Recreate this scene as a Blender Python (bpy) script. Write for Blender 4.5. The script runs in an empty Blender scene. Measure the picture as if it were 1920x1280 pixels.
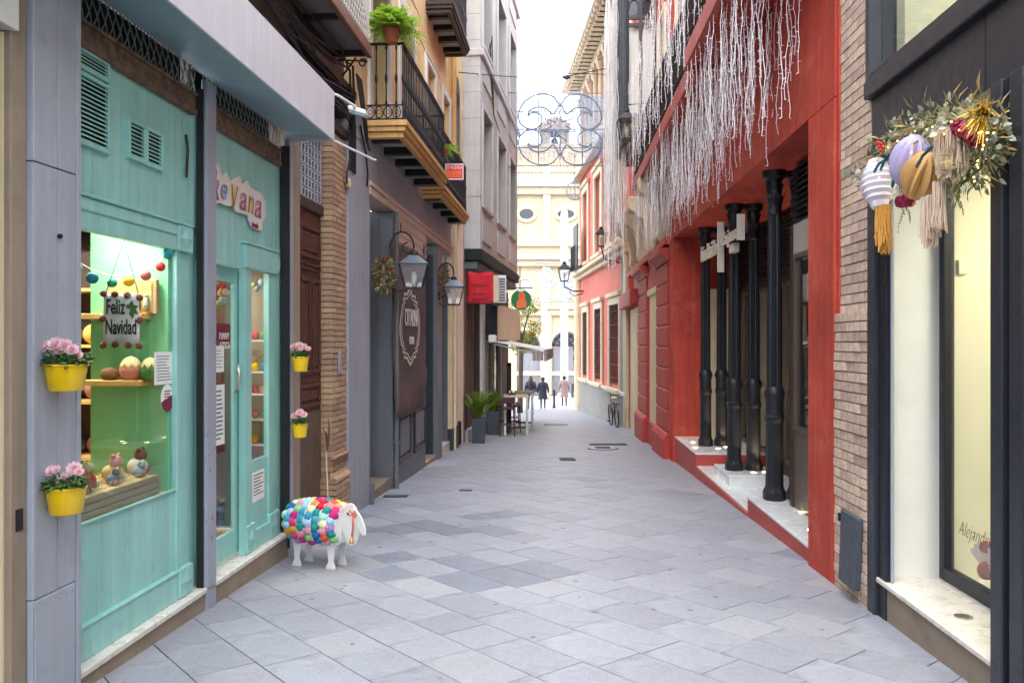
import bpy, bmesh, math, random
from mathutils import Vector, Matrix
R = math.radians
rnd = random.Random(7)
S = bpy.context.scene
COL = S.collection
# ------------------------------------------------------------------ camera, sky, sun, exposure
HC = 1.65
cam_d = bpy.data.cameras.new('camera'); cam_d.lens = 28.125; cam_d.sensor_width = 36; cam_d.clip_start = .05; cam_d.clip_end = 2000
cam = bpy.data.objects.new('camera', cam_d); COL.objects.link(cam)
cam.location = (0, 0, HC); cam.rotation_euler = (R(90), 0, 0)
S.camera = cam
W = bpy.data.worlds.new('World'); S.world = W; W.use_nodes = True
wn, wl = W.node_tree.nodes, W.node_tree.links
wn.clear()
SUN_EL, SUN_ROT = 58, 190
sky = wn.new('ShaderNodeTexSky'); sky.sky_type = 'NISHITA'; sky.sun_disc = False
sky.sun_elevation = R(SUN_EL); sky.sun_rotation = R(SUN_ROT); sky.dust_density = 2.5; sky.air_density = 1.0
tc = wn.new('ShaderNodeTexCoord'); mp = wn.new('ShaderNodeMapping'); mp.inputs['Scale'].default_value = (1, 1, 2.2)
cl = wn.new('ShaderNodeTexNoise'); cl.inputs['Scale'].default_value = 1.7; cl.inputs['Detail'].default_value = 7; cl.inputs['Roughness'].default_value = .58
cr = wn.new('ShaderNodeMapRange'); cr.inputs[1].default_value = .30; cr.inputs[2].default_value = .62; cr.inputs[3].default_value = .62; cr.inputs[4].default_value = .96
mx = wn.new('ShaderNodeMix'); mx.data_type = 'RGBA'; mx.inputs['B'].default_value = (8.6, 9.1, 10.0, 1)
bg = wn.new('ShaderNodeBackground'); bg.inputs['Strength'].default_value = .15
wo = wn.new('ShaderNodeOutputWorld')
wl.new(tc.outputs['Generated'], mp.inputs['Vector']); wl.new(mp.outputs[0], cl.inputs['Vector']); wl.new(cl.outputs[0], cr.inputs[0])
wl.new(cr.outputs[0], mx.inputs['Factor']); wl.new(sky.outputs[0], mx.inputs['A']); wl.new(mx.outputs['Result'], bg.inputs['Color']); wl.new(bg.outputs[0], wo.inputs[0])
sun_d = bpy.data.lights.new('sun', 'SUN'); sun_d.energy = .9; sun_d.angle = R(40); sun_d.color = (1, .97, .93)
sun = bpy.data.objects.new('sun', sun_d); COL.objects.link(sun)
# light comes from behind the camera, high up
sa = R(SUN_ROT)
sdir = Vector((math.sin(sa) * math.cos(R(SUN_EL)), math.cos(sa) * math.cos(R(SUN_EL)), math.sin(R(SUN_EL))))
sun.rotation_euler = sdir.to_track_quat('Z', 'Y').to_euler(); sun.location = (0, -5, 30)
vs = S.view_settings; vs.view_transform = 'Standard'; vs.look = 'None'; vs.gamma = 1; vs.use_curve_mapping = False
vs.exposure = 1.65
cy = S.cycles
cy.use_denoising = True; cy.max_bounces = 6; cy.diffuse_bounces = 4; cy.glossy_bounces = 3; cy.transparent_max_bounces = 12
cy.use_adaptive_sampling = True; cy.adaptive_threshold = .045
cy.sample_clamp_indirect = 6; cy.caustics_reflective = False; cy.caustics_refractive = False

# ------------------------------------------------------------------ helpers
OFF = {}
def lin(c):
    o = []
    for x in c:
        x /= 255
        o.append(x / 12.92 if x <= .04045 else ((x + .055) / 1.055) ** 2.4)
    return tuple(o)
MATS = {}
def mat(name, c, rough=.6, var=.15, vsc=3, bump=.12, bs=60, metal=0, streak=0, stain=None, rv=0, coat=0, fine=0, emit=0, spec=.5, aniso=None, hue=0):
    """procedural principled material: base colour c (sRGB) with broad variation, streaks, stains, speckle and relief"""
    if name in MATS: return MATS[name]
    m = bpy.data.materials.new(name); m.use_nodes = True
    n, l = m.node_tree.nodes, m.node_tree.links
    p = n['Principled BSDF']; MATS[name] = m
    t = n.new('ShaderNodeTexCoord')
    col = n.new('ShaderNodeRGB'); col.outputs[0].default_value = (*lin(c), 1)
    cur = col.outputs[0]
    vec = t.outputs['Object']
    if aniso:
        mm = n.new('ShaderNodeMapping'); mm.inputs['Scale'].default_value = aniso; l.new(vec, mm.inputs['Vector']); vec = mm.outputs[0]
    def noise(scale, detail=5, v=None, rough_=.6):
        q = n.new('ShaderNodeTexNoise'); q.inputs['Scale'].default_value = scale; q.inputs['Detail'].default_value = detail; q.inputs['Roughness'].default_value = rough_
        l.new(v or vec, q.inputs['Vector']); return q.outputs[0]
    def rng(s, a, b, c_, d):
        q = n.new('ShaderNodeMapRange'); l.new(s, q.inputs[0])
        for i, x in enumerate((a, b, c_, d)): q.inputs[i + 1].default_value = x
        return q.outputs[0]
    def mul(cc, f):
        q = n.new('ShaderNodeVectorMath'); q.operation = 'SCALE'; l.new(cc, q.inputs[0]); l.new(f, q.inputs['Scale']); return q.outputs[0]
    if var: cur = mul(cur, rng(noise(vsc), .3, .7, 1 - var, 1 + var))
    if fine: cur = mul(cur, rng(noise(95, 4, None, .75), .32, .68, 1 - fine, 1 + fine))
    if streak:
        mm = n.new('ShaderNodeMapping'); mm.inputs['Scale'].default_value = (9, 9, .5); l.new(t.outputs['Object'], mm.inputs['Vector'])
        cur = mul(cur, rng(noise(1.5, 6, mm.outputs[0]), .35, .65, 1 - streak, 1.03))
    if rv or hue:
        oi = n.new('ShaderNodeObjectInfo')
        if rv: cur = mul(cur, rng(oi.outputs['Random'], 0, 1, 1 - rv, 1 + rv))
        if hue:
            h = n.new('ShaderNodeHueSaturation'); l.new(cur, h.inputs['Color']); l.new(rng(oi.outputs['Random'], 0, 1, .5 - hue, .5 + hue), h.inputs['Hue']); cur = h.outputs[0]
    if stain:
        sc, ssc, lo, hi, amt = stain
        q = n.new('ShaderNodeMix'); q.data_type = 'RGBA'; l.new(rng(noise(ssc, 8, None, .7), lo, hi, 0, amt), q.inputs['Factor']); l.new(cur, q.inputs['A']); q.inputs['B'].default_value = (*lin(sc), 1)
        cur = q.outputs['Result']
    l.new(cur, p.inputs['Base Color'])
    l.new(rng(noise(vsc * 4), .3, .7, max(.02, rough - .1), min(1, rough + .1)), p.inputs['Roughness'])
    p.inputs['Metallic'].default_value = metal; p.inputs['Specular IOR Level'].default_value = spec
    if coat: p.inputs['Coat Weight'].default_value = coat; p.inputs['Coat Roughness'].default_value = .15
    if emit: l.new(cur, p.inputs['Emission Color']); p.inputs['Emission Strength'].default_value = emit
    if bump:
        b = n.new('ShaderNodeBump'); b.inputs['Strength'].default_value = bump; b.inputs['Distance'].default_value = .01
        l.new(noise(bs, 6), b.inputs['Height']); l.new(b.outputs[0], p.inputs['Normal'])
    return m
def glass(name, tint=(1, 1, 1), rough=.01, ior=1.45, base=0.0):
    m = bpy.data.materials.new(name); m.use_nodes = True; n, l = m.node_tree.nodes, m.node_tree.links; n.clear()
    o = n.new('ShaderNodeOutputMaterial'); t = n.new('ShaderNodeBsdfTransparent'); t.inputs[0].default_value = (*tint, 1)
    g = n.new('ShaderNodeBsdfGlossy'); g.inputs['Roughness'].default_value = rough
    f = n.new('ShaderNodeFresnel'); gg = n.new('ShaderNodeNewGeometry'); mr = n.new('ShaderNodeMapRange'); mr.inputs[3].default_value = ior; mr.inputs[4].default_value = 1 / ior; l.new(gg.outputs['Backfacing'], mr.inputs[0]); l.new(mr.outputs[0], f.inputs[0])   # the same reflection on both faces of a pane
    a = n.new('ShaderNodeMath'); a.operation = 'ADD'; a.use_clamp = True; a.inputs[1].default_value = base; l.new(f.outputs[0], a.inputs[0])
    x = n.new('ShaderNodeMixShader'); l.new(a.outputs[0], x.inputs[0]); l.new(t.outputs[0], x.inputs[1]); l.new(g.outputs[0], x.inputs[2]); l.new(x.outputs[0], o.inputs[0])
    MATS[name] = m
    return m
def leafmat(name, c, c2=None, rv=.25, rough=.5, trans=.25):
    m = bpy.data.materials.new(name); m.use_nodes = True; n, l = m.node_tree.nodes, m.node_tree.links; p = n['Principled BSDF']
    g = n.new('ShaderNodeNewGeometry'); r = n.new('ShaderNodeMix'); r.data_type = 'RGBA'
    r.inputs['A'].default_value = (*lin(c), 1); r.inputs['B'].default_value = (*lin(c2 or tuple(x * .55 for x in c)), 1)
    l.new(g.outputs['Random Per Island'], r.inputs['Factor']); l.new(r.outputs['Result'], p.inputs['Base Color'])
    p.inputs['Roughness'].default_value = rough
    t = n.new('ShaderNodeBsdfTranslucent'); l.new(r.outputs['Result'], t.inputs[0]); x = n.new('ShaderNodeMixShader'); x.inputs[0].default_value = trans
    l.new(p.outputs[0], x.inputs[1]); l.new(t.outputs[0], x.inputs[2]); l.new(x.outputs[0], n['Material Output'].inputs[0])
    MATS[name] = m
    return m
def emis(name, c, st):
    m = bpy.data.materials.new(name); m.use_nodes = True; n, l = m.node_tree.nodes, m.node_tree.links; p = n['Principled BSDF']
    p.inputs['Base Color'].default_value = (*lin(c), 1); p.inputs['Emission Color'].default_value = (*lin(c), 1); p.inputs['Emission Strength'].default_value = st
    m.cycles.emission_sampling = 'NONE'      # small glowing lenses; real lamps sit beside them
    MATS[name] = m
    return m

class MB:
    """collects shapes in world coordinates; build() links them as one mesh object"""
    def __init__(s): s.v = []; s.f = []
    def add(s, vs_, fs):
        b = len(s.v); s.v += [Vector(v) for v in vs_]; s.f += [tuple(i + b for i in f) for f in fs]; return s
    def hexa(s, p): return s.add(p, [(3, 2, 1, 0), (4, 5, 6, 7), (0, 1, 5, 4), (1, 2, 6, 5), (2, 3, 7, 6), (3, 0, 4, 7)])
    def box(s, x0, x1, y0, y1, z0, z1):
        return s.hexa([(x0, y0, z0), (x1, y0, z0), (x1, y1, z0), (x0, y1, z0), (x0, y0, z1), (x1, y0, z1), (x1, y1, z1), (x0, y1, z1)])
    def fb(s, F, u0, u1, d0, d1, z0, z1):
        return s.hexa([F.P(u0, d0, z0), F.P(u1, d0, z0), F.P(u1, d1, z0), F.P(u0, d1, z0), F.P(u0, d0, z1), F.P(u1, d0, z1), F.P(u1, d1, z1), F.P(u0, d1, z1)])
    def quad(s, *p): return s.add(p, [tuple(range(len(p)))])
    def ext(s, pts, vec):
        n = len(pts); vec = Vector(vec); p = [Vector(q) for q in pts]
        return s.add(p + [q + vec for q in p], [tuple(range(n))[::-1], tuple(range(n, 2 * n))] + [(i, (i + 1) % n, n + (i + 1) % n, n + i) for i in range(n)])
    def prism(s, F, pts, d0, d1): return s.ext([F.P(u, d0, z) for u, z in pts], F.n * (d1 - d0))
    def frame(s, F, u0, u1, z0, z1, w, d0, d1):       # a rectangular frame of four bars
        s.fb(F, u0, u1, d0, d1, z0, z0 + w); s.fb(F, u0, u1, d0, d1, z1 - w, z1)
        s.fb(F, u0, u0 + w, d0, d1, z0 + w, z1 - w); return s.fb(F, u1 - w, u1, d0, d1, z0 + w, z1 - w)
    def tube(s, pts, r, n=8, cap=True, closed=False):
        pts = [Vector(p) for p in pts]; k = len(pts); rs = r if isinstance(r, (list, tuple)) else [r] * k
        vs_, fs = [], []; up = None
        for i, p in enumerate(pts):
            a = pts[i - 1] if (i > 0 or closed) else pts[i]; b = pts[(i + 1) % k] if (i < k - 1 or closed) else pts[i]
            t = (b - a); t = t.normalized() if t.length > 1e-9 else Vector((0, 0, 1))
            if up is None: up = Vector((0, 0, 1)) if abs(t.z) < .9 else Vector((1, 0, 0))
            x = t.cross(up); x = x.normalized() if x.length > 1e-6 else t.orthogonal().normalized(); y = x.cross(t).normalized(); up = y
            for j in range(n):
                a_ = 2 * math.pi * j / n; vs_.append(p + (x * math.cos(a_) + y * math.sin(a_)) * rs[i])
        m = k if closed else k - 1
        for i in range(m):
            for j in range(n):
                i2 = (i + 1) % k; fs.append((i * n + j, i * n + (j + 1) % n, i2 * n + (j + 1) % n, i2 * n + j))
        if cap and not closed: fs += [tuple(range(n))[::-1], tuple((k - 1) * n + j for j in range(n))]
        return s.add(vs_, fs)
    def lathe(s, c, prof, n=16, ax=None, sq=None):
        c = Vector(c); q = Vector((0, 0, 1)).rotation_difference(Vector(ax)) if ax else None; vs_ = []
        for r, z in prof:
            for j in range(n):
                a = 2 * math.pi * (j + .5) / n; v = Vector((r * math.cos(a), r * math.sin(a), z))
                if q: v = q @ v
                vs_.append(c + v)
        k = len(prof); fs = [(i * n + j, i * n + (j + 1) % n, (i + 1) * n + (j + 1) % n, (i + 1) * n + j) for i in range(k - 1) for j in range(n)]
        fs += [tuple(range(n))[::-1], tuple((k - 1) * n + j for j in range(n))]
        return s.add(vs_, fs)
    def ball(s, c, r, n=12, m=8, sc=(1, 1, 1), jit=0):
        c = Vector(c); vs_ = [c + Vector((0, 0, -r * sc[2]))]
        for i in range(1, m):
            a = -math.pi / 2 + math.pi * i / m
            for j in range(n):
                b = 2 * math.pi * j / n; k = r * (1 + rnd.uniform(-jit, jit)); vs_.append(c + Vector((k * math.cos(a) * math.cos(b) * sc[0], k * math.cos(a) * math.sin(b) * sc[1], k * math.sin(a) * sc[2])))
        vs_.append(c + Vector((0, 0, r * sc[2]))); e = len(vs_) - 1
        fs = [(0, 1 + (j + 1) % n, 1 + j) for j in range(n)]
        for i in range(m - 2):
            for j in range(n): fs.append((1 + i * n + j, 1 + i * n + (j + 1) % n, 1 + (i + 1) * n + (j + 1) % n, 1 + (i + 1) * n + j))
        fs += [(e, 1 + (m - 2) * n + j, 1 + (m - 2) * n + (j + 1) % n) for j in range(n)]
        return s.add(vs_, fs)
    def leaf(s, p, d, up, l, w, bend=.2, seg=2):     # a pointed blade
        p, d, up = Vector(p), Vector(d).normalized(), Vector(up); x = d.cross(up); x = x.normalized() if x.length > 1e-5 else d.orthogonal().normalized(); nn = x.cross(d)
        if seg == 2:
            a = p + d * l * .45 + nn * l * bend * .5
            return s.add([p, a + x * w * .5, p + d * l - nn * l * bend * .3, a - x * w * .5], [(0, 1, 2, 3)])
        a = p + d * l * .3 + nn * l * bend * .4; b = p + d * l * .68 + nn * l * bend * .35
        return s.add([p, a + x * w * .5, b + x * w * .42, p + d * l - nn * l * bend * .25, b - x * w * .42, a - x * w * .5], [(0, 1, 5), (1, 2, 4, 5), (2, 3, 4)])
    def mesh(s, name, off=Vector((0, 0, 0)), recalc=True):
        me = bpy.data.meshes.new(name); me.from_pydata([v - off for v in s.v], [], s.f)
        if recalc:
            b = bmesh.new(); b.from_mesh(me); bmesh.ops.recalc_face_normals(b, faces=b.faces); b.to_mesh(me); b.free()
        me.update(); return me
    def build(s, name, m, parent=None, smooth=False, bevel=0, at=None, recalc=True):
        off = OFF[parent.name] if parent else (Vector(at) if at is not None else Vector((0, 0, 0)))
        me = s.mesh(name, off, recalc); o = bpy.data.objects.new(name, me); COL.objects.link(o)
        me.materials.append(m if not isinstance(m, str) else MATS[m])
        if parent: o.parent = parent
        else: o.location = off
        OFF[o.name] = off
        if smooth:
            me.polygons.foreach_set('use_smooth', [True] * len(me.polygons))
            if smooth == 'auto':
                md = o.modifiers.new('es', 'EDGE_SPLIT'); md.split_angle = R(35)
        if bevel:
            md = o.modifiers.new('bv', 'BEVEL'); md.width = bevel; md.segments = 1; md.limit_method = 'ANGLE'; md.angle_limit = R(40)
        return o
def tag(o, label=None, cat=None, group=None, kind=None):
    if label: o['label'] = label
    if cat: o['category'] = cat
    if group: o['group'] = group
    if kind: o['kind'] = kind
    return o
def thing(name, label, cat, loc=(0, 0, 0), group=None):
    o = bpy.data.objects.new(name, None); COL.objects.link(o); o.location = loc; o.empty_display_size = .1
    OFF[o.name] = Vector(loc); return tag(o, label, cat, group, 'thing')
def inst(me, name, parent, M4, m=None):
    """an object sharing mesh data, world matrix M4, under parent"""
    o = bpy.data.objects.new(name, me); COL.objects.link(o)
    if parent: o.parent = parent; M4 = Matrix.Translation(-OFF[parent.name]) @ M4
    o.matrix_local = M4
    if m and not me.materials: me.materials.append(MATS[m] if isinstance(m, str) else m)
    return o
class F:
    """a wall plane: u along the street (away), d out of the wall into the street, z up"""
    def __init__(s, ox, oy, sl, side):
        s.O = Vector((ox, oy, 0)); s.t = Vector((sl, 1, 0)).normalized(); s.n = Vector((s.t.y, -s.t.x, 0)) * side
    def P(s, u, d, z): return s.O + s.t * u + s.n * d + Vector((0, 0, z))
    def u(s, x, d=0):          # distance along the wall seen at picture column x (1920 wide)
        k = (x - 960) / 1500; b = s.O + s.n * d
        return (k * b.y - b.x) / (s.t.x - k * s.t.y)
    def z(s, x, y, d=0):
        return HC + (640 - y) / 1500 * s.P(s.u(x, d), d, 0).y
SL = .039
def gz(y): return -SL * min(max(y, -12), 55)
L = F(-2.54, 0, .0733, 1)      # left row
RW = F(2.2, 0, .0547, -1)      # right row
GB = F(-.76, 19, .125, 1)      # grey building's overhanging front
PA = F(3.5, 23.9, -.0473, -1)  # palace
def at(x, y, Y): return Vector(((x - 960) / 1500 * Y, Y, HC + (640 - y) / 1500 * Y))
def text(s, w, h, m, parent, org, ux, uz, extr=.004, shear=0, name='lettering', offset=0, space=1):
    c = bpy.data.curves.new('t', 'FONT'); c.body = s; c.extrude = .1; c.shear = shear; c.resolution_u = 3; c.offset = offset; c.space_character = space
    o = bpy.data.objects.new('t', c); COL.objects.link(o); bpy.context.view_layer.update()
    me = bpy.data.meshes.new_from_object(o.evaluated_get(bpy.context.evaluated_depsgraph_get())); bpy.data.objects.remove(o); bpy.data.curves.remove(c)
    xs = [v.co.x for v in me.vertices]; ys = [v.co.y for v in me.vertices]; a, b, e, g = min(xs), max(xs), min(ys), max(ys)
    ux, uz = Vector(ux).normalized(), Vector(uz).normalized(); nn = ux.cross(uz); off = OFF[parent.name]
    for v in me.vertices:
        v.co = Vector(org) - off + ux * ((v.co.x - a) / (b - a) * w) + uz * ((v.co.y - e) / (g - e) * h) + nn * (v.co.z / .1 * extr)
    me.materials.append(MATS[m] if isinstance(m, str) else m)
    ob = bpy.data.objects.new(name, me); COL.objects.link(ob); ob.parent = parent; OFF[ob.name] = off
    return ob
ZU = Vector((0, 0, 1))
# ------------------------------------------------------------------ materials
mat('grout', (40, 40, 44), .95, .2, 5, .3, 80)
mat('slab', (149, 152, 162), .46, .12, 7, .14, 160, fine=.3, rv=.10, stain=((118, 119, 127), 5, .5, .68, .6))
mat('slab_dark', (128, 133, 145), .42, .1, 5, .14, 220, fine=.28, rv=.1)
mat('slab_warm', (154, 155, 162), .5, .1, 6, .14, 220, fine=.3, rv=.09, stain=((124, 122, 126), 5, .5, .7, .6))
mat('gum', (122, 124, 134), .8, .2, 30, .1)
mat('iron', (34, 35, 39), .5, .2, 8, .1, 90, metal=.3)
mat('ironblack', (33, 35, 41), .45, .2, 8, .12, 60, metal=.1)
mat('teal', (152, 206, 199), .4, .07, 2.5, .12, 35, streak=.12, stain=((118, 170, 162), 7, .56, .74, .45))
mat('tealgroove', (78, 150, 136), .6, .1, 4)
mat('lilac', (166, 171, 182), .48, .08, 2, .1, 40, streak=.12, stain=((132, 136, 152), 6, .56, .74, .5))
mat('steelpost', (158, 162, 176), .35, .08, 3, .04, 60, metal=.1)
mat('blackrubber', (22, 24, 26), .6, .1, 5)
mat('marble', (222, 216, 206), .3, .06, 3, .02, 30, stain=((176, 170, 160), 4, .5, .7, .6))
mat('marblewhite', (226, 228, 228), .22, .05, 3, .01, 30, stain=((176, 180, 184), 3, .52, .66, .6))
mat('basestone', (146, 130, 112), .7, .15, 3, .2, 50, stain=((96, 84, 74), 5, .5, .75, .7))
mat('tanstone', (158, 140, 122), .75, .14, 3, .2, 60, streak=.2, stain=((110, 94, 82), 6, .5, .75, .5))
mat('brownjamb', (92, 66, 56), .7, .15, 4, .15, 50, streak=.2)
mat('white', (235, 235, 232), .5, .04, 4, .03)
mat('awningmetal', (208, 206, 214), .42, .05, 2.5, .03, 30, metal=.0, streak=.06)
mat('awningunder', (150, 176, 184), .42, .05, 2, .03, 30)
mat('rust', (118, 92, 74), .7, .2, 8, .3, 60, stain=((64, 48, 38), 14, .45, .62, .9))
mat('mesh', (150, 158, 150), .4, .15, 10, .05, 60, metal=.3)
mat('darkgreen', (18, 34, 30), .8, .1, 3)
mat('doorwood', (84, 48, 38), .5, .25, 5, .2, 80, aniso=(6, 6, .5))
mat('doorkick', (104, 84, 72), .6, .2, 3, .15, 60, streak=.2)
mat('brick', (178, 146, 118), .8, .18, 14, .35, 120, rv=.16, hue=.012)
mat('brickpale', (204, 178, 160), .85, .2, 14, .4, 110, rv=.2, hue=.012, stain=((128, 100, 86), 20, .5, .7, .6))
mat('mortar', (150, 128, 108), .95, .2, 20, .4, 120)
mat('mortarpale', (146, 124, 110), .95, .2, 20, .4, 120)
mat('shoplilac', (158, 161, 170), .6, .07, 2, .1, 60, streak=.12, stain=((116, 118, 134), 3, .55, .75, .5))
mat('shopgrey', (106, 110, 115), .45, .07, 3, .06, 60, streak=.1)
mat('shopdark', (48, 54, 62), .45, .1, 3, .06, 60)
mat('cream', (232, 214, 176), .6, .07, 3, .1, 60, streak=.1)
mat('beigepink', (206, 182, 164), .6, .08, 4, .1, 60)
mat('ochre', (232, 204, 150), .75, .1, 1.6, .15, 50, streak=.14, stain=((196, 150, 96), 2.5, .5, .7, .5))
mat('ochreslab', (208, 162, 96), .6, .12, 4, .1, 60, streak=.12)
mat('whiteplaster', (226, 222, 214), .7, .06, 3, .1, 60, streak=.08)
mat('greystone', (190, 190, 190), .7, .07, 2, .12, 60, streak=.12, rv=.03)
mat('greystone2', (184, 178, 168), .7, .08, 2, .12, 60, streak=.14)
mat('red', (192, 66, 48), .7, .2, 1.3, .5, 40, streak=.28, stain=((204, 104, 82), 3, .5, .68, .6))
mat('darkred', (182, 58, 52), .6, .1, 3, .15, 50, streak=.1)
mat('redwood', (176, 66, 56), .5, .1, 4, .1, 60)
mat('pinkwall', (214, 106, 88), .7, .1, 1.4, .15, 40, streak=.16, stain=((226, 146, 128), 2, .5, .72, .5))
mat('creamcarved', (216, 200, 168), .65, .08, 5, .12, 60, streak=.12)
mat('plinthgrey', (150, 146, 138), .8, .14, 3, .2, 60, streak=.2)
mat('navy', (46, 48, 56), .4, .08, 4, .04, 60, coat=.1)
mat('navydeep', (30, 33, 42), .45, .1, 4, .04, 60)
mat('bronze', (112, 98, 86), .35, .04, 1, 0, 30, metal=.3)
mat('steel', (190, 188, 184), .3, .06, 5, .03, 60, metal=.85)
mat('palewall', (232, 226, 196), .8, .03, 2, .02)
mat('church', (194, 180, 150), .8, .06, .7, .1, 12, streak=.1)
mat('churchwhite', (208, 198, 176), .8, .05, .7, .1, 12)
mat('rooftile', (176, 146, 116), .85, .2, 3, .2, 20)
mat('darkwood', (70, 54, 48), .65, .25, 5, .15, 60, streak=.2)
mat('copper', (122, 82, 64), .55, .2, 6, .12, 60)
mat('cable', (26, 25, 27), .6, .1, 5, 0)
mat('slatey', (70, 76, 86), .5, .1, 4, .05)
mat('terracotta', (168, 92, 66), .8, .1, 10, .1)
mat('yellowpot', (242, 200, 16), .38, .05, 12, .03, 90, coat=.2)
mat('soil', (52, 40, 32), .95, .3, 40, .4)
mat('shelfwood', (226, 178, 104), .5, .1, 6, .05, aniso=(1, 6, 6))
mat('nichegreen', (128, 208, 150), .7, .04, 2, .02)
mat('shopwall', (96, 78, 60), .8, .15, 3, .05)
mat('cardboard', (196, 158, 116), .8, .1, 8, .05)
mat('paper', (238, 238, 234), .7, .03, 6, 0)
mat('ink', (30, 30, 34), .8, .05, 5, 0)
mat('burgundy', (116, 34, 52), .6, .1, 8, .05)
mat('knit', (214, 212, 206), .95, .08, 20, .5, 160)
mat('straw', (196, 172, 116), .8, .25, 20, .1)
mat('cratewood', (150, 136, 100), .7, .2, 6, .15, 60, aniso=(1, 1, 5))
glass('glass_shop', (.97, .99, .98), .006, 1.5)
glass('glass_dark', (.55, .58, .56), .01, 1.5, .05)
mat('window_dark', (36, 42, 50), .08, .1, 1, 0, spec=.8)
# ------------------------------------------------------------------ ground
g = MB()
ys = [-60, -12, 0, 5, 10, 20, 30, 40, 55, 70, 400]
for y in ys:
    for x in (-300, -6, 0, 7, 300): g.v.append(Vector((x, y, gz(y) - .0045)))
for j in range(len(ys) - 1):
    for i in range(4): a = j * 5 + i; g.f.append((a, a + 1, a + 6, a + 5))
ground = tag(g.build('ground', 'grout', recalc=False), kind='structure')
mat('plazapave', (168, 168, 172), .6, .1, 2, .1, 60, fine=.1)
pz = MB(); pz.add([(-40, 36.6, gz(36.6) + .002), (60, 36.6, gz(36.6) + .002), (60, 56, gz(56) + .002), (-40, 56, gz(56) + .002)], [(0, 1, 2, 3)])
tag(pz.build('square', 'plazapave', recalc=False), kind='structure')
street = thing('street', 'pale grey diagonal granite paving between the buildings', None, (0, 0, 0)); street['kind'] = 'structure'
# granite slabs laid diagonally: nearest 300 as single pieces, the others joined
ROWW = .36; ang = R(-39.8 + 0)            # rows run towards the far left
bdir = Vector((math.sin(ang), math.cos(ang), 0)); adir = Vector((math.cos(ang), -math.sin(ang), 0))
def inside(p):
    if p.y < 2.6 or p.y > 37: return False
    xl = (L.O + L.t * (p.y / L.t.y)).x - .45; xr = (RW.O + RW.t * (p.y / RW.t.y)).x + .55
    if p.y > 19: xl = -1.6 + .1 * (p.y - 19)
    if p.y > 24: xr = 3.9 - .04 * (p.y - 24)
    return xl < p.x < xr
slabs = []
prng = random.Random(11)
for r in range(-110, 130):
    t = prng.uniform(0, .6)
    t = -14 + t
    while t < 52:
        ln = prng.choice((.36, .54, .54, .60, .60, .42))
        c = adir * ((r + .5) * ROWW) + bdir * (t + ln / 2)
        if inside(c): slabs.append((c.y, c, ln, prng.random(), prng.random(), prng.random()))
        t += ln
slabs.sort(key=lambda q: q[0])
def slab_mesh(ln, w, mats):
    b = MB(); g_ = .0034; x, y = ln / 2 - g_, w / 2 - g_; c = .0016
    vsx = [(-x, -y, -.03), (x, -y, -.03), (x, y, -.03), (-x, y, -.03), (-x, -y, -c), (x, -y, -c), (x, y, -c), (-x, y, -c), (-x + c, -y + c, 0), (x - c, -y + c, 0), (x - c, y - c, 0), (-x + c, y - c, 0)]
    b.add(vsx, [(0, 1, 5, 4), (1, 2, 6, 5), (2, 3, 7, 6), (3, 0, 4, 7), (4, 5, 9, 8), (5, 6, 10, 9), (6, 7, 11, 10), (7, 4, 8, 11), (8, 9, 10, 11)])
    return b
smesh = {}
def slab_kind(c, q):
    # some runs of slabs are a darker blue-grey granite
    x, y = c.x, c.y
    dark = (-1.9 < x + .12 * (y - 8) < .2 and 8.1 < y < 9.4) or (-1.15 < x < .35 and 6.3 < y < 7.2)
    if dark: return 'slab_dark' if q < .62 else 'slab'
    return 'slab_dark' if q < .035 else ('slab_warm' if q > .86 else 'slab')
bx_, by_ = bdir.copy(), adir.copy()
rest = {'slab': MB(), 'slab_dark': MB(), 'slab_warm': MB()}
tilt = Matrix(((bdir.x, -adir.x, 0, 0), (bdir.y, -adir.y, 0, 0), (0, 0, 1, 0), (0, 0, 0, 1)))
for i, (_, c, ln, q1, q2, q3) in enumerate(slabs):
    k = slab_kind(c, q1)
    zz = gz(c.y) + (q2 - .5) * .002
    sh = Matrix.Rotation(-math.atan(SL) + (q3 - .5) * .005, 4, 'X') @ Matrix.Rotation((q1 - .5) * .005, 4, 'Y')
    M4 = Matrix.Translation((c.x, c.y, zz)) @ sh @ tilt
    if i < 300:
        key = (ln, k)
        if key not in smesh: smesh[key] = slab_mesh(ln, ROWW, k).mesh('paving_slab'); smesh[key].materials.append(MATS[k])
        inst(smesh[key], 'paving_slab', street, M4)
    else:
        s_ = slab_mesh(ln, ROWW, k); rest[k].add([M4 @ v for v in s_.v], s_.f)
for k, b in rest.items(): b.build('paving', k, street, recalc=False)['kind'] = 'stuff'
# chewing-gum marks
gm = MB()
for i in range(38):
    y = prng.uniform(4.3, 9); x = prng.uniform(-2, 2.2); r = prng.uniform(.008, .024)
    gm.lathe((x, y, gz(y) + .0015), [(r, 0), (r * .8, .0015)], 9)
gm.build('gum_marks', 'gum', street)['kind'] = 'stuff'
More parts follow.
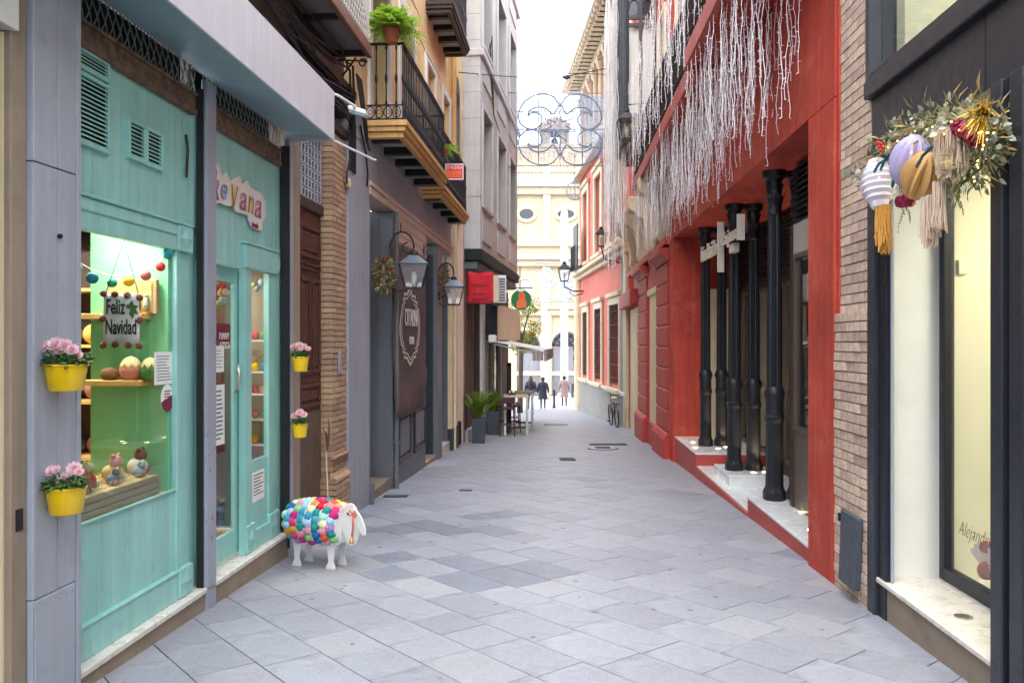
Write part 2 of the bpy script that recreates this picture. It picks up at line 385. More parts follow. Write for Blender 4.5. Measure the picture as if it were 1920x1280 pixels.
# grates and manhole cover
def grate(x, y, w, h, nb, label, cross=False):
    Y = (2475) / (y - 698.5); p = Vector(((x - 960) / 1500 * Y, Y, gz(Y)))
    o = thing('drain_grate', label, 'grate', p)
    a, b_ = w / 2, h / 2
    def bx(x0, x1, y0, y1, z0, z1):
        m = MB(); m.hexa([p + Vector((X, Y_, Z - SL * Y_)) for Z in (z0, z1) for X, Y_ in ((x0, y0), (x1, y0), (x1, y1), (x0, y1))]); return m
    bx(-a, a, -b_, b_, -.02, .006).build('pit', 'blackrubber', o)
    fr = MB(); fr.add(bx(-a, a, -b_, -b_ + .02, 0, .012).v, bx(0, 1, 0, 1, 0, 1).f)
    for q in ((-a, a, b_ - .02, b_), (-a, -a + .02, -b_, b_), (a - .02, a, -b_, b_)): t_ = bx(*q, 0, .0115); fr.add(t_.v, t_.f)
    fr.build('grate_frame', 'iron', o)
    for i in range(nb):
        xx = -a + (i + 1) * w / (nb + 1); bx(xx - w / nb * .22, xx + w / nb * .22, -b_ + .02, b_ - .02, .004, .011).build('bar', 'iron', o)
grate(1064, 861, .30, .42, 9, 'small square iron drain grate in the middle of the street')
grate(1140, 833, .85, .34, 16, 'long iron drain grate beyond the round manhole cover')
grate(1042, 796, .75, .3, 12, 'dark drain grate near the bar tables')
def manhole(x, y, r, label):
    Y = 2475 / (y - 698.5); p = Vector(((x - 960) / 1500 * Y, Y, gz(Y) + .004))
    o = thing('manhole_cover', label, 'manhole cover', p)
    for nm, r0, r1, z, m_ in (('rim', 0, r, .004, 'iron'), ('cover', 0, r * .88, .009, 'steelpost')):
        b = MB(); b.lathe(p, [(r1, -.02), (r1, z), (r1 * .96, z + .002)], 28)
        for v in b.v: v.z -= SL * (v.y - p.y)
        b.build(nm, m_, o)
    b = MB()
    for i in range(5):
        b.box(p.x - r * .5, p.x + r * .5, p.y - r * .5 + i * r * .25, p.y - r * .4 + i * r * .25, p.z + .009, p.z + .016)
    b.build('tread', 'iron', o)
manhole(1131, 841, .33, 'round iron manhole cover right of the street middle')
def utility(x, y, w, h, label):
    Y = 2475 / (y - 698.5); p = Vector(((x - 960) / 1500 * Y, Y, gz(Y)))
    o = thing('access_cover', label, 'cover', p)
    b = MB(); b.hexa([p + Vector((X, Y_, Z - SL * Y_)) for Z in (-.01, .007) for X, Y_ in ((-w, -h), (w, -h), (w, h), (-w, h))]); b.build('plate', 'iron', o)
    b = MB(); b.hexa([p + Vector((X, Y_, Z - SL * Y_)) for Z in (.007, .011) for X, Y_ in ((-w * .8, -h * .8), (w * .8, -h * .8), (w * .8, h * .8), (-w * .8, h * .8))]); b.build('lid', 'slatey', o)
utility(742, 930, .16, .1, 'small iron cover on the paving before the grey pilaster')
utility(873, 919, .09, .05, 'tiny iron cover left of the street middle')
# ------------------------------------------------------------------ left row, nearest house (edge of the picture)
def lu(x, d=0): return L.u(x, d)
LB = L.P(0, 0, 0)
nb = thing('stone_house', 'weathered tan stone house front at the left edge, beside the lilac pilaster', 'building', L.P(3, 0, gz(3)))
MB().fb(L, lu(20), lu(50), -.3, .0, -.6, 8).build('stone_pilaster', 'tanstone', nb, bevel=.006)
MB().fb(L, lu(15), lu(20) - .002, -.3, -.03, -.6, 3.05).build('door_jamb', 'cream', nb)
MB().fb(L, 2.2, lu(15) - .002, -.3, -.09, -.6, 3.05).build('door', 'brownjamb', nb)
MB().fb(L, 1.2, lu(25), -.25, .03, 3.06, 3.7).build('lintel_board', 'white', nb, bevel=.004)
MB().fb(L, -9, 2.197, -.4, .0, -.6, 4.5).build('wall', 'tanstone', nb)
MB().fb(L, 2.2, lu(20) - .003, -.4, -.02, 3.71, 8).build('upper_wall', 'tanstone', nb)
MB().fb(L, lu(29), lu(42), .0, .004, .78, .88).build('number_plate', 'iron', nb)
# ------------------------------------------------------------------ wool shop
ws = thing('wool_shop', 'turquoise panelled shop front with grey awning and lilac pilaster', 'shop', L.P(4.1, 0, gz(4.1)))
ZM = -.06; DT = -.07
U0, U1, U2, U3 = lu(140), lu(385), lu(403), lu(540)
MB().fb(L, U0 - .02, U3 + .06, -.42, .012, ZM - .035, ZM).build('marble_sill', 'marble', ws, bevel=.004)
for a, b in ((U0 - .02, 4.78), (4.784, U1 - .01), (U1 - .007, 6.1), (6.104, 6.62), (6.624, U3 + .05)):
    MB().fb(L, a, b, -.42, 0, -.5, ZM - .036).build('base_stone', 'basestone', ws, bevel=.003)
# lilac pilaster: two boards, seam, riveted kick plate
p0, p1, pm = lu(51), lu(134), lu(97)
zs = L.z(97, 317)
MB().fb(L, p0, pm - .003, -.3, .03, .44, zs - .003).build('pilaster_board', 'lilac', ws, bevel=.003)
MB().fb(L, pm + .002, p1 - .012, -.3, .03, .44, zs - .003).build('pilaster_board', 'lilac', ws, bevel=.003)
MB().fb(L, p0, pm - .003, -.3, .032, zs + .003, 3.9).build('pilaster_board', 'lilac', ws, bevel=.003)
MB().fb(L, pm + .002, p1 - .012, -.3, .032, zs + .003, 3.9).build('pilaster_board', 'lilac', ws, bevel=.003)
MB().fb(L, p1 - .01, U0, -.3, .036, -.5, 3.9).build('pilaster_edge', 'lilac', ws, bevel=.003)
MB().fb(L, p0 + .003, p1 - .013, -.3, .028, -.5, .437).build('pilaster_core', 'lilac', ws)
kp = MB().fb(L, p0 + .01, p1 - .02, .028, .034, -.4, .43).build('kick_plate', 'lilac', ws, bevel=.002)
for z_ in (.40, .12, -.16):
    for k in range(6):
        a = p0 + .03 + k * (p1 - p0 - .07) / 5
        if z_ > .3 or k in (0, 5): MB().ball(L.P(a, .034, z_), .006, 6, 4).build('rivet', 'steelpost', kp)
MB().tube([L.P(lu(99), .03, L.z(99, 443)), L.P(lu(99), .045, L.z(99, 443))], .012, 8).build('lock', 'iron', ws)
# boards of the panels
def boards(u0, u1, z0, z1, d, holes=(), w=.094, name='board'):
    n = max(1, round((u1 - u0) / w)); w = (u1 - u0) / n
    for i in range(n):
        a, b = u0 + i * w, u0 + (i + 1) * w - .0014
        MB().fb(L, a, b, d - .03, d + rnd.uniform(0, .0015), z0, z1).build(name, 'teal', ws)
ut = lu(140, DT); ud = lu(380, DT)
zg0, zg1, zh = .68, 2.25, 2.44
us, uj = lu(330, DT), lu(356, DT)
boards(ut - .1, ud, zh, 3.24, DT - .012)
boards(ut - .1, us, .135, zg0 - .012, DT - .012)
MB().fb(L, ut - .1, us, DT - .02, DT + .004, zg0 - .012, zg0).build('window_sill', 'teal', ws, bevel=.003)
MB().fb(L, ut - .1, us, DT - .03, DT + .012, ZM, .118).build('skirting', 'teal', ws, bevel=.004)
MB().fb(L, ut - .1, us, DT - .03, DT + .02, .118, .136).build('skirting_bead', 'teal', ws, bevel=.005)
MB().fb(L, ut - .1, us - .004, DT - .05, DT + .006, zg1, zg1 + .10).build('header', 'teal', ws, bevel=.004)
MB().fb(L, ut - .1, us - .004, DT - .05, DT + .016, zg1 + .1, zh - .014).build('header_moulding', 'teal', ws, bevel=.008)
MB().fb(L, ut - .1, uj, DT - .05, DT + .03, zh - .014, zh + .004).build('header_ledge', 'teal', ws, bevel=.004)
MB().fb(L, us, us + .05, DT - .05, DT + .006, ZM, zg1).build('window_stile', 'teal', ws, bevel=.004)
MB().fb(L, us + .053, uj, DT - .06, DT - .008, ZM, zg1).build('window_stile', 'teal', ws, bevel=.004)
MB().fb(L, uj, ud, DT - .08, DT - .03, ZM, 3.2).build('jamb_panel', 'teal', ws, bevel=.003)
MB().fb(L, ud - .05, ud - .02, DT - .03, DT - .01, ZM, 3.2).build('jamb_bead', 'teal', ws, bevel=.004)
def corner_block(u0, u1, z0, z1, d):
    o = MB().fb(L, u0, u1, d - .03, d + .025, z0, z1).build('corner_block', 'teal', ws, bevel=.006)
    um, zm = (u0 + u1) / 2, (z0 + z1) / 2; m = MB()
    m.add([L.P(u0 + .01, d + .026, zm), L.P(um, d + .026, z0 + .01), L.P(u1 - .01, d + .026, zm), L.P(um, d + .026, z1 - .01), L.P(um, d + .042, zm)], [(0, 1, 4), (1, 2, 4), (2, 3, 4), (3, 0, 4)])
    m.build('diamond', 'teal', o)
corner_block(us - .002, uj, zg1 + .0, zh - .016, DT); corner_block(us + .01, uj + .005, ZM + .005, .14, DT)
def vent(u0, u1, z0, z1, n, d=DT, split=False):
    v = MB().frame(L, u0, u1, z0, z1, .022, d - .02, d + .016).build('vent', 'teal', ws, bevel=.003)
    MB().fb(L, u0 + .02, u1 - .02, d - .012, d - .006, z0 + .02, z1 - .02).build('vent_back', 'darkgreen', v)
    h = (z1 - z0 - .044) / n
    for i in range(n):
        z = z0 + .022 + i * h; MB().hexa([L.P(u0 + .022, d - .004, z + h * .45), L.P(u1 - .022, d - .004, z + h * .45), L.P(u1 - .022, d + .012, z), L.P(u0 + .022, d + .012, z),
            L.P(u0 + .022, d - .004, z + h * .45 + .007), L.P(u1 - .022, d - .004, z + h * .45 + .007), L.P(u1 - .022, d + .012, z + .007), L.P(u0 + .022, d + .012, z + .007)]).build('slat', 'teal', v)
vent(ut - .12, lu(203, DT), 2.70, 3.09, 14); vent(ut - .12, lu(203, DT), 3.10, 3.22, 4)
ua, ub, uc = lu(238, DT), lu(271, DT), lu(303, DT)
vent(ua, ub - .002, 2.73, 2.97, 8); vent(ub + .002, uc, 2.73, 2.97, 8)
MB().tube([L.P(lu(349, DT), DT, 3.05), L.P(lu(349, DT), DT + .012, 2.95), L.P(lu(347, DT), DT + .01, 2.76)], .009, 6).build('cable', 'cable', ws)
g1 = MB().fb(L, ut - .15, us, DT - .035, DT - .03, zg0, zg1).build('window_pane', 'glass_shop', ws)
# posts
MB().fb(L, U1, U2, -.03, .012, -.42, 3.47).build('steel_post', 'steelpost', ws, bevel=.006)
MB().fb(L, U1 - .012, U1 - .002, -.06, -.01, -.3, 3.4).build('post_seal', 'blackrubber', ws)
MB().fb(L, U3, lu(548), -.04, .012, -.42, 3.47).build('steel_post', 'steelpost', ws, bevel=.006)
MB().fb(L, U3 - .02, U3 - .002, -.06, .02, -.2, 3.4).build('post_seal', 'blackrubber', ws)
# bay 2: door and narrow window
q0 = lu(400, DT)
boards(q0, lu(515, DT), L.z(440, 497, DT) + .02, 3.24, DT - .012)
MB().fb(L, lu(515, DT), lu(536, DT), DT - .03, DT - .006, ZM, 3.24).build('jamb_panel', 'teal', ws, bevel=.004)
dz = L.z(430, 495, DT)
DD = -.13
d0, d1, d2, d3 = lu(390, DD), lu(439, DD), lu(461, DT), lu(472, DT)
door = MB().fb(L, d1, lu(458, DD), DD - .03, DD, ZM + .02, dz - .02).build('door', 'teal', ws, bevel=.005)
MB().fb(L, d0, d1, DD - .03, DD, ZM + .02, .16).build('bottom_rail', 'teal', door, bevel=.004)
MB().fb(L, d0, d1, DD - .03, DD, dz - .13, dz - .02).build('top_rail', 'teal', door, bevel=.004)
MB().fb(L, d0 - .3, d0, DD - .03, DD, ZM + .02, dz - .02).build('hinge_stile', 'teal', door)
MB().fb(L, d0, d1, DD - .02, DD - .015, .16, dz - .13).build('door_pane', 'glass_shop', door)
hh = MB().tube([L.P(d1 - .03, DD + .02, 1.25), L.P(d1 - .06, DD + .06, 1.28), L.P(d1 - .05, DD + .065, 1.40), L.P(d1 - .02, DD + .04, 1.47)], .01, 8).build('door_handle', 'steel', door, smooth=True)
MB().fb(L, d2 - .03, d3 - .02, DT - .05, DT + .008, ZM, dz + .05).build('mullion', 'teal', ws, bevel=.005)
w0, w1 = lu(472, DT), lu(503, DT); z20, z21 = L.z(480, 861, DT), L.z(480, 508, DT)
MB().fb(L, w0 - .02, w0, DT - .04, DT + .0, ZM, z21).build('window_stile', 'teal', ws, bevel=.004)
MB().fb(L, w1, lu(514, DT), DT - .04, DT + .006, ZM, z21).build('window_stile', 'teal', ws, bevel=.004)
MB().fb(L, w0, w1, DT - .03, DT - .01, .1, z20).build('window_panel', 'teal', ws, bevel=.004)
MB().fb(L, w0 - .02, w1 + .05, DT - .03, DT + .02, ZM, .1).build('skirting', 'teal', ws, bevel=.006)
MB().fb(L, w0, w1, DT - .025, DT - .02, z20, z21).build('window_pane', 'glass_shop', ws)
MB().fb(L, lu(475, DT), lu(497, DT), DT - .01, DT - .006, L.z(480, 940, DT), L.z(480, 885, DT)).build('notice', 'paper', ws)
nt = [o for o in bpy.data.objects if o.name.startswith('notice')][-1]
for i in range(7): MB().fb(L, lu(477, DT), lu(495 - 3 * (i % 3), DT), DT - .006, DT - .005, L.z(480, 892 + i * 6, DT), L.z(480, 890 + i * 6, DT)).build('print_line', 'slatey', nt)
h0, h1 = lu(455, DT), lu(512, DT)
za, zb = L.z(470, 505, DT), L.z(470, 461, DT)
pts = [(h0, za), (h1, za)] + [(h1 + .11 * math.cos(a), (za + zb) / 2 + (zb - za) / 2 * math.sin(a)) for a in [R(-60 + 20 * i) for i in range(7)]] + [(h1, zb), (h0, zb)]
MB().prism(L, pts, DT - .03, DT + .03).build('door_header', 'teal', ws, bevel=.006)
MB().fb(L, h0 - .02, h1 + .05, DT - .03, DT + .04, zb, zb + .02).build('header_ledge', 'teal', ws, bevel=.003)
MB().fb(L, q0, h0, DT - .05, DT - .006, dz - .02, dz + .035).build('door_head', 'teal', ws, bevel=.004)
corner_block(d2 - .02, d3 + .03, ZM + .005, .17, DT); corner_block(w1 - .01, lu(520, DT), ZM + .005, .16, DT)
# rolled shutter: rusty guide beam and diamond mesh
for a, b in ((U0 + .0, U1 - .04), (U2 + .0, U3 - .05)):
    MB().fb(L, a, b, -.12, -.035, 3.21, 3.245).build('shutter_beam', 'rust', ws, bevel=.004)
    MB().fb(L, a, b, -.12, -.05, 3.247, 3.34).build('shutter_beam', 'rust', ws, bevel=.004)
    MB().fb(L, a, b, -.12, -.03, 3.342, 3.36).build('shutter_beam', 'rust', ws, bevel=.004)
    MB().fb(L, a, b, -.2, -.16, 3.2, 3.6).build('shutter_back', 'darkgreen', ws)
    m = MB(); w = .075
    for i in range(int((b - a) / w) + 1):
        for sg in (-1, 1):
            c = a + i * w
            m.tube([L.P(c - sg * w * .5, -.07, 3.36), L.P(c - sg * .1 * w, -.062, 3.42), L.P(c + sg * w * .5, -.07, 3.51)], .004, 5, False)
            m.tube([L.P(c + sg * w * .5, -.07, 3.51), L.P(c + sg * .1 * w, -.078, 3.57), L.P(c - sg * w * .5, -.07, 3.66)], .004, 5, False)
    o = m.build('shutter_mesh', 'mesh', ws); o['kind'] = 'stuff'
# awning box
ZA = 3.46
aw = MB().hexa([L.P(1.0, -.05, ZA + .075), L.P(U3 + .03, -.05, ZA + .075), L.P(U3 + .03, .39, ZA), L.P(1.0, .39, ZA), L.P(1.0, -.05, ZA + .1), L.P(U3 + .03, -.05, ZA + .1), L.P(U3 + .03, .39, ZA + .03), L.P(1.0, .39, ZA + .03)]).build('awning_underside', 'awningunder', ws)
for a, b in ((1.0, 3.1), (3.103, 5.3), (5.303, U3 + .05)):
    MB().fb(L, a, b, .392, .41, ZA - .006, ZA + .44).build('awning_fascia', 'awningmetal', ws, bevel=.003)
MB().fb(L, U3 + .032, U3 + .05, -.05, .39, ZA - .006, ZA + .44).build('awning_end', 'awningmetal', ws)
MB().fb(L, 1.0, U3 + .03, -.05, .39, ZA + .43, ZA + .45).build('awning_top', 'awningmetal', ws)
MB().fb(L, 4.0, lu(550), -.6, -.05, 3.66, 8.5).build('upper_wall', 'darkwood', ws)
MB().fb(L, lu(51), 4.0, -.6, -.02, 3.91, 8.5).build('upper_wall', 'darkwood', ws)
# interior
MB().fb(L, 3.7, 7.5, -3.2, -.12, -.12, ZM - .04).build('shop_floor', 'shelfwood', ws)
MB().fb(L, 3.7, 7.5, -3.3, -3.2, -.1, 2.7).build('shop_wall', 'shopwall', ws)
MB().fb(L, 7.42, 7.5, -3.2, -.12, -.06, 2.7).build('shop_wall', 'shopwall', ws)
MB().fb(L, 3.62, 3.7, -3.2, -.12, -.06, 2.7).build('shop_wall', 'shopwall', ws)
MB().fb(L, 3.7, 7.5, -3.2, -.14, 2.7, 2.8).build('shop_ceiling', 'white', ws)
MB().fb(L, 3.7, 4.1, -.3, -.14, -.06, 2.7).build('shop_wall', 'shopwall', ws)
MB().fb(L, us - .03, us + .02, -.64, -.11, zg0 - .05, 2.5).build('display_end_wall', 'nichegreen', ws)
MB().fb(L, 4.0, us - .03, -.75, -.11, zg0 - .05, zg0 - .012).build('display_floor', 'shelfwood', ws)
MB().fb(L, 4.0, us + .02, -.64, -.11, 2.5, 2.54).build('display_ceiling', 'nichegreen', ws)
MB().fb(L, us + .02, ud + .1, -.64, -.60, -.06, 2.6).build('display_side', 'nichegreen', ws)
MB().fb(L, us - .3, us - .032, -.6, -.2, 2.484, 2.498).build('display_lamp', emis('lampwhite', (255, 248, 225), 9), ws)
def lamp(name, loc, e, size, rot=(0, 0, 0), col=(1, .93, .8)):
    d = bpy.data.lights.new(name, 'AREA'); d.energy = e; d.size = size; d.color = col
    o = bpy.data.objects.new(name, d); COL.objects.link(o); o.location = loc; o.rotation_euler = rot; return o
lamp('display_light', L.P(us - .35, -.36, 2.47), 8, .25, (R(-25), 0, 0), (1, .98, .92))
lamp('shop_light', L.P(5.6, -1.6, 2.66), 26, .5)
lamp('side_window_light', L.P(6.8, -.5, 2.3), 5, .2)
def shelf(F_, u, dd0, dd1, z, th=.03, dep=.2, label=''):
    o = MB().fb(F_, u - dep, u, dd0, dd1, z - th, z).build('display_shelf', 'shelfwood', None, bevel=.003, at=F_.P(u, (dd0 + dd1) / 2, z)); return tag(o, label, 'shelf')
uw = us - .032
zsh1, zsh2 = L.z(250, 588, -.3), L.z(250, 712, -.3)
shelf(L, uw, -.63, -.21, zsh1, .035, .14, 'upper wooden shelf behind the knitted banner in the turquoise window')
shelf(L, uw, -.62, -.2, zsh2, .035, .16, 'lower wooden shelf with woollen eggs in the turquoise window')
# back shelving unit in the dim shop
su = thing('shelving_unit', 'dim shelving unit with dark stock behind the turquoise window', 'shelving', L.P(6.4, -1.8, -.06))
MB().fb(L, 6.6, 6.63, -2.7, -.7, -.06, 2.4).build('back_panel', 'darkwood', su)
for z in (.25, .7, 1.15, 1.6, 2.05):
    MB().fb(L, 6.3, 6.6, -2.7, -.7, z, z + .025).build('shelf_board', 'shelfwood', su)
yc = [(150, 70, 60), (60, 110, 120), (200, 170, 90), (90, 100, 70), (170, 120, 110), (70, 60, 80), (190, 190, 170), (120, 60, 50)]
for i, c in enumerate(yc): mat('yarn%d' % i, c, .9, .1, 20, .6, 120)
for z in (.25, .7, 1.15, 1.6):
    for k in range(9):
        u_ = 6.42 + rnd.uniform(0, .08); d_ = -2.6 + k * .21
        MB().ball(L.P(u_, d_, z + .11), .085, 10, 7).build('yarn_skein', 'yarn%d' % rnd.randrange(8), su, smooth=True)
# ------------------------------------------------------------------ things in and on the wool shop
# knitted banner
bc = at(228, 598, L.P(lu(228, -.16), -.16, 0).y)
bn = thing('knitted_banner', 'white knitted banner reading Feliz Navidad hung by black strings in the shop window', 'banner', bc)
ub, uf = Vector((.98, .2, 0)).normalized(), Vector((.2, -.98, 0)).normalized()
s_ = bc.y / 1500
bw, bh = 31 * s_, 47 * s_
m = MB(); nx = 8
for i in range(nx + 1):
    for z in range(5):
        m.v.append(bc + ub * (-bw + 2 * bw * i / nx) + uf * (.006 * math.sin(i * 1.3 + z)) + ZU * (-bh + 2 * bh * z / 4 + .004 * math.sin(i)))
for i in range(nx):
    for z in range(4): a = i * 5 + z; m.f.append((a, a + 5, a + 6, a + 1))
cloth = m.build('cloth', 'knit', bn, smooth=True); md = cloth.modifiers.new('s', 'SOLIDIFY'); md.thickness = .008
text('Feliz', bw * 1.05, bh * .62, 'ink', bn, bc + ub * (-bw * .82) + ZU * (bh * .18) + uf * .013, ub, ZU, .002, offset=.02)
text('Navidad', bw * 1.72, bh * .62, 'ink', bn, bc + ub * (-bw * .86) + ZU * (-bh * .62) + uf * .013, ub, ZU, .002, offset=.02)
mat('holly', (70, 92, 40), .9, .2, 20, .3)
m = MB()
for a, l_ in ((20, .5), (80, .55), (-40, .6), (-80, .7), (140, .4)):
    d = ub * math.cos(R(a)) + ZU * math.sin(R(a)); m.leaf(bc + ub * bw * .55 + ZU * bh * .42 + uf * .014, d, uf, bh * l_ * .62, bh * .2, .02)
m.build('holly_motif', 'holly', bn)
mat('pompom', (128, 66, 58), .95, .2, 60, .8, 200)
for fx, fz in [(-1, 1), (-.35, .98), (.35, .95), (1.05, .85), (-1.02, 0), (1.05, -.05), (-1, -1.05), (-.33, -1.02), (.4, -1.05), (1.02, -1.08), (-1, .5), (1.03, .42)][:10]:
    MB().ball(bc + ub * bw * fx + ZU * bh * fz + uf * .012, 6.2 * s_, 10, 8, jit=.08).build('pompom', 'pompom', bn, smooth=True)
top = bc + ZU * (148 * s_) + ub * (4 * s_)
MB().tube([bc + ub * (-bw * .9) + ZU * bh, top, bc + ub * bw * .95 + ZU * bh], .003, 5).build('string', 'cable', bn)
MB().tube([top, top + ZU * .09], .003, 5).build('string', 'cable', bn)
# garland of paper balls
gl = thing('ball_garland', 'string of coloured paper ball lights across the turquoise shop window', 'garland', at(232, 530, 5.15))
bl = [(146, 502, (96, 176, 150), 8, 4.6), (173, 521, (30, 128, 156), 11, 4.75), (210, 530, (34, 150, 110), 9, 4.95), (241, 527, (240, 180, 30), 10, 5.05), (273, 516, (226, 120, 120), 10, 5.1), (301, 500, (206, 50, 66), 9, 5.15), (314, 476, (18, 140, 140), 10, 5.2)]
pts = []
for i, (x, y, c, r, Y) in enumerate(bl):
    mat('paperball%d' % i, c, .7, .08, 30, .2, 60); p = at(x, y, Y); r_ = r / 1500 * Y
    MB().ball(p, r_, 14, 10).build('paper_ball', 'paperball%d' % i, gl, smooth=True)
    pts.append(p + ZU * (r_ + .012)); MB().tube([p + ZU * r_ * .9, p + ZU * (r_ + .014)], .004, 5).build('hanger', 'white', gl)
MB().tube(pts, .0025, 5).build('cord', 'white', gl)
# nativity box
nv = thing('nativity_box', 'cardboard gift box with little crib figures on the upper window shelf', 'box', L.P(uw - .06, -.33, zsh1))
MB().fb(L, uw - .05, uw - .012, -.5, -.16, zsh1 - .0, zsh1 + .225).build('box', 'cardboard', nv, bevel=.003)
MB().fb(L, uw - .056, uw - .05, -.47, -.19, zsh1 + .03, zsh1 + .2).build('window_insert', 'straw', nv)
for k in range(5):
    u_, d_ = uw - .07, -.44 + k * .055
    f = MB().lathe(L.P(u_, d_, zsh1 + .03), [(.016, 0), (.02, .03), (.012, .06), (.011, .075)], 8).build('figurine', 'yarn%d' % ((k * 3 + 2) % 8), nv, smooth=True)
    MB().ball(L.P(u_, d_, zsh1 + .118), .013, 8, 6).build('head', 'cream', f, smooth=True)
# woollen eggs on lower shelf
def egg(x, w, h, c1, c2, label, cut=.5):
    k = L.P(uw - .09, 0, 0); dd = None
    for d_ in [q / 100 for q in range(-62, -12)]:
        P_ = L.P(uw - .09, d_, 0)
        if 960 + 1500 * P_.x / P_.y >= x: dd = d_; break
    p = L.P(uw - .09, dd, zsh2); s = p.y / 1500; o = thing('woollen_egg', label, 'wool egg', p, 'woollen eggs on the lower shelf')
    W_, H_ = w * s / 2, h * s
    pr = [(W_ * math.sqrt(max(0, 1 - ((t - .38) / (.38 if t < .38 else .62)) ** 2)) if t > .0 else W_ * .55, t * H_) for t in [i / 12 for i in range(13)]]
    pr[0] = (W_ * .7, 0); pr = [(max(r, .002), z) for r, z in pr]; ci = int(cut * 12)
    MB().lathe(p, pr[:ci + 1], 16).build('lower_shell', c1, o, smooth=True); MB().lathe(p, pr[ci:], 16).build('upper_shell', c2, o, smooth=True)
    if c1 != c2:
        m = MB()
        for i in range(9):
            a = 2 * math.pi * i / 9; b = 2 * math.pi * (i + .5) / 9; c_ = 2 * math.pi * (i + 1) / 9; r = pr[ci][0] + .004; z = pr[ci][1]
            m.add([p + Vector((r * math.cos(a), r * math.sin(a), z - .004)), p + Vector((r * math.cos(c_), r * math.sin(c_), z - .004)), p + Vector((r * .9 * math.cos(b), r * .9 * math.sin(b), z + .03))], [(0, 1, 2)])
        m.build('zigzag_edge', c1, o)
mat('eggpink', (232, 152, 130), .95, .1, 30, .6, 150); mat('eggcream', (240, 220, 160), .95, .08, 30, .6, 150); mat('egggreen', (92, 150, 70), .95, .1, 30, .6, 150); mat('eggbrown', (120, 84, 48), .95, .2, 30, .6, 150)
egg(245, 40, 45, 'eggpink', 'eggcream', 'pink and cream woollen egg on the lower shop window shelf'); egg(281, 36, 43, 'egggreen', 'eggcream', 'green and cream woollen egg partly behind the notice in the shop window'); egg(204, 36, 24, 'eggbrown', 'eggbrown', 'low brown woollen nest left of the pink egg on the shelf', .5)
# notices on the glass
def sheet(F_, x0, x1, y0, y1, d, m_, label, cat, name, lines=0):
    a, b, z0, z1 = F_.u(x0, d), F_.u(x1, d), F_.z(x0, y1, d), F_.z(x0, y0, d)
    o = thing(name, label, cat, F_.P((a + b) / 2, d, z0)); MB().fb(F_, a, b, d - .003, d, z0, z1).build('sheet', m_, o)
    for i in range(lines):
        z = z1 - (z1 - z0) * (i + 1.5) / (lines + 2); e = rnd.uniform(.55, .92)
        MB().fb(F_, a + (b - a) * .1, a + (b - a) * e, d, d + .0008, z - (z1 - z0) * .012, z + (z1 - z0) * .012).build('print_line', 'slatey', o)
    return o
DG = DT - .028
sheet(L, 290, 325, 660, 722, DG, 'paper', 'white printed notice stuck on the right side of the shop window', 'notice', 'window_notice', 9)
st = thing('oval_sticker', 'oval white and burgundy sticker on the shop window glass', 'sticker', L.P(lu(314, DG), DG, L.z(314, 772, DG)))
uc_, zc_ = lu(314, DG), L.z(314, 746, DG); a_, b_ = (lu(326, DG) - lu(302, DG)) / 2, 26 / 1500 * 5.2
MB().prism(L, [(uc_ + a_ * math.cos(2 * math.pi * i / 24), zc_ + b_ * math.sin(2 * math.pi * i / 24)) for i in range(24)], DG - .002, DG).build('disc', 'paper', st)
MB().prism(L, [(uc_ + a_ * math.cos(R(t)), zc_ + b_ * math.sin(R(t))) for t in range(195, 381, 12)], DG, DG + .001).build('lower_half', 'burgundy', st)
for i in range(4): MB().fb(L, uc_ - a_ * .5, uc_ + a_ * (.5 - .15 * (i % 2)), DG, DG + .001, zc_ + b_ * (.55 - .2 * i), zc_ + b_ * (.47 - .2 * i)).build('print_line', 'burgundy', st)
DG2 = DD - .012
po = sheet(L, 404, 432, 606, 648, DG2, 'burgundy', 'dark brown poster lettered Funny Azteca inside the shop door', 'poster', 'door_poster')
a, z = lu(405, DG2), L.z(405, 636, DG2)
text('FUNNY', .17, .05, 'paper', po, L.P(lu(431, DG2), DG2 + .002, z) - L.t * .19, L.t, ZU, .001); text('AZTECA', .18, .05, 'paper', po, L.P(lu(431, DG2), DG2 + .002, z - .07) - L.t * .19, L.t, ZU, .001)
sheet(L, 404, 420, 648, 698, DG2, 'paper', 'small white notice under the brown poster on the shop door', 'notice', 'door_notice', 6)
sheet(L, 404, 421, 722, 836, DG2, 'paper', 'long white opening-hours notice low on the shop door glass', 'notice', 'door_notice', 12)
# straw-filled crate with woollen dolls on the window floor
ct = thing('wooden_crate', 'rustic wooden crate full of straw and woollen dolls in the turquoise window', 'crate', L.P(4.7, -.2, zg0 - .012))
for i in range(3): MB().fb(L, 4.05, us - .12, -.135, -.12, zg0 - .01 + i * .043, zg0 + .026 + i * .043).build('slat', 'cratewood', ct, bevel=.003)
for i in range(3): MB().fb(L, us - .135, us - .12, -.45, -.137, zg0 - .01 + i * .043, zg0 + .026 + i * .043).build('slat', 'cratewood', ct, bevel=.003)
MB().fb(L, 4.05, us - .137, -.5, -.137, zg0 - .01, zg0 + .11).build('straw_bed', 'straw', ct)
m = MB()
for i in range(260):
    p = L.P(rnd.uniform(4.08, us - .16), rnd.uniform(-.42, -.14), zg0 + .11 + rnd.uniform(0, .03)); q = Vector((rnd.uniform(-1, 1), rnd.uniform(-1, 1), rnd.uniform(-.1, .4))).normalized(); m.tube([p, p + q * .05, p + q * .09 + ZU * -.01], .0016, 3, False)
m.build('loose_straw', 'straw', ct)['kind'] = 'stuff'
dc = [(206, 150, 140), (150, 176, 186), (232, 226, 210), (120, 84, 60), (190, 60, 60), (160, 160, 90), (110, 130, 150), (224, 190, 120)]
for i, c in enumerate(dc): mat('doll%d' % i, c, .95, .12, 30, .6, 150)
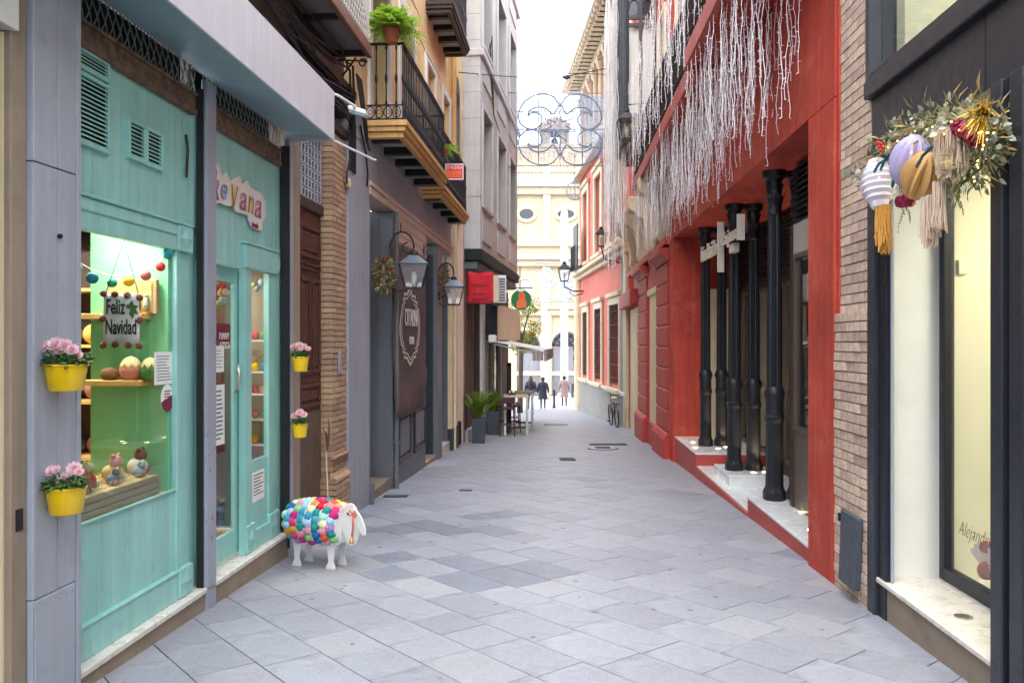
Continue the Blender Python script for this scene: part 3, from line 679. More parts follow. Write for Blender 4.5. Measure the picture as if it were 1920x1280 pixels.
dd = ['pink', 'pale blue', 'white', 'brown', 'red', 'olive', 'slate blue', 'straw yellow', 'pink', 'pale blue', 'white']; ordn = ['first', 'second', 'third', 'fourth', 'fifth', 'sixth', 'seventh', 'eighth', 'ninth', 'tenth', 'last']
for k in range(11):
    u_ = 4.22 + k * .095; d_ = -.2 - .12 * ((k * 7) % 3) / 2; r = .040 + .012 * ((k * 5) % 3); p = L.P(u_, d_, zg0 + .115)
    o = thing('woollen_doll', '%s woollen toy animal, %s from the left in the straw crate' % (dd[k], ordn[k]), 'wool toy', p, 'woollen toys in the straw crate')
    MB().ball(p + ZU * r * .8, r, 12, 8, (1, 1, .85)).build('body', 'doll%d' % (k % 8), o, smooth=True)
    h = MB().ball(p + ZU * r * 1.9 + L.n * .02, r * .62, 10, 8).build('head', 'doll%d' % ((k + (k % 3)) % 8), o, smooth=True)
    for sg in (-1, 1):
        MB().ball(p + ZU * r * 2.45 + L.n * .02 + L.t * sg * r * .4, r * .22, 8, 6).build('ear', 'doll%d' % ((k + 1) % 8), h, smooth=True)
        MB().ball(p + ZU * r * .35 + L.n * r * .7 + L.t * sg * r * .5, r * .35, 8, 6).build('paw', 'doll%d' % ((k + 2) % 8), o, smooth=True)
# things in the narrow window and door
cg = thing('pompom_cluster', 'cluster of orange, red and yellow wool pompoms hanging inside the shop door', 'pompoms', at(418, 545, 6.6))
for x, y, r, c in [(410, 530, 9, 0), (422, 535, 8, 4), (414, 548, 8, 7), (428, 524, 7, 5), (426, 548, 9, 0), (418, 562, 8, 1), (409, 572, 8, 5), (431, 540, 7, 3), (406, 545, 8, 4)]:
    MB().ball(at(x, y, 6.5), r / 1500 * 6.5, 10, 8, jit=.06).build('pompom', 'doll%d' % c, cg, smooth=True)
wb = thing('hanging_wool_balls', 'grey and blue wool balls hanging at the top of the narrow shop window', 'wool balls', at(485, 530, 7.0))
for x, y, r, c in [(491, 529, 7, 1), (482, 541, 6, 6), (476, 534, 5, 5)]:
    p = at(x, y, 7.05); MB().ball(p, r / 1500 * 7, 10, 8).build('wool_ball', 'doll%d' % c, wb, smooth=True); MB().tube([p, p + ZU * .1], .002, 4).build('thread', 'cable', wb)
dr = thing('window_shelf_rack', 'slim white rack with coloured wool behind the narrow shop window', 'rack', at(478, 850, 7.1))
for y in (640, 700, 742, 790, 838): MB().fb(L, 7.05, 7.25, -.32, -.14, L.z(480, y, -.2), L.z(480, y, -.2) + .012).build('shelf', 'white', dr)
for i, y in enumerate((640, 700, 742, 790, 838)):
    for k in range(2): MB().ball(L.P(7.13, -.27 + k * .08, L.z(480, y, -.2) + .052), .038, 10, 8).build('yarn_ball', ['doll4', 'egggreen', 'paperball3', 'paperball1', 'paperball5', 'eggpink'][(i * 2 + k) % 6], dr, smooth=True)
mat('signwhite', (222, 214, 208), .6, .06, 12, .05); mat('signpink', (196, 146, 158), .6, .1, 12, .05); mat('signgold', (208, 172, 96), .6, .1, 12, .05); mat('signblue', (166, 176, 206), .6, .1, 12, .05)
sg = thing('shop_sign', 'cut-out white sign with looping pastel lettering above the turquoise shop door', 'sign', L.P(lu(440, DT), DT, L.z(440, 420, DT)))
out = [(400, 312), (406, 306), (412, 330), (420, 322), (428, 340), (436, 334), (446, 330), (450, 345), (460, 338), (466, 352), (476, 358), (486, 362), (494, 378), (494, 405), (488, 418), (488, 431), (478, 431), (468, 424), (462, 404), (452, 400), (440, 398), (432, 386), (420, 386), (410, 380), (400, 382)]
m = MB(); m.prism(L, [(lu(x, DT), L.z(x, y, DT)) for x, y in out], DT + .003, DT + .018); m.build('backing', 'signwhite', sg)
for ch, x0, x1, y0, y1, mm in [('k', 400, 411, 316, 372, 'signpink'), ('e', 413, 425, 342, 372, 'signblue'), ('V', 433, 446, 344, 392, 'signgold'), ('a', 449, 462, 358, 392, 'signpink'), ('n', 464, 475, 366, 398, 'signgold'), ('a', 477, 490, 372, 406, 'signpink')]:
    d_ = DT + .02; o1 = L.P(lu(x0, d_), d_, L.z(x0, y1, d_))
    w_, h_ = lu(x1, d_) - lu(x0, d_), L.z(x0, y0, d_) - L.z(x0, y1, d_)
    text(ch, w_, h_, mm, sg, o1, L.t, ZU, .004, .25, offset=.03); text(ch, w_ * .9, h_ * .95, mat('signline', (112, 72, 88), .7, .1, 10), sg, o1 + L.n * .006 + L.t * w_ * .04, L.t, ZU, .002, .25, offset=-.035)
text('tienda', .13, .05, 'burgundy', sg, L.P(lu(468, DT), DT + .02, L.z(470, 426, DT)), L.t, ZU, .002, .2)
# flower pots
leafmat('geranium_leaf', (96, 140, 66), (50, 86, 42)); leafmat('petal_pink', (253, 228, 231), (244, 200, 210), rough=.6, trans=.35)
def petals(m, c, r, nrm):
    nrm = Vector(nrm).normalized(); q = ZU.rotation_difference(nrm)
    for ring, (n_, tilt_, rr) in enumerate(((5, 78, .35), (7, 62, .6), (9, 40, .85), (10, 16, 1.0))):
        for i in range(n_):
            a = 2 * math.pi * (i + .5 * (ring % 2)) / n_ + ring; t_ = R(tilt_)
            d = Vector((math.cos(a) * math.cos(t_), math.sin(a) * math.cos(t_), math.sin(t_))); up = Vector((-math.cos(a) * math.sin(t_), -math.sin(a) * math.sin(t_), math.cos(t_)))
            m.leaf(c + q @ (d * r * .08), q @ d, q @ up, r * rr * 1.05, r * .75, -.25, 3)
def flower_pot(x, y, Y, w, h, label, fl, seed, hook=None):
    rr = random.Random(seed); p = at(x, y, Y); s = Y / 1500; r = w * s / 2; H_ = h * s
    o = thing('flower_pot', label, 'flower pot', p, 'yellow flower pots on the shop front')
    MB().lathe(p, [(r * .76, 0), (r * .80, .004), (r * .99, H_ - .012), (r * 1.04, H_ - .01), (r * 1.04, H_), (r * .97, H_), (r * .95, H_ - .03)], 24).build('pot', 'yellowpot', o, smooth='auto')
    MB().lathe(p + ZU * (H_ - .03), [(r * .94, 0), (r * .9, .005)], 18).build('soil', 'soil', o)
    m = MB()
    for i in range(190):
        a, q = rr.uniform(0, 6.283), math.sqrt(rr.random()); c = p + Vector((math.cos(a) * r * q * 1.0, math.sin(a) * r * q * 1.0, H_ + rr.uniform(-.01, .45 * H_) * (1.1 - q * .6)))
        d = Vector((math.cos(a) + rr.uniform(-.6, .6), math.sin(a) + rr.uniform(-.6, .6), rr.uniform(-.5, .7))); m.leaf(c, d, ZU + Vector((rr.uniform(-.4, .4), rr.uniform(-.4, .4), 0)), r * rr.uniform(.3, .52), r * rr.uniform(.18, .3), .2, 3)
    m.build('foliage', 'geranium_leaf', o, recalc=False)['kind'] = 'stuff'
    for fx, fy, fr in fl:
        c = p + Vector((fx * s, -rr.uniform(.2, .7) * r, H_ + fy * s)); st_ = MB().tube([p + Vector((fx * s * .5, 0, H_ - .01)), c], .003, 5).build('flower_stem', 'geranium_leaf', o)
        m = MB(); petals(m, c, fr * s, Vector((fx * .012, -.75, .6))); m.build('blossom', 'petal_pink', st_, recalc=False)
    MB().tube([p + L.n * -r * 1.02 + ZU * H_ * .95, p + L.n * (-r * 1.0 - .05) + ZU * (H_ * .97)], .006, 6).build('hook', 'iron', o)
    return o
flower_pot(124, 732, 3.86, 74, 50, 'upper yellow pot with dense pale pink flowers on the near lilac pilaster', [(-28, 30, 14), (-10, 36, 15), (8, 34, 14), (22, 26, 13), (-36, 22, 9), (30, 16, 9), (0, 26, 13)], 1)
flower_pot(124, 961, 3.86, 70, 50, 'lower yellow pot with three open pink roses on the near lilac pilaster', [(-20, 30, 12), (22, 34, 14), (2, 12, 17), (-6, 34, 9), (34, 30, 9)], 2)
flower_pot(563, 696, 7.12, 32, 28, 'small yellow pot with pink flowers higher on the far shop post', [(-10, 18, 7), (0, 20, 8), (8, 18, 7), (16, 14, 6), (4, 14, 6)], 3)
flower_pot(562, 819, 7.12, 30, 26, 'small yellow pot with pink flowers lower on the far shop post', [(-8, 14, 7), (2, 20, 8), (10, 16, 7), (-2, 12, 6)], 4)
# ------------------------------------------------------------------ wool sheep
sc_ = at(604, 1062, 6.85); sp = thing('sheep_figure', 'white wooden sheep covered in colourful yarn balls standing on the paving', 'sheep figure', sc_)
ax = Vector((.93, -.36, 0)).normalized(); az = Vector((.36, .93, 0)).normalized()     # body axis (tail to head), depth axis
gz0 = gz(6.85)
mat('sheepwhite', (222, 222, 220), .45, .03, 6, .03)
def SP(a, b, z): return Vector((sc_.x, sc_.y, gz0 - SL * (ax.y * a + az.y * b))) + ax * a + az * b + ZU * z
cols = [(232, 60, 130), (250, 214, 40), (240, 100, 40), (70, 160, 190), (140, 210, 130), (214, 40, 60), (200, 40, 130), (170, 200, 236), (248, 232, 190), (224, 150, 170), (30, 150, 140), (214, 160, 30), (176, 140, 200), (240, 170, 130), (40, 110, 180), (170, 226, 210)]
for i, c in enumerate(cols): mat('wool%d' % i, c, .95, .1, 50, .9, 45, aniso=(1, 3, 1))
bm_me = {}
for k in range(16):
    b = MB(); r = .036
    for i in range(7):       # wound skeins: a ball wrapped by rings of strand
        q = Matrix.Rotation(i * .9, 3, 'X') @ Matrix.Rotation(i * 1.3, 3, 'Y')
        for j in range(-1, 2): b.tube([q @ Vector((r * math.cos(t) * math.sqrt(1 - (j * .3) ** 2), r * math.sin(t) * math.sqrt(1 - (j * .3) ** 2), r * j * .3)) for t in [2 * math.pi * z / 12 for z in range(12)]], .0068, 4, closed=True)
    b.ball((0, 0, 0), r * 1.0, 10, 8)
    bm_me[k] = b.mesh('yarn_ball'); bm_me[k].materials.append(MATS['wool%d' % k]); bm_me[k].polygons.foreach_set('use_smooth', [True] * len(bm_me[k].polygons))
def scallop(m, f, n, r, amp, th, vec):
    pts = []
    for i in range(n * 6):
        t = 2 * math.pi * i / (n * 6); k = 1 + amp * abs(math.sin(n * t / 2)); pts.append(f(t, r * k))
    m.ext(pts, vec * th)
body_c = .37
ra, rz = .17, .165
nst = 8
for i in range(nst):                       # ribs: scalloped discs across the body, yarn balls between them
    a = -.27 + i * .07; sh_ = 1 - .28 * abs((i - 3.3) / 4.2) ** 2
    m = MB(); scallop(m, lambda t, k: SP(a, math.cos(t) * k * ra / .17 * sh_, body_c + math.sin(t) * k * sh_ * (rz / .17)), 14, .19, .07, .010, ax); m.build('rib', 'sheepwhite', sp)
    if i < nst - 1:
        for j in range(15):
            t = R(-50 + (j + .5 * (i % 2)) * 280 / 14.5); sh2 = 1 - .28 * abs((i + .5 - 3.3) / 4.2) ** 2
            p = SP(a + .04 + rnd.uniform(-.008, .008), math.cos(t) * .178 * sh2, body_c + math.sin(t) * .172 * sh2)
            inst(bm_me[rnd.randrange(16)], 'yarn_ball', sp, Matrix.Translation(p) @ Matrix.Rotation(rnd.uniform(0, 6), 4, 'Z') @ Matrix.Rotation(rnd.uniform(0, 6), 4, 'X'))
for j in range(7):
    t = 2 * math.pi * j / 7; p = SP(-.31, math.cos(t) * .09 * (j > 0), body_c + .02 + math.sin(t) * .09 * (j > 0)); inst(bm_me[(j * 5) % 16], 'yarn_ball', sp, Matrix.Translation(p))
for sgn in (-1, 1):                        # side boards with scalloped lower edge and legs
    for a in (-.2, .14):
        y_ = sgn * .085
        pts = [(-.035, .34), (-.035, .18), (-.022, .06), (-.045, .02), (-.045, 0), (.045, 0), (.04, .03), (.025, .07), (.04, .18), (.06, .26), (.06, .34)]
        m = MB(); m.ext([SP(a + x, y_, z) for x, z in pts], az * .016); m.build('leg', 'sheepwhite', sp, bevel=.002)
    m = MB(); pts = [SP(-.26, sgn * .075, .36)]
    for i in range(7):
        a0 = -.26 + i * .07
        for t in range(5): pts.append(SP(a0 + .07 * t / 4, sgn * .075, .225 - .025 * math.sin(math.pi * t / 4)))
    pts.append(SP(.24, sgn * .075, .36)); m.ext(pts, az * .012); m.build('belly_board', 'sheepwhite', sp)
hm = MB()                                  # head: broad scalloped oval board, muzzle slab, ears
hc = SP(.34, -.07, .40); hx = (ax * .25 + az * .97).normalized(); hv = (ax * .97 - az * .25).normalized()
scallop(hm, lambda t, k: hc + (-az * .35 + ax * .94) * (math.cos(t) * k * .112) + ZU * (math.sin(t) * k * .172 - .01), 22, 1.0, .035, .014, (az * -.94 - ax * .35)); head = hm.build('head', 'sheepwhite', sp, bevel=.002)
fwd = (-az * .94 - ax * .35).normalized(); sde = (-az * .35 + ax * .94).normalized()
for sx, tz in ((.11, -18),):
    m = MB(); e = hc + sde * .085 + ZU * .115 + fwd * .035
    m.ext([e + (sde * math.cos(R(-50)) + ZU * math.sin(R(-50))) * (.10 + .125 * math.cos(t)) + (sde * math.sin(R(50)) + ZU * math.cos(R(50))) * (.052 * math.sin(t)) for t in [2 * math.pi * i / 20 for i in range(20)]], fwd * .012); m.build('ear', 'sheepwhite', head, bevel=.003)
MB().ball(hc + fwd * .018 + sde * -.03 + ZU * .075, .011, 8, 6).build('eye', 'ink', head, smooth=True)
mat('ribbon', (226, 96, 66), .6, .1, 10, .1); mat('brass', (206, 160, 70), .3, .1, 10, .05, metal=.9)
rb = MB(); e = hc + fwd * .055 + sde * .08 + ZU * .095
for s1 in (-1, 1): rb.tube([e, e + sde * .03 * s1 + ZU * .03, e + sde * .05 * s1 + ZU * .0, e + sde * .03 * s1 - ZU * .02, e], .005, 5)
rb.tube([e, e - ZU * .09 + sde * .004, e - ZU * .19 - sde * .012], .004, 5); rb.tube([e, e - ZU * .1 + sde * .018, e - ZU * .2], .004, 5); rbo = rb.build('ribbon', 'ribbon', head, smooth=True)
MB().lathe(e - ZU * .24 - sde * .01, [(.022, 0), (.02, .008), (.013, .03), (.006, .04)], 12).build('bell', 'brass', rbo, smooth=True)
# ------------------------------------------------------------------ old doorway house (door, brick pier, dark balcony above)
def GY(y): return 2475 / (y - 698.5)
oh = thing('old_house', 'narrow old house with carved dark wooden door, iron grille and brick pier', 'building', L.P(8, 0, gz(8)))
MB().fb(L, lu(549) + .002, lu(565), -.4, -.01, -.6, 3.75).build('door_jamb', 'tanstone', oh, bevel=.005)
D2 = -.1; e0, e1 = lu(566, D2) - .12, lu(608, D2)
zl = L.z(590, 383, D2)
MB().fb(L, e0, e1 + .02, -.5, D2 - .03, -.6, .93).build('door_lower', 'doorkick', oh)
door = MB().fb(L, e0, e1 + .02, -.5, D2 - .04, .932, zl - .08).build('door', 'doorwood', oh)
um = (e0 + e1) / 2
for a, b, z0, z1 in [(e0 + .14, e1 - .06, 2.5, 2.83), (e0 + .14, e1 - .06, 2.38, 2.44), (e0 + .16, um + .04, 1.32, 2.3), (um + .1, e1 - .06, 1.32, 2.3), (e0 + .14, e1 - .06, .98, 1.22)]:
    w_ = .04 if z1 - z0 > .15 else .015
    f_ = MB().frame(L, a, b, z0, z1, w_, D2 - .04, D2 - .015).build('panel_frame', 'doorwood', door, bevel=.006)
    if z1 - z0 > .15: MB().fb(L, a + .07, b - .07, D2 - .04, D2 - .022, z0 + .07, z1 - .07).build('raised_panel', 'doorwood', f_, bevel=.012)
MB().fb(L, e0, e1 + .02, -.5, D2 - .0, zl - .078, zl + .03).build('transom_beam', 'darkwood', oh, bevel=.01)
MB().fb(L, e0, e1 + .02, -.55, -.5, zl + .03, 3.9).build('transom_back', 'blackrubber', oh)
gr = MB()
for i in range(9): a = e0 + .06 + i * .1; gr.tube([L.P(a, D2 - .02, zl + .03), L.P(a, D2 - .02, 3.9)], .008, 6)
for k in range(7):
    z = zl + .08 + k * .11
    for i in range(9):
        a = e0 + .06 + i * .1 + .05; gr.tube([L.P(a + .04 * math.cos(t), D2 - .018, z + .045 * math.sin(t)) for t in [2 * math.pi * q / 10 for q in range(10)]], .006, 5, closed=True)
gr.build('iron_grille', 'steelpost', oh)
# brick pier
b0, b1 = lu(624), lu(650) - .004
pier = MB().fb(L, b0 + .012, b1 - .004, -.5, -.012, -.6, 3.9).build('brick_pier', 'mortar', oh)
bme = {}
def brick(F_, u0, u1, d0, d1, z0, z1, mname, parent, jit=.004):
    key = (round(u1 - u0, 3), round(d1 - d0, 3), round(z1 - z0, 3), mname)
    if key not in bme:
        m = MB(); m.box(0, key[0], 0, key[1], 0, key[2]); me = m.mesh('brick'); me.materials.append(MATS[mname]); bme[key] = me
    p = F_.P(u0, d0 + rnd.uniform(-jit, jit), z0)
    M4 = Matrix(((F_.t.x, F_.n.x, 0, p.x), (F_.t.y, F_.n.y, 0, p.y), (0, 0, 1, p.z), (0, 0, 0, 1)))
    return inst(bme[key], 'brick', parent, M4)
CH = .0615; k = 0; z = .42
while z < 3.86:
    W3 = (b1 - b0)
    cuts = [0, W3 * .5, W3] if k % 2 == 0 else [0, W3 * .25, W3 * .75, W3]
    for a, b in zip(cuts, cuts[1:]): brick(L, b0 + a, b0 + b - .009, -.13, .0, z, z + CH - .011, 'brick', pier)
    z += CH; k += 1
z = -.42
while z < .14:
    for a, b in ((0, .18), (.18, .36), (.36, b1 - b0 + .03)): brick(L, b0 - .03 + a, b0 - .03 + b - .009, -.13, .045, z, z + CH - .011, 'brick', pier)
    z += CH
for z in (.26, .32):
    for a, b in ((0, .26), (.26, b1 - b0)): brick(L, b0 + a, b0 + b - .009, -.13, .0, z, z + CH - .011, 'brick', pier)
prof = [(-.02, .0), (.05, 0), (.05, .03), (.02, .06), (.0, .10), (-.02, .10)]
m = MB(); m.ext([L.P(b0 - .03, d, .145 + z) for d, z in prof], L.t * (b1 - b0 + .03)); m.build('base_moulding', 'brick', pier)
m = MB(); m.ext([L.P(b0 - .03, d, .385 + z) for d, z in [(-.02, 0), (.012, 0), (.045, .015), (.045, .03), (-.02, .034)]], L.t * (b1 - b0 + .03)); m.build('base_cornice', 'brick', pier)
MB().tube([L.P(lu(648), .02, L.z(648, 343)), L.P(lu(648), .05, L.z(648, 343))], .055, 6).build('junction_box', 'cream', oh)
MB().fb(L, lu(634), lu(638), .0, .02, L.z(636, 700), L.z(636, 660)).build('bell_panel', 'steelpost', oh, bevel=.003)
# bamboo stake with dried leaf leaning in the doorway
sk = thing('dried_palm_stake', 'pale stake with a dry leaf leaning beside the brick pier behind the sheep', 'stake', L.P(8.3, .03, gz(8.3)))
MB().tube([L.P(8.28, .05, gz(8.3)), L.P(8.3, .0, .75)], .008, 6).build('stick', 'cream', sk); m = MB(); m.leaf(L.P(8.3, .0, .45), ZU + L.n * .1, L.n, .42, .09, .1, 3); m.leaf(L.P(8.3, .0, .5), ZU - L.t * .2, L.n, .3, .07, .2, 3); m.build('dry_leaf', 'copper', sk)
# dark timber upper storey with cables and a projecting balcony
MB().fb(L, lu(549) + .005, 9.4, -.6, -.12, 3.92, 9).build('upper_wall', 'darkwood', oh)
for z, d in ((3.93, .02), (4.18, .0), (4.46, .04)): MB().fb(L, lu(549) + .008, 9.38, -.14, d, z, z + .1).build('timber_beam', 'darkwood', oh, bevel=.01)
ob = thing('timber_balcony', 'dark timber balcony with copper edge and grey lattice above the awning', 'balcony', L.P(9.2, .2, 4.9))
for i in range(5): MB().fb(L, 4.0 + i, 4.97 + i, -.12, .24, 4.9, 4.93).build('soffit_panel', mat('speckle', (120, 118, 116), .8, .5, 90, .3, 120), ob)
MB().fb(L, 4.1, 9.08, .24, .3, 4.84, 4.98).build('edge_board', 'copper', ob, bevel=.01)
MB().fb(L, 9.0, 9.08, -.12, .24, 4.86, 4.98).build('edge_board', 'copper', ob, bevel=.01)
for i in range(6): MB().fb(L, 3.96 + i, 4.0 + i, -.12, .24, 4.84, 4.93).build('joist', 'darkwood', ob)
m = MB()
for i in range(62):
    a = 4.1 + i * .08
    for sg_ in (-1, 1): m.tube([L.P(a, .27, 5.0), L.P(min(a + sg_ * .5, 9.08), .27, 5.9)], .012, 4, False)
m.build('lattice_screen', 'greystone2', ob)['kind'] = 'stuff'
MB().fb(L, 4.1, 9.08, .2, .23, 4.98, 5.95).build('screen_back', 'whiteplaster', ob)
br = MB()
br.tube([L.P(9.04, -.1, 4.55), L.P(9.04, .12, 4.84)], .012, 6); br.tube([L.P(9.04, .2 + .05 * math.cos(t) * (1 - t / 14), 4.78 + .05 * math.sin(t) * (1 - t / 14)) for t in [q * .5 for q in range(18)]], .01, 6); br.tube([L.P(9.04, -.1, 4.82), L.P(9.04, .24, 4.8)], .01, 6); br.build('iron_bracket', 'ironblack', ob)
cb = thing('cable_bundle', 'bundle of dark cables sagging along the old house above the awning', 'cables', L.P(8.8, .05, 3.5))
for i in range(14):
    r2 = random.Random(i); z0 = 4.2 + r2.uniform(-.2, .55); pts = [L.P(5 + q * .5, r2.uniform(.02, .1), z0 + .08 * math.sin(q + i) + r2.uniform(-.03, .03) - .0 * q) for q in range(9)]
    pts += [L.P(9.15 + r2.uniform(-.1, .15), .05, 4.0 + r2.uniform(-.1, .2)), L.P(9.2 + r2.uniform(-.1, .2), .03, 3.6)]
    MB().tube(pts, .008 + .006 * r2.random(), 5, False).build('cable', 'cable', cb, smooth=True)
MB().tube([L.P(9.0, .05, 4.0), L.P(9.02, .06, 3.7), L.P(8.93, .05, 3.5), L.P(8.98, .04, 3.42)], .01, 5).build('cable', 'cable', cb)
MB().tube([L.P(9.5, .05, 4.2), L.P(9.75, .05, 3.95), L.P(9.85, .05, 3.7), L.P(9.85, .04, 3.55)], .012, 5).build('cable', 'cable', cb)
for i in range(5): MB().tube([L.P(9.3 + .05 * i, .06, 4.75), L.P(9.35 + .06 * i, .1, 4.4 - .03 * i), L.P(9.65 + .02 * i, .08, 4.06), L.P(9.9, .06, 4.0)], .012, 5).build('cable', 'cable', cb)
fl = thing('floodlight', 'small white floodlight on an arm beyond the awning end', 'floodlight', L.P(7.3, .3, 3.95))
MB().tube([L.P(7.25, .30, 3.91), L.P(7.6, .34, 3.97), L.P(8.0, .4, 3.98)], .014, 8).build('arm', 'white', fl)
MB().hexa([L.P(8.0 + a, .4 + b, 3.96 + c - .3 * b) for c in (-.03, .02) for a, b in ((0, -.08), (.1, -.08), (.1, .1), (0, .1))]).build('housing', 'white', fl, bevel=.01)
MB().hexa([L.P(8.01 + a, .4 + b, 3.922 + c - .3 * b) for c in (-.01, .005) for a, b in ((0, -.07), (.08, -.07), (.08, .09), (0, .09))]).build('lens', 'awningunder', fl)
pp = thing('conduit_pole', 'thin white pole sticking out from the awning end', 'pole', L.P(7.25, .4, 3.46))
MB().tube([L.P(U3 + .02, .36, 3.475), L.P(8.2, .55, 3.49)], .012, 8).build('tube', 'white', pp); MB().ball(L.P(8.2, .55, 3.49), .016, 8, 6).build('end_cap', 'steelpost', pp)
# ------------------------------------------------------------------ grey tavern front
tv = thing('grey_tavern', 'blue-grey painted tavern front with brown banner and panelled shutters', 'shop', L.P(11, 0, gz(11)))
g0, g1 = lu(650), lu(690)
MB().fb(L, g0, g1, -.5, .02, -.8, 4.05).build('pilaster', 'shoplilac', tv, bevel=.01)
MB().fb(L, g1, g1 + .12, -.5, .0, -.8, 3.62).build('pilaster_edge', 'shopgrey', tv, bevel=.006)
MB().fb(L, g1, g1 + .1, .0, .06, -.8, -.12).build('pilaster_foot', 'shopgrey', tv, bevel=.01)
MB().fb(L, g0, 17.1, -.5, .022, 4.053, 4.4).build('fascia', 'shoplilac', tv, bevel=.006)
MB().fb(L, g1 + .002, 17.1, -.5, .012, 3.66, 4.05).build('fascia', 'shoplilac', tv, bevel=.004)
MB().fb(L, g1 - .02, 17.05, -.3, .05, 3.60, 3.657).build('cornice_moulding', 'beigepink', tv, bevel=.008)
MB().fb(L, g1 + .0, 17.0, -.3, .03, 3.50, 3.597).build('cornice_moulding', 'beigepink', tv, bevel=.008)
oA0, oA1 = g1 + .122, lu(735)
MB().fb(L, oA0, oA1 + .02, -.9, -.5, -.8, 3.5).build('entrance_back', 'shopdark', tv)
MB().fb(L, oA1, oA1 + .12, -.9, .01, -.8, 3.5).build('entrance_side', 'shopgrey', tv, bevel=.004)
MB().fb(L, oA1 - .012, oA1, -.4, -.2, -.2, 3.4).build('entrance_panel', 'shopgrey', tv, bevel=.004)
MB().fb(L, oA0, oA1, -.9, -.02, -.8, -.28).build('doorstep', 'basestone', tv, bevel=.01)
MB().tube([L.P(oA1 + .06, .05, gz(11.5)), L.P(oA1 + .06, .05, 3.5)], .035, 10).build('drainpipe', 'shopgrey', tv)
for z in (-.3, .2, 1.2, 2.2): MB().tube([L.P(oA1 + .06, .05, z - .02), L.P(oA1 + .06, .05, z + .02)], .048, 10).build('pipe_collar', 'shopgrey', tv)
v0, vm, v1 = lu(741), lu(772), lu(798)
for a, b in ((v0, vm - .008), (vm, v1)):
    lf = MB().fb(L, a, b, -.1, .0, gz(13) + .02, 3.05).build('shutter_leaf', 'shopgrey', tv, bevel=.004)
    z0, z1 = L.z((772 if a > v0 + .1 else 745), (862 if a == v0 else 842)), L.z((772 if a > v0 + .1 else 745), (797 if a == v0 else 776))
    z0, z1 = -.16, .6
    MB().frame(L, a + .14, b - .14, z0, z1, .08, .0, .035).build('panel_moulding', 'shopdark', lf, bevel=.012)
    MB().fb(L, a + .25, b - .25, .0, .022, z0 + .11, z1 - .11).build('raised_panel', 'shopgrey', lf, bevel=.012)
MB().fb(L, v0, v1, -.1, .01, 3.06, 3.5).build('transom_panel', 'beigepink', tv)
for k in range(3): MB().fb(L, v0 + .02, v1, .01, .022, 3.10 + k * .13, 3.16 + k * .13).build('transom_moulding', 'beigepink', tv, bevel=.006)
MB().fb(L, vm + .9, v1 - .15, .01, .028, 3.12, 3.3).build('vent_grille', 'shopdark', tv)
oB1 = lu(820)
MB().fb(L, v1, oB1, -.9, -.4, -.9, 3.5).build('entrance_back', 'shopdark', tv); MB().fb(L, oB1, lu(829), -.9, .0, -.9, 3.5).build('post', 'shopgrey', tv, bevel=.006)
MB().fb(L, oB1 - .012, oB1, -.3, -.08, -.5, 3.3).build('post_panel', 'shopdark', tv)
MB().fb(L, v1, oB1, -.9, -.02, -.9, -.5).build('doorstep', 'basestone', tv)
oC1 = lu(845)
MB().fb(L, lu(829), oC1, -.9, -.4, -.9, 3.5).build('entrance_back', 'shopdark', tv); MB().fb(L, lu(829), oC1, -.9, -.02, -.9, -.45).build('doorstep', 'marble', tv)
MB().fb(L, oC1 - .1, oC1, -.4, -.06, -.45, 3.3).build('entrance_side', 'shopgrey', tv)
c0, c1 = lu(845), lu(868)
MB().fb(L, c0, (c0 + c1) / 2 - .1, -.9, .02, -.9, 4.4).build('end_pilaster', 'cream', tv, bevel=.008)
MB().fb(L, (c0 + c1) / 2 - .1, c1, -.9, -.15, -.9, 4.4).build('end_wall', 'whiteplaster', tv)
MB().fb(L, (c0 + c1) / 2 - .1, c1, -.9, .0, -.9, -.2).build('end_plinth', 'darkgreen', tv); MB().fb(L, c1 - .25, c1, -.9, .03, -.9, 4.4).build('end_pilaster', 'beigepink', tv)
MB().fb(L, c0 - .02, (c0 + c1) / 2 - .08, -.9, .05, -.9, -.2).build('end_plinth', 'shopdark', tv)
MB().tube([L.P(c0 + .2, .06, -.7), L.P(c0 + .2, .06, 4.3)], .03, 8).build('drainpipe', 'cream', tv)
# banner
bnr = thing('fabric_banner', 'brown fabric banner reading Catalina with scalloped white frame', 'banner', L.P((v0 + v1) / 2, .05, L.z(770, 750)))
mat('brownfabric', (92, 74, 68), .8, .08, 4, .15, 120); mat('bannerprint', (226, 216, 206), .8, .05, 10)
ba, bb = lu(738, .05), lu(797, .05); zt = 3.06
m = MB(); NX, NZ = 22, 26
def bd(u, z): return .055 + .012 * math.sin((u - ba) * 9 + z * 2.2) * (.4 + .6 * (z < .8)) + .010 * math.sin(z * 5 + u * 3) + (.035 * math.exp(-((z - .55 - .55 * (u - ba) / (bb - ba)) * 5) ** 2))
def bzl(u): return .60 - .0 * u + .08 * math.sin((u - ba) / (bb - ba) * math.pi) * -1
for i in range(NX + 1):
    u = ba + (bb - ba) * i / NX
    for k in range(NZ + 1):
        z = bzl(u) + (zt - bzl(u)) * k / NZ; m.v.append(L.P(u, bd(u, z), z))
for i in range(NX):
    for k in range(NZ): a = i * (NZ + 1) + k; m.f.append((a, a + NZ + 1, a + NZ + 2, a + 1))
o = m.build('cloth', 'brownfabric', bnr, smooth=True); o.modifiers.new('s', 'SOLIDIFY').thickness = .004
cu, cz, ru, rz_ = (lu(749, .07) + lu(789, .07)) / 2, L.z(768, 612), .84, .62
half = [(0, -1), (.28, -.8), (.5, -.8), (.5, -.66), (.64, -.66), (.66, -.52), (.8, -.46), (.93, -.2), (.97, 0)]
half = half + [(x, -z) for x, z in half[::-1][1:]]
outl = half + [(-x, z) for x, z in half[::-1][1:-1]]
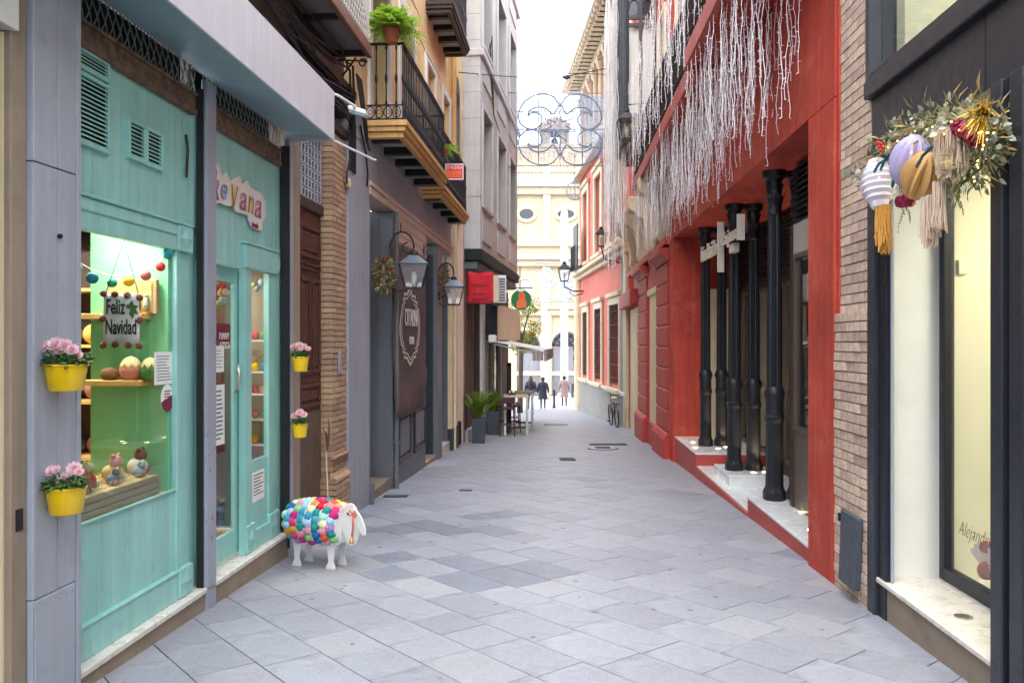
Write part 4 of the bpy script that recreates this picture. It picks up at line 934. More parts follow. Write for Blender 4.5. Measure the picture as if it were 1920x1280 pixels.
for kk, w_ in ((1.0, .075), (.86, .05)):
    m = MB(); n_ = len(outl)
    for i in range(n_):
        (x1, z1), (x2, z2) = outl[i], outl[(i + 1) % n_]
        for j in range(3):
            pq = [(cu + ru * kk * k_ * (x1 + (x2 - x1) * t), cz + rz_ * kk * k_ * (z1 + (z2 - z1) * t)) for t, k_ in ((j / 3, 1), ((j + 1) / 3, 1), ((j + 1) / 3, 1 - w_), (j / 3, 1 - w_))]
            m.quad(*[L.P(x, bd(x, z) + .008, z) for x, z in pq])
    m.build('printed_frame', 'bannerprint', bnr)
text('CATALINA', 1.0, .26, 'bannerprint', bnr, L.P(cu - .5, .085, cz + .0), L.t, ZU, .003); text('COCINA', .36, .12, 'bannerprint', bnr, L.P(cu - .18, .085, cz - .28), L.t, ZU, .003)
# lanterns
glass('lantern_glass', (.93, .93, .9), .08, 1.5, .12); mat('lanterniron', (40, 42, 46), .45, .1, 8, .05, metal=.3); mat('lanternroof', (120, 128, 138), .4, .1, 5, .05, metal=.4); mat('bulbwhite', (240, 236, 220), .4, .02, 5, 0)
def lantern(p, w, h, label, bracket, name='wall_lantern', yaw=0, roofm='lanternroof', group='street lanterns'):
    p = Vector(p); o = thing(name, label, 'lantern', p, group); wt, wb = w / 2, w * .29; zg = h * .62; q = Matrix.Rotation(yaw, 3, 'Z')
    cs = [(-1, -1), (1, -1), (1, 1), (-1, 1)]
    for i in range(4):
        a, b = cs[i], cs[(i + 1) % 4]; P_ = [p + q @ Vector((c[0] * r, c[1] * r, z)) for c, r, z in ((a, wb, 0), (b, wb, 0), (b, wt, zg), (a, wt, zg))]
        MB().quad(*P_).build('pane', 'lantern_glass', o); MB().tube([P_[0], P_[3]], w * .028, 5).build('corner_bar', 'lanterniron', o)
    MB().hexa([p + q @ Vector((c[0] * wb * 1.1, c[1] * wb * 1.1, z)) for z in (-.03 * h, .02 * h) for c in cs]).build('base_rim', 'lanterniron', o)
    MB().hexa([p + q @ Vector((c[0] * wt * 1.08, c[1] * wt * 1.08, z)) for z in (zg, zg + .03 * h) for c in cs]).build('top_rim', 'lanterniron', o)
    MB().hexa([p + q @ Vector((c[0] * r, c[1] * r, z)) for r, z in ((wt * 1.05, zg + .03 * h), (wt * .28, h * .9)) for c in cs]).build('roof', roofm, o, bevel=.004)
    MB().lathe(p + ZU * h * .9, [(wt * .3, 0), (wt * .34, .03 * h), (wt * .3, .1 * h), (wt * .1, .14 * h)], 10).build('chimney_cap', 'lanterniron', o, smooth='auto')
    MB().lathe(p, [(.02, .02), (.02, .12 * h), (w * .1, .2 * h), (w * .12, .34 * h), (w * .05, .46 * h)], 10).build('bulb', 'bulbwhite', o, smooth=True)
    b = MB()
    for pts, r in bracket: b.tube(pts, r, 7)
    b.build('bracket', 'lanterniron', o, smooth=True); return o
def scrollbr(u, d, zt, zw):
    arc = [L.P(u, d * (.5 - .5 * math.cos(t)) * 1.0 + .0, zt + (zw) * math.sin(t)) for t in [math.pi * q / 14 for q in range(15)]]
    sp_ = [L.P(u, d - .0 - .09 * (1 - math.cos(t)) * .9, zt - .0 - .08 * math.sin(t) * .9) for t in [math.pi * 2 * q / 16 for q in range(13)]]
    return [([L.P(u, .02, zt - .5), L.P(u, .02, zt)] + arc, .013), (sp_, .01), ([L.P(u, .02, zt - .55), L.P(u, .1, zt - .62), L.P(u, d * .8, zt - .58)], .008), ([L.P(u, d * .45, zt + zw), L.P(u, d * .45, zt + zw + .12)], .008)]
def lantern_at(x, y0, y1, w, d, label):
    k = (x - 960) / 1500; b = L.O + L.n * d; u = (k * b.y - b.x) / (L.t.x - k * L.t.y); P_ = L.P(u, d, 0); s = P_.y / 1500
    p = Vector((P_.x, P_.y, HC + (640 - y1) * s)); h = (y1 - y0) * s; lantern(p, w * s, h, label, scrollbr(u, d, p.z + h * 1.12, .22), yaw=.07)
lantern_at(776, 472, 540, 52, .34, 'larger glass lantern on an iron scroll bracket before the brown banner'); lantern_at(851, 520, 571, 36, .3, 'smaller glass lantern on a scroll bracket next to the red cloth sign')
# wreaths
leafmat('eucalyptus', (168, 158, 116), (112, 104, 76), trans=.15); leafmat('wreath_flower', (150, 66, 84), (196, 150, 110), trans=.15); leafmat('pinegreen', (96, 104, 72), (62, 70, 50), trans=.1)
def wreath(x, y, Y, w, h, label, seed):
    r2 = random.Random(seed); c = at(x, y, Y); s = Y / 1500; o = thing('dried_wreath', label, 'wreath', c, 'wreaths on the tavern front')
    for nm, n_, mt, lo, l_ in (('foliage', 330, 'eucalyptus', .0, .10), ('fir_twigs', 150, 'pinegreen', .0, .10), ('dried_flowers', 240, 'wreath_flower', .1, .08)):
        m = MB()
        for i in range(n_):
            a = r2.uniform(0, 6.283); q = math.sqrt(r2.random()); p = c + Vector((math.cos(a) * w * .42 * s * q, r2.uniform(-.08, .08), math.sin(a) * h * .42 * s * q)); dv = Vector((math.cos(a) + r2.uniform(-.7, .7), r2.uniform(-.8, .3), math.sin(a) + r2.uniform(-.9, .5)))
            m.leaf(p, dv, Vector((r2.uniform(-1, 1), -1, r2.uniform(-1, 1))), l_ * r2.uniform(.6, 1.2), l_ * .28, .15, 2)
        m.build(nm, mt, o, recalc=False)['kind'] = 'stuff'
    MB().tube([c + Vector((math.cos(t) * w * .25 * s, .02, math.sin(t) * h * .25 * s)) for t in [2 * math.pi * i / 14 for i in range(14)]], .012, 5, closed=True).build('hoop', 'darkwood', o)
wreath(720, 516, 10.75, 36, 74, 'dry eucalyptus and flower wreath by the tavern entrance', 1); wreath(831, 532, 15.4, 16, 56, 'green wreath behind the smaller lantern', 2)
# ------------------------------------------------------------------ ochre house above the tavern
oc = thing('ochre_house', 'ochre yellow house with white window surrounds above the grey tavern', 'building', L.P(13, 0, 4.4))
def wall_holes(F_, u0, u1, z0, z1, d0, d1, holes, m_, parent, name='wall'):
    """wall built of pieces round rectangular openings (one mesh, pieces butt end to end)"""
    us_ = sorted({u0, u1} | {h[0] for h in holes} | {h[1] for h in holes}); m = MB()
    for a, b in zip(us_, us_[1:]):
        zz = [(h[2], h[3]) for h in holes if h[0] <= a + 1e-6 and h[1] >= b - 1e-6]; zz.sort(); z = z0
        for h in zz:
            if h[0] > z: m.fb(F_, a, b, d0, d1, z, h[0])
            z = h[1]
        if z < z1: m.fb(F_, a, b, d0, d1, z, z1)
    return m.build(name, m_, parent)
H1 = [(10.25, 11.15, 4.42, 6.7), (12.0, 12.9, 4.42, 6.7), (14.2, 15.0, 4.42, 6.6), (16.0, 16.8, 4.42, 6.6)]
H2 = [(10.25, 11.15, 7.75, 9.9), (12.0, 12.9, 7.75, 9.9), (14.2, 15.0, 7.75, 9.7), (16.0, 16.8, 7.75, 9.7)]
wall_holes(L, 9.4, 19.0, 4.403, 13.5, -.5, -.02, H1 + H2, 'ochre', oc)
for i, (a, b, z0, z1) in enumerate(H1 + H2):
    fr = MB(); fr.fb(L, a - .16, a, -.02, .02, z0, z1 + .16); fr.fb(L, b, b + .16, -.02, .02, z0, z1 + .16); fr.fb(L, a, b, -.02, .02, z1, z1 + .16)
    w_ = MB().fb(L, a, b, -.3, -.26, z0, z1).build('window', 'window_dark', oc); fr.build('surround', 'whiteplaster', w_, bevel=.008)
    MB().frame(L, a + .02, b - .02, z0 + .02, z1 - .02, .06, -.26, -.2).build('window_frame', 'white', w_)
    MB().fb(L, (a + b) / 2 - .03, (a + b) / 2 + .03, -.26, -.2, z0 + .08, z1 - .08).build('window_mullion', 'white', w_)
for a, b, z in ((10.2, 11.2, 6.9), (12.0, 12.9, 6.6), (10.2, 11.2, 6.3)):    # rolled-out dark blinds
    m = MB()
    for k in range(9): m.hexa([L.P(x, .05 + .045 * (k + e), z - .085 * (k + e) + c) for c in (0, .012) for x, e in ((a, 0), (b, 0), (b, .9), (a, .9))])
    m.build('roller_blind', 'slatey', oc)
MB().tube([L.P(17.0, .06, 4.4), L.P(17.0, .06, 13)], .06, 10).build('drainpipe', 'ochreslab', oc)
MB().fb(L, 17.6, 18.3, -.02, .015, 5.0, 7.2).build('blind_niche', 'slatey', oc); MB().lathe(L.P(17.95, -.02, 7.2), [(.35, 0), (.35, .035)], 24, ax=L.n).build('niche_arch', 'slatey', oc)
def balcony(name, u0, u1, d, z, label, beams, slabm='ochreslab'):
    o = thing(name, label, 'balcony', L.P(u0, d / 2, z))
    for k, (a, h, e) in enumerate(((0, .07, .0), (.072, .06, .035), (.134, .07, .06))):
        m = MB(); m.fb(L, u0 - e, u1 + e, d - .1, d + e - .03, z + a, z + a + h); m.fb(L, u0 - e, u0 + .1, -.02, d - .1, z + a, z + a + h); m.fb(L, u1 - .1, u1 + e, -.02, d - .1, z + a, z + a + h); m.build('edge_moulding', slabm, o, bevel=.006)
    MB().fb(L, u0 + .1, u1 - .1, -.02, d - .1, z + .1, z + .2).build('floor', 'greystone2', o)
    n_ = beams
    for i in range(n_):
        a = u0 + .25 + (u1 - u0 - .5) * i / (n_ - 1); MB().fb(L, a - .06, a + .06, -.02, d - .1, z + .0, z + .098).build('soffit_beam', 'ironblack', o)
    zf, zt_ = z + .21, z + 1.17
    pc = [(u0 + .03, d - .04), (u1 - .03, d - .04)]
    for zz, r in ((zf + .03, .012), (zf + .2, .012), (zt_, .02)):
        MB().tube([L.P(u0 + .03, .0, zz), L.P(u0 + .03, d - .04, zz), L.P(u1 - .03, d - .04, zz), L.P(u1 - .03, .0, zz)], r, 6).build('rail', 'ironblack', o)
    bal = MB(); bal.lathe((0, 0, 0), [(.008, 0), (.008, .2), (.02, .22), (.01, .26), (.009, .46), (.018, .5), (.022, .53), (.018, .56), (.009, .6), (.009, .88), (.016, .91), (.008, .96)], 6); bme_ = bal.mesh('baluster'); bme_.materials.append(MATS['ironblack'])
    n_ = int((u1 - u0) / .11); pts = [(u0 + .03 + (u1 - u0 - .06) * i / n_, d - .04) for i in range(n_ + 1)] + [(uu, d * q / 4) for uu in (u0 + .03, u1 - .03) for q in range(1, 4)]
    for u, dd_ in pts: inst(bme_, 'baluster', o, Matrix.Translation(L.P(u, dd_, zf)))
    ring = MB()
    def rg(u, dd_, along):
        ring.tube([L.P(u + (.05 * math.cos(t) if along else 0), dd_ + (0 if along else .05 * math.cos(t)), zf + .115 + .07 * math.sin(t)) for t in [2 * math.pi * q / 12 for q in range(12)]], .007, 4, closed=True)
        ring.tube([L.P(u + (.03 * math.cos(t) if along else 0), dd_ + (0 if along else .03 * math.cos(t)), zf + .115 + .03 * math.sin(t)) for t in [2 * math.pi * q / 6 for q in range(6)]], .005, 4, closed=True)
    for i in range(n_): rg(u0 + .08 + i * .11, d - .035, True)
    for k in range(4): rg(u0 + .025, .05 + k * .11, False)
    ring.build('ornamental_band', 'ironblack', o)['kind'] = 'stuff'
    return o
balcony('balcony', 9.95, 13.2, .5, 4.17, 'larger iron balcony with ochre slab over the tavern', 5)
balcony('balcony', 13.6, 16.7, .4, 4.08, 'smaller iron balcony with ochre slab beyond the larger one', 4)
balcony('balcony', 14.2, 16.4, .45, 7.45, 'upper small balcony with hanging plants on the ochre house', 4, 'darkwood')
# to-let sign
tl = at(852, 322, 13.3); ts = thing('to_let_sign', 'red and white sign reading SE ALQUILA tied to the balcony', 'sign', tl)
s_ = tl.y / 1500; mat('signred', (214, 46, 30), .5, .04, 8, .02); mat('signorange', (240, 96, 50), .5, .04, 8, .02)
MB().box(tl.x - 17 * s_, tl.x + 17 * s_, tl.y, tl.y + .012, tl.z - 15 * s_, tl.z + 15 * s_).build('board', 'white', ts); MB().box(tl.x - 15.5 * s_, tl.x + 15.5 * s_, tl.y - .004, tl.y, tl.z - 13 * s_, tl.z + 13 * s_).build('red_field', 'signred', ts)
MB().box(tl.x - 14 * s_, tl.x + 13 * s_, tl.y - .008, tl.y - .004, tl.z - 11 * s_, tl.z + 2 * s_).build('number_field', 'signorange', ts)
text('SE ALQUILA', 29 * s_, 7 * s_, 'white', ts, tl + Vector((-14.5 * s_, -.012, 4 * s_)), (1, 0, 0), ZU, .002); text('657 757', 18 * s_, 4 * s_, 'signred', ts, tl + Vector((-9 * s_, -.012, -3 * s_)), (1, 0, 0), ZU, .002); text('618 757 0', 24 * s_, 4 * s_, 'signred', ts, tl + Vector((-12 * s_, -.012, -9 * s_)), (1, 0, 0), ZU, .002)
MB().tube([tl + Vector((-.05, .01, 15 * s_)), tl + Vector((-.08, .0, .25))], .004, 4).build('tie', 'cable', ts); MB().tube([tl + Vector((.05, .01, 15 * s_)), tl + Vector((-.04, .0, .25))], .004, 4).build('tie', 'cable', ts)
# ferns
leafmat('fern', (190, 220, 84), (124, 170, 54), trans=.4); leafmat('fern_dark', (120, 150, 70), (64, 96, 44), trans=.3)
def fern(c, r, n_, label, mt, seed, pot=True, droop=1.0, up=.9, group='ferns on the balconies'):
    r2 = random.Random(seed); c = Vector(c); o = thing('fern_plant', label, 'plant', c, group)
    m = MB()
    for i in range(n_):
        a = r2.uniform(0, 6.283); el = r2.uniform(.1, 1.3) * up; l_ = r * r2.uniform(.75, 1.15); h = Vector((math.cos(a), math.sin(a), 0)); pts = []
        for k in range(9):
            t = k / 8; pts.append(c + h * (l_ * t * math.cos(el) + l_ * .15 * t * t) + ZU * (l_ * t * math.sin(el) - droop * l_ * .75 * t * t))
        for k in range(1, 9):
            d = (pts[k] - pts[k - 1]).normalized(); sd = d.cross(ZU).normalized(); w_ = r * .17 * math.sin(math.pi * min(.97, (k + .5) / 9.2))
            for sg_ in (-1, 1):
                for f in (0, .5): m.leaf(pts[k - 1].lerp(pts[k], f), sd * sg_ + d * .45 - ZU * .15, ZU, w_, r * .07, .1, 2)
    m.build('fronds', mt, o, recalc=False)['kind'] = 'stuff'
    if pot: MB().lathe(c - ZU * r * .42, [(r * .16, 0), (r * .22, r * .32), (r * .25, r * .32), (r * .25, r * .4), (r * .2, r * .4)], 14).build('pot', 'terracotta', o, smooth='auto')
fern(L.P(9.8, .36, 5.46), .42, 150, 'big bright green fern in a terracotta pot on the balcony corner', 'fern', 3, droop=.6, up=1.05)
fern(L.P(13.3, .45, 4.85), .3, 34, 'smaller fern hanging outside the far balcony railing', 'fern', 4, up=.7)
fern(L.P(14.3, .4, 8.1), .45, 40, 'dull green trailing plant on the upper balcony', 'fern_dark', 5, droop=1.5)
# ------------------------------------------------------------------ grey stone building with overhanging upper storeys
gb = thing('grey_stone_building', 'tall pale grey stone building with narrow dark windows overhanging the street', 'building', GB.P(0, -.3, gz(19)))
ZO = 3.85; GE = GB.u(970)
cx = [(904, 921), (932, 947), (954.5, 966)]
wu = [(GB.u(a), GB.u(b)) for a, b in cx]
fl_ = []
for (a, b), (x0, x1), (ya, yb) in zip(wu, cx, ((218, 383), (252, 412), (286, 436))): fl_.append((a, b, GB.z(x0, yb), GB.z(x0, ya)))
z0f = sum(h[2] for h in fl_) / 3; z1f = sum(h[3] for h in fl_) / 3
H = [(a, b, z0f + dz_, z1f + dz_) for a, b in wu for dz_ in (0, 3.85, 7.7)]
wall_holes(GB, .0, GE, ZO, 17.5, -.6, 0, H, 'greystone2', gb)
for a, b, z0, z1 in H:
    w_ = MB().fb(GB, a, b, -.34, -.3, z0, z1).build('window', 'window_dark', gb)
    MB().frame(GB, a + .005, b - .005, z0 + .005, z1 - .005, .05, -.29, -.22).build('window_frame', 'navy', w_)
    MB().fb(GB, a + .05, b - .05, -.28, -.23, z0 + (z1 - z0) * .66, z0 + (z1 - z0) * .66 + .05).build('transom', 'navy', w_)
    sr = MB(); sr.fb(GB, a - .12, a, 0, .05, z0 - .1, z1 + .12); sr.fb(GB, b, b + .12, 0, .05, z0 - .1, z1 + .12); sr.fb(GB, a, b, 0, .05, z1, z1 + .12); sr.fb(GB, a, b, 0, .07, z0 - .1, z0); sr.build('surround', 'greystone', w_, bevel=.01)
    MB().fb(GB, a - .05, b + .05, .0, .03, z0 - .9, z0 - .3).build('spandrel_panel', 'greystone', gb, bevel=.01)
for z in (8.42, 12.3): MB().fb(GB, -.06, GE + .05, -.3, .1, z, z + .18).build('string_course', 'greystone', gb, bevel=.02)
# corner of big ashlar blocks facing the camera
z = ZO; k = 0
while z < 17.4:
    h = .62; MB().fb(GB, -.012, .45 if k % 2 else .38, -1.2, .012, z, min(z + h - .006, 17.4)).build('corner_block', 'greystone', gb, bevel=.006); z += h; k += 1
MB().fb(GB, .01, GE, -1.8, -.61, ZO, 17.5).build('rear_wall', 'greystone2', gb)
MB().fb(GB, -.05, GE, -1.0, .06, ZO - .28, ZO).build('soffit_cornice', 'darkgreen', gb, bevel=.02)
MB().fb(GB, -.0, GE, -1.0, -.05, ZO - .5, ZO - .28).build('soffit_cornice', mat('greenish', (88, 104, 102), .6, .1, 3), gb, bevel=.03)
GR = F(-1.15, 19, .12, 1)          # ground floor front, set back
MB().fb(GR, .0, 9, -.8, -.05, -1.4, ZO - .5).build('ground_floor_wall', 'darkwood', gb)
for a, w_, m_ in ((.02, .18, 'brownjamb'), (.5, .12, 'brownjamb'), (.9, .2, 'brownjamb'), (1.9, .15, 'darkwood'), (2.5, .5, 'white'), (3.4, .2, 'greystone2'), (4.6, .2, 'greystone2'), (6.2, .25, 'greystone2')):
    MB().fb(GR, a, a + w_, -.05, .06, -1.4, ZO - .52).build('pilaster', m_, gb, bevel=.01)
MB().fb(GR, .2, .5, -.05, -.0, -1.4, 3).build('side_door', 'doorwood', gb); MB().fb(GR, .02, 1.1, -.0, .1, -1.4, -.45).build('marble_base', 'greystone', gb, bevel=.01)
for a in (3.65, 4.85): MB().fb(GR, a, a + .9, -.05, -.02, -.9, 1.6).build('bar_window', 'window_dark', gb)
# cables and junk under the overhang
for i in range(10):
    r2 = random.Random(40 + i); MB().tube([GB.P(q * .5, -.3 + r2.uniform(-.1, .3), 3.5 + r2.uniform(-.18, .05) - .1 * math.sin(q)) for q in range(8)], .012, 5, False).build('cable', 'cable', gb)
for i in range(3): MB().tube([GB.P(.3 + .4 * i, .02, 8.3), GB.P(1 + .3 * i, .05, 8.9 + .3 * i), GB.P(2, .03, 7.6), GB.P(3.5, .04, 7.3)], .012, 5, False).build('cable', 'cable', gb)
# red cloth sign, AC unit, round sign
rc = at(901, 540, 19.0); rs = thing('red_cloth_sign', 'plain red cloth sign hanging out beside the smaller lantern', 'sign', rc)
mat('redcloth', (206, 30, 48), .75, .1, 6, .3, 40); s_ = rc.y / 1500
m = MB()
for i in range(9):
    for k in range(9): m.v.append(rc + Vector(((-24 + 6 * i) * s_, .02 * math.sin(i * 1.1 + k * .5), (-30 + 7.5 * k) * s_ + .006 * math.sin(i))))
for i in range(8):
    for k in range(8): a = i * 9 + k; m.f.append((a, a + 9, a + 10, a + 1))
o = m.build('cloth', 'redcloth', rs, smooth=True); o.modifiers.new('s', 'SOLIDIFY').thickness = .01
MB().tube([rc + Vector((-34 * s_, 0, 31 * s_)), rc + Vector((26 * s_, 0, 31 * s_))], .014, 6).build('pole', 'iron', rs); MB().tube([rc + Vector((-34 * s_, 0, -29 * s_)), rc + Vector((26 * s_, 0, -29 * s_))], .012, 6).build('pole', 'iron', rs)
text('TABERNA', 32 * s_, 5 * s_, 'burgundy', rs, rc + Vector((-16 * s_, -.03, 4 * s_)), (1, 0, 0), ZU, .002) if False else None
for k, (y_, w_) in enumerate(((6, 30), (-10, 26), (-20, 32))): MB().box(rc.x - w_ / 2 * s_, rc.x + w_ / 2 * s_, rc.y - .03, rc.y - .022, rc.z + (y_ - 1) * s_, rc.z + (y_ + 1) * s_).build('printed_line', 'burgundy', rs)
ac = at(938, 542, 21.0); s_ = ac.y / 1500; an = thing('air_conditioner', 'white slatted air conditioner unit mounted under the grey building', 'air conditioner', ac)
MB().box(ac.x - 14 * s_, ac.x - 4 * s_, ac.y, ac.y + .8, ac.z - 26 * s_, ac.z + 26 * s_).build('casing', 'cream', an, bevel=.01); MB().box(ac.x - 3.9 * s_, ac.x + 11 * s_, ac.y - .03, ac.y + .8, ac.z - 26 * s_, ac.z + 26 * s_).build('casing', 'white', an, bevel=.01)
for k in range(9): MB().box(ac.x - 2 * s_, ac.x + 9 * s_, ac.y - .05, ac.y - .03, ac.z + (-22 + k * 5) * s_, ac.z + (-20 + k * 5) * s_).build('slat', 'slatey', an)
MB().box(ac.x - 16 * s_, ac.x + 14 * s_, ac.y - .02, ac.y + .82, ac.z - 29 * s_, ac.z - 26.5 * s_).build('shelf_bracket', 'iron', an)
rd = at(977, 562, 23.5); s_ = rd.y / 1500; rn = thing('round_hanging_sign', 'round green hanging sign with an orange figure', 'sign', rd)
mat('signgreen', (26, 118, 66), .5, .05, 8, .02); mat('figorange', (232, 120, 60), .6, .15, 14, .02)
MB().lathe(rd + Vector((0, .03, 0)), [(19 * s_, 0), (19 * s_, .05)], 32, ax=(0, -1, 0)).build('disc', 'signgreen', rn)
m = MB(); m.ext([rd + Vector((x * s_, -.026, z * s_)) for x, z in [(-8, -16), (9, -15), (11, -6), (7, 2), (8, 9), (3, 14), (-3, 13), (-6, 8), (-4, 2), (-9, -6)]], (0, -.01, 0)); m.build('figure', 'figorange', rn)
m = MB(); m.ext([rd + Vector((x * s_, -.037, z * s_)) for x, z in [(-3, 2), (4, 1), (5, 8), (0, 11), (-4, 8)]], (0, -.006, 0)); m.build('figure_head', 'signorange', rn)
m = MB(); m.ext([rd + Vector((x * s_, -.026, z * s_)) for x, z in [(-5, 15), (5, 15), (4, 21), (-4, 21)]], (0, -.01, 0)); m.build('top_plaque', 'white', rn)
MB().tube([rd + Vector((-16 * s_, 0, 22 * s_)), rd + Vector((22 * s_, 0, 22 * s_))], .02, 6).build('bracket_arm', 'iron', rn); MB().tube([rd + Vector((-2 * s_, 0, 22 * s_)), rd + Vector((-2 * s_, 0, 62 * s_))], .015, 6).build('bracket_rod', 'iron', rn); MB().tube([rd + Vector((-34 * s_, 0, 30 * s_)), rd + Vector((-2 * s_, 0, 42 * s_))], .015, 6).build('bracket_arm', 'iron', rn)
# bar sign box
SB = F(-.40, 22, .125, 1); bx0 = thing('bar_sign_box', 'long beige sign box with navy end over the bar terrace', 'sign', SB.P(0, 0, 1.7))
MB().fb(SB, 0, SB.u(975), -.33, -.012, 1.69, 2.68).build('box', 'navy', bx0); w_ = SB.u(975) / 2
mat('beigepanel', (204, 184, 156), .5, .08, 3, .03)
for k in range(2): MB().fb(SB, k * w_ + .02, (k + 1) * w_ - .02, -.012, .01, 1.70, 2.67).build('front_panel', 'beigepanel', bx0, bevel=.004)
# bar awning
aw2 = thing('bar_awning', 'pale extended canvas awning over the bar tables', 'awning', (-.1, 22, 1.6)); mat('canvas', (214, 214, 208), .8, .05, 5, .1)
def aP(t, Y, dz_=0): return Vector((-.50 + .09 * (Y - 21) + t * 1.34, Y, 1.64 - .24 * t + dz_))
m = MB(); m.hexa([aP(0, 21), aP(1, 21), aP(1, 26), aP(0, 26), aP(0, 21, .02), aP(1, 21, .02), aP(1, 26, .02), aP(0, 26, .02)]); m.build('canvas', 'canvas', aw2)
for Y in (21.1, 25.9): MB().tube([aP(0, Y, -.05), aP(.5, Y, -.09), aP(1, Y, -.05)], .025, 6).build('arm', 'white', aw2)
m = MB(); m.hexa([aP(1, 20.98, -.27), aP(1.03, 20.98, -.27), aP(1.03, 26.02, -.27), aP(1, 26.02, -.27), aP(1, 20.98, .03), aP(1.03, 20.98, .03), aP(1.03, 26.02, .03), aP(1, 26.02, .03)]); m.build('valance', mat('valance', (150, 140, 134), .8, .08, 5), aw2)
for i in range(4): MB().box(aP(1, 20.95).x - .3 + .1 * i, aP(1, 20.95).x - .21 + .1 * i, 20.95, 20.965, aP(1, 21).z - .26, aP(1, 21).z - .0).build('valance_flap', 'valance', aw2)
MB().box(-.62, -.42, 20.9, 26.1, 1.62, 1.82).build('cassette', 'white', aw2, bevel=.02)
# planters with palms
leafmat('palm', (150, 176, 60), (92, 130, 44), trans=.35); mat('planter', (62, 70, 80), .5, .06, 6, .04)
def planter(x, y, w, h, label, seed):
    Y = GY(y); s = Y / 1500; p = Vector(((x - 960) * s, Y + w * s / 2, gz(Y))); o = thing('planter', label, 'planter', p, 'planters before the bar'); a, H_ = w * s / 2, h * s
    z0 = gz(Y) - .02
    m = MB(); m.hexa([(p.x + i * a * q, p.y + j * a * q, z) for z, q in ((z0, .88), (p.z + H_, 1)) for i, j in ((-1, -1), (1, -1), (1, 1), (-1, 1))]); m.build('box', 'planter', o, bevel=.008)
    MB().box(p.x - a * .9, p.x + a * .9, p.y - a * .9, p.y + a * .9, p.z + H_ - .01, p.z + H_ + .006).build('soil', 'soil', o)
    r2 = random.Random(seed); m = MB(); st_ = MB()
    for i in range(44):
        an_ = r2.uniform(0, 6.283); el = r2.uniform(1.05, 1.5); l_ = r2.uniform(.45, .85); b = Vector((p.x + r2.uniform(-.08, .08), p.y + r2.uniform(-.08, .08), p.z + H_)); h_ = Vector((math.cos(an_), math.sin(an_), 0)); pts = [b + h_ * l_ * math.cos(el) * (k / 7) * (1 + .5 * k / 7) + ZU * (l_ * math.sin(el) * (k / 7) - .22 * l_ * (k / 7) ** 2) for k in range(8)]
        st_.tube(pts, .005, 4, False)
        for k in range(2, 8):
            d = (pts[k] - pts[k - 1]).normalized(); sd = d.cross(ZU).normalized()
            for sg_ in (-1, 1):
                for f in (0, .5): m.leaf(pts[k - 1].lerp(pts[k], f), sd * sg_ + d * .8, ZU, .13 * (1 - .05 * k), .017, .1, 3)
    pl = m.build('fronds', 'palm', o, recalc=False); st_.build('stems', 'palm', o)
planter(897, 831, 26, 46, 'nearer dark planter box with a feathery palm', 1); planter(924, 815, 25, 44, 'farther dark planter box with a feathery palm', 2)
mat('tabletop', (206, 186, 156), .4, .08, 5, .03); mat('stoolwood', (70, 40, 38), .5, .15, 6, .08)
def high_table(X, Y, wx, wy, h, label):
    z = gz(Y); o = thing('high_table', label, 'table', (X, Y, z), 'high tables at the bar')
    MB().box(X - wx, X + wx, Y - wy, Y + wy, z + h - .05, z + h).build('table_top', 'tabletop', o, bevel=.006); MB().frame(F(X - wx + .02, Y, 0, 1), 0, 0, 0, 0, 0, 0, 0) if False else None
    for i, j in ((-1, -1), (1, -1), (1, 1), (-1, 1)):
        a, b = X + i * (wx - .04), Y + j * (wy - .04); MB().box(a - .028, a + .028, b - .028, b + .028, gz(b) - .01, z + h - .052).build('leg', 'steel' if i > 0 else 'white', o)
    MB().box(X - wx + .04, X + wx - .04, Y - wy + .02, Y - wy + .05, z + .2, z + .24).build('stretcher', 'iron', o)
high_table(.11, 21.4, .33, .35, 1.06, 'nearer high bar table with pale top and metal legs'); high_table(.34, 23.6, .3, .4, 1.1, 'farther high bar table behind the stools')
def stool(X, Y, label, back=True):
    z = gz(Y); o = thing('bar_stool', label, 'stool', (X, Y, z), 'bar stools')
    MB().box(X - .19, X + .19, Y - .17, Y + .17, z + .70, z + .75).build('seat', 'stoolwood', o, bevel=.015)
    for i, j in ((-1, -1), (1, -1), (1, 1), (-1, 1)): MB().tube([(X + i * .16, Y + j * .14, z + .7), (X + i * .19, Y + j * .17, gz(Y + j * .17))], .018, 6).build('leg', 'stoolwood', o)
    for j in (-1, 1): MB().tube([(X - .18, Y + j * .16, z + .3), (X + .18, Y + j * .16, z + .3)], .013, 6).build('rung', 'stoolwood', o)
    if back:
        for i in (-1, 1): MB().tube([(X + i * .17, Y - .15, z + .74), (X + i * .17, Y - .19, z + 1.02)], .016, 6).build('back_post', 'stoolwood', o)
        MB().box(X - .19, X + .19, Y - .2, Y - .17, z + .86, z + 1.02).build('backrest', 'stoolwood', o, bevel=.01)
stool(-.12, 20.9, 'dark wooden bar stool nearest the planters'); stool(.05, 22.3, 'dark bar stool between the two high tables', False); stool(-.28, 22.0, 'dark bar stool against the bar wall', False); stool(.02, 24.3, 'dark bar stool at the farther table', False)
cd_ = thing('table_caddy', 'small dark caddy with cups on the nearer high table', 'caddy', (.02, 21.4, gz(21.4) + 1.06)); z = gz(21.4) + 1.06
MB().box(-.1, .1, 21.3, 21.45, z, z + .05).build('tray', 'iron', cd_)
for k in range(3): MB().lathe((-.06 + .06 * k, 21.37, z + .05), [(.02, 0), (.025, .06), (.022, .06)], 8).build('cup', ('white', 'terracotta', 'white')[k], cd_)
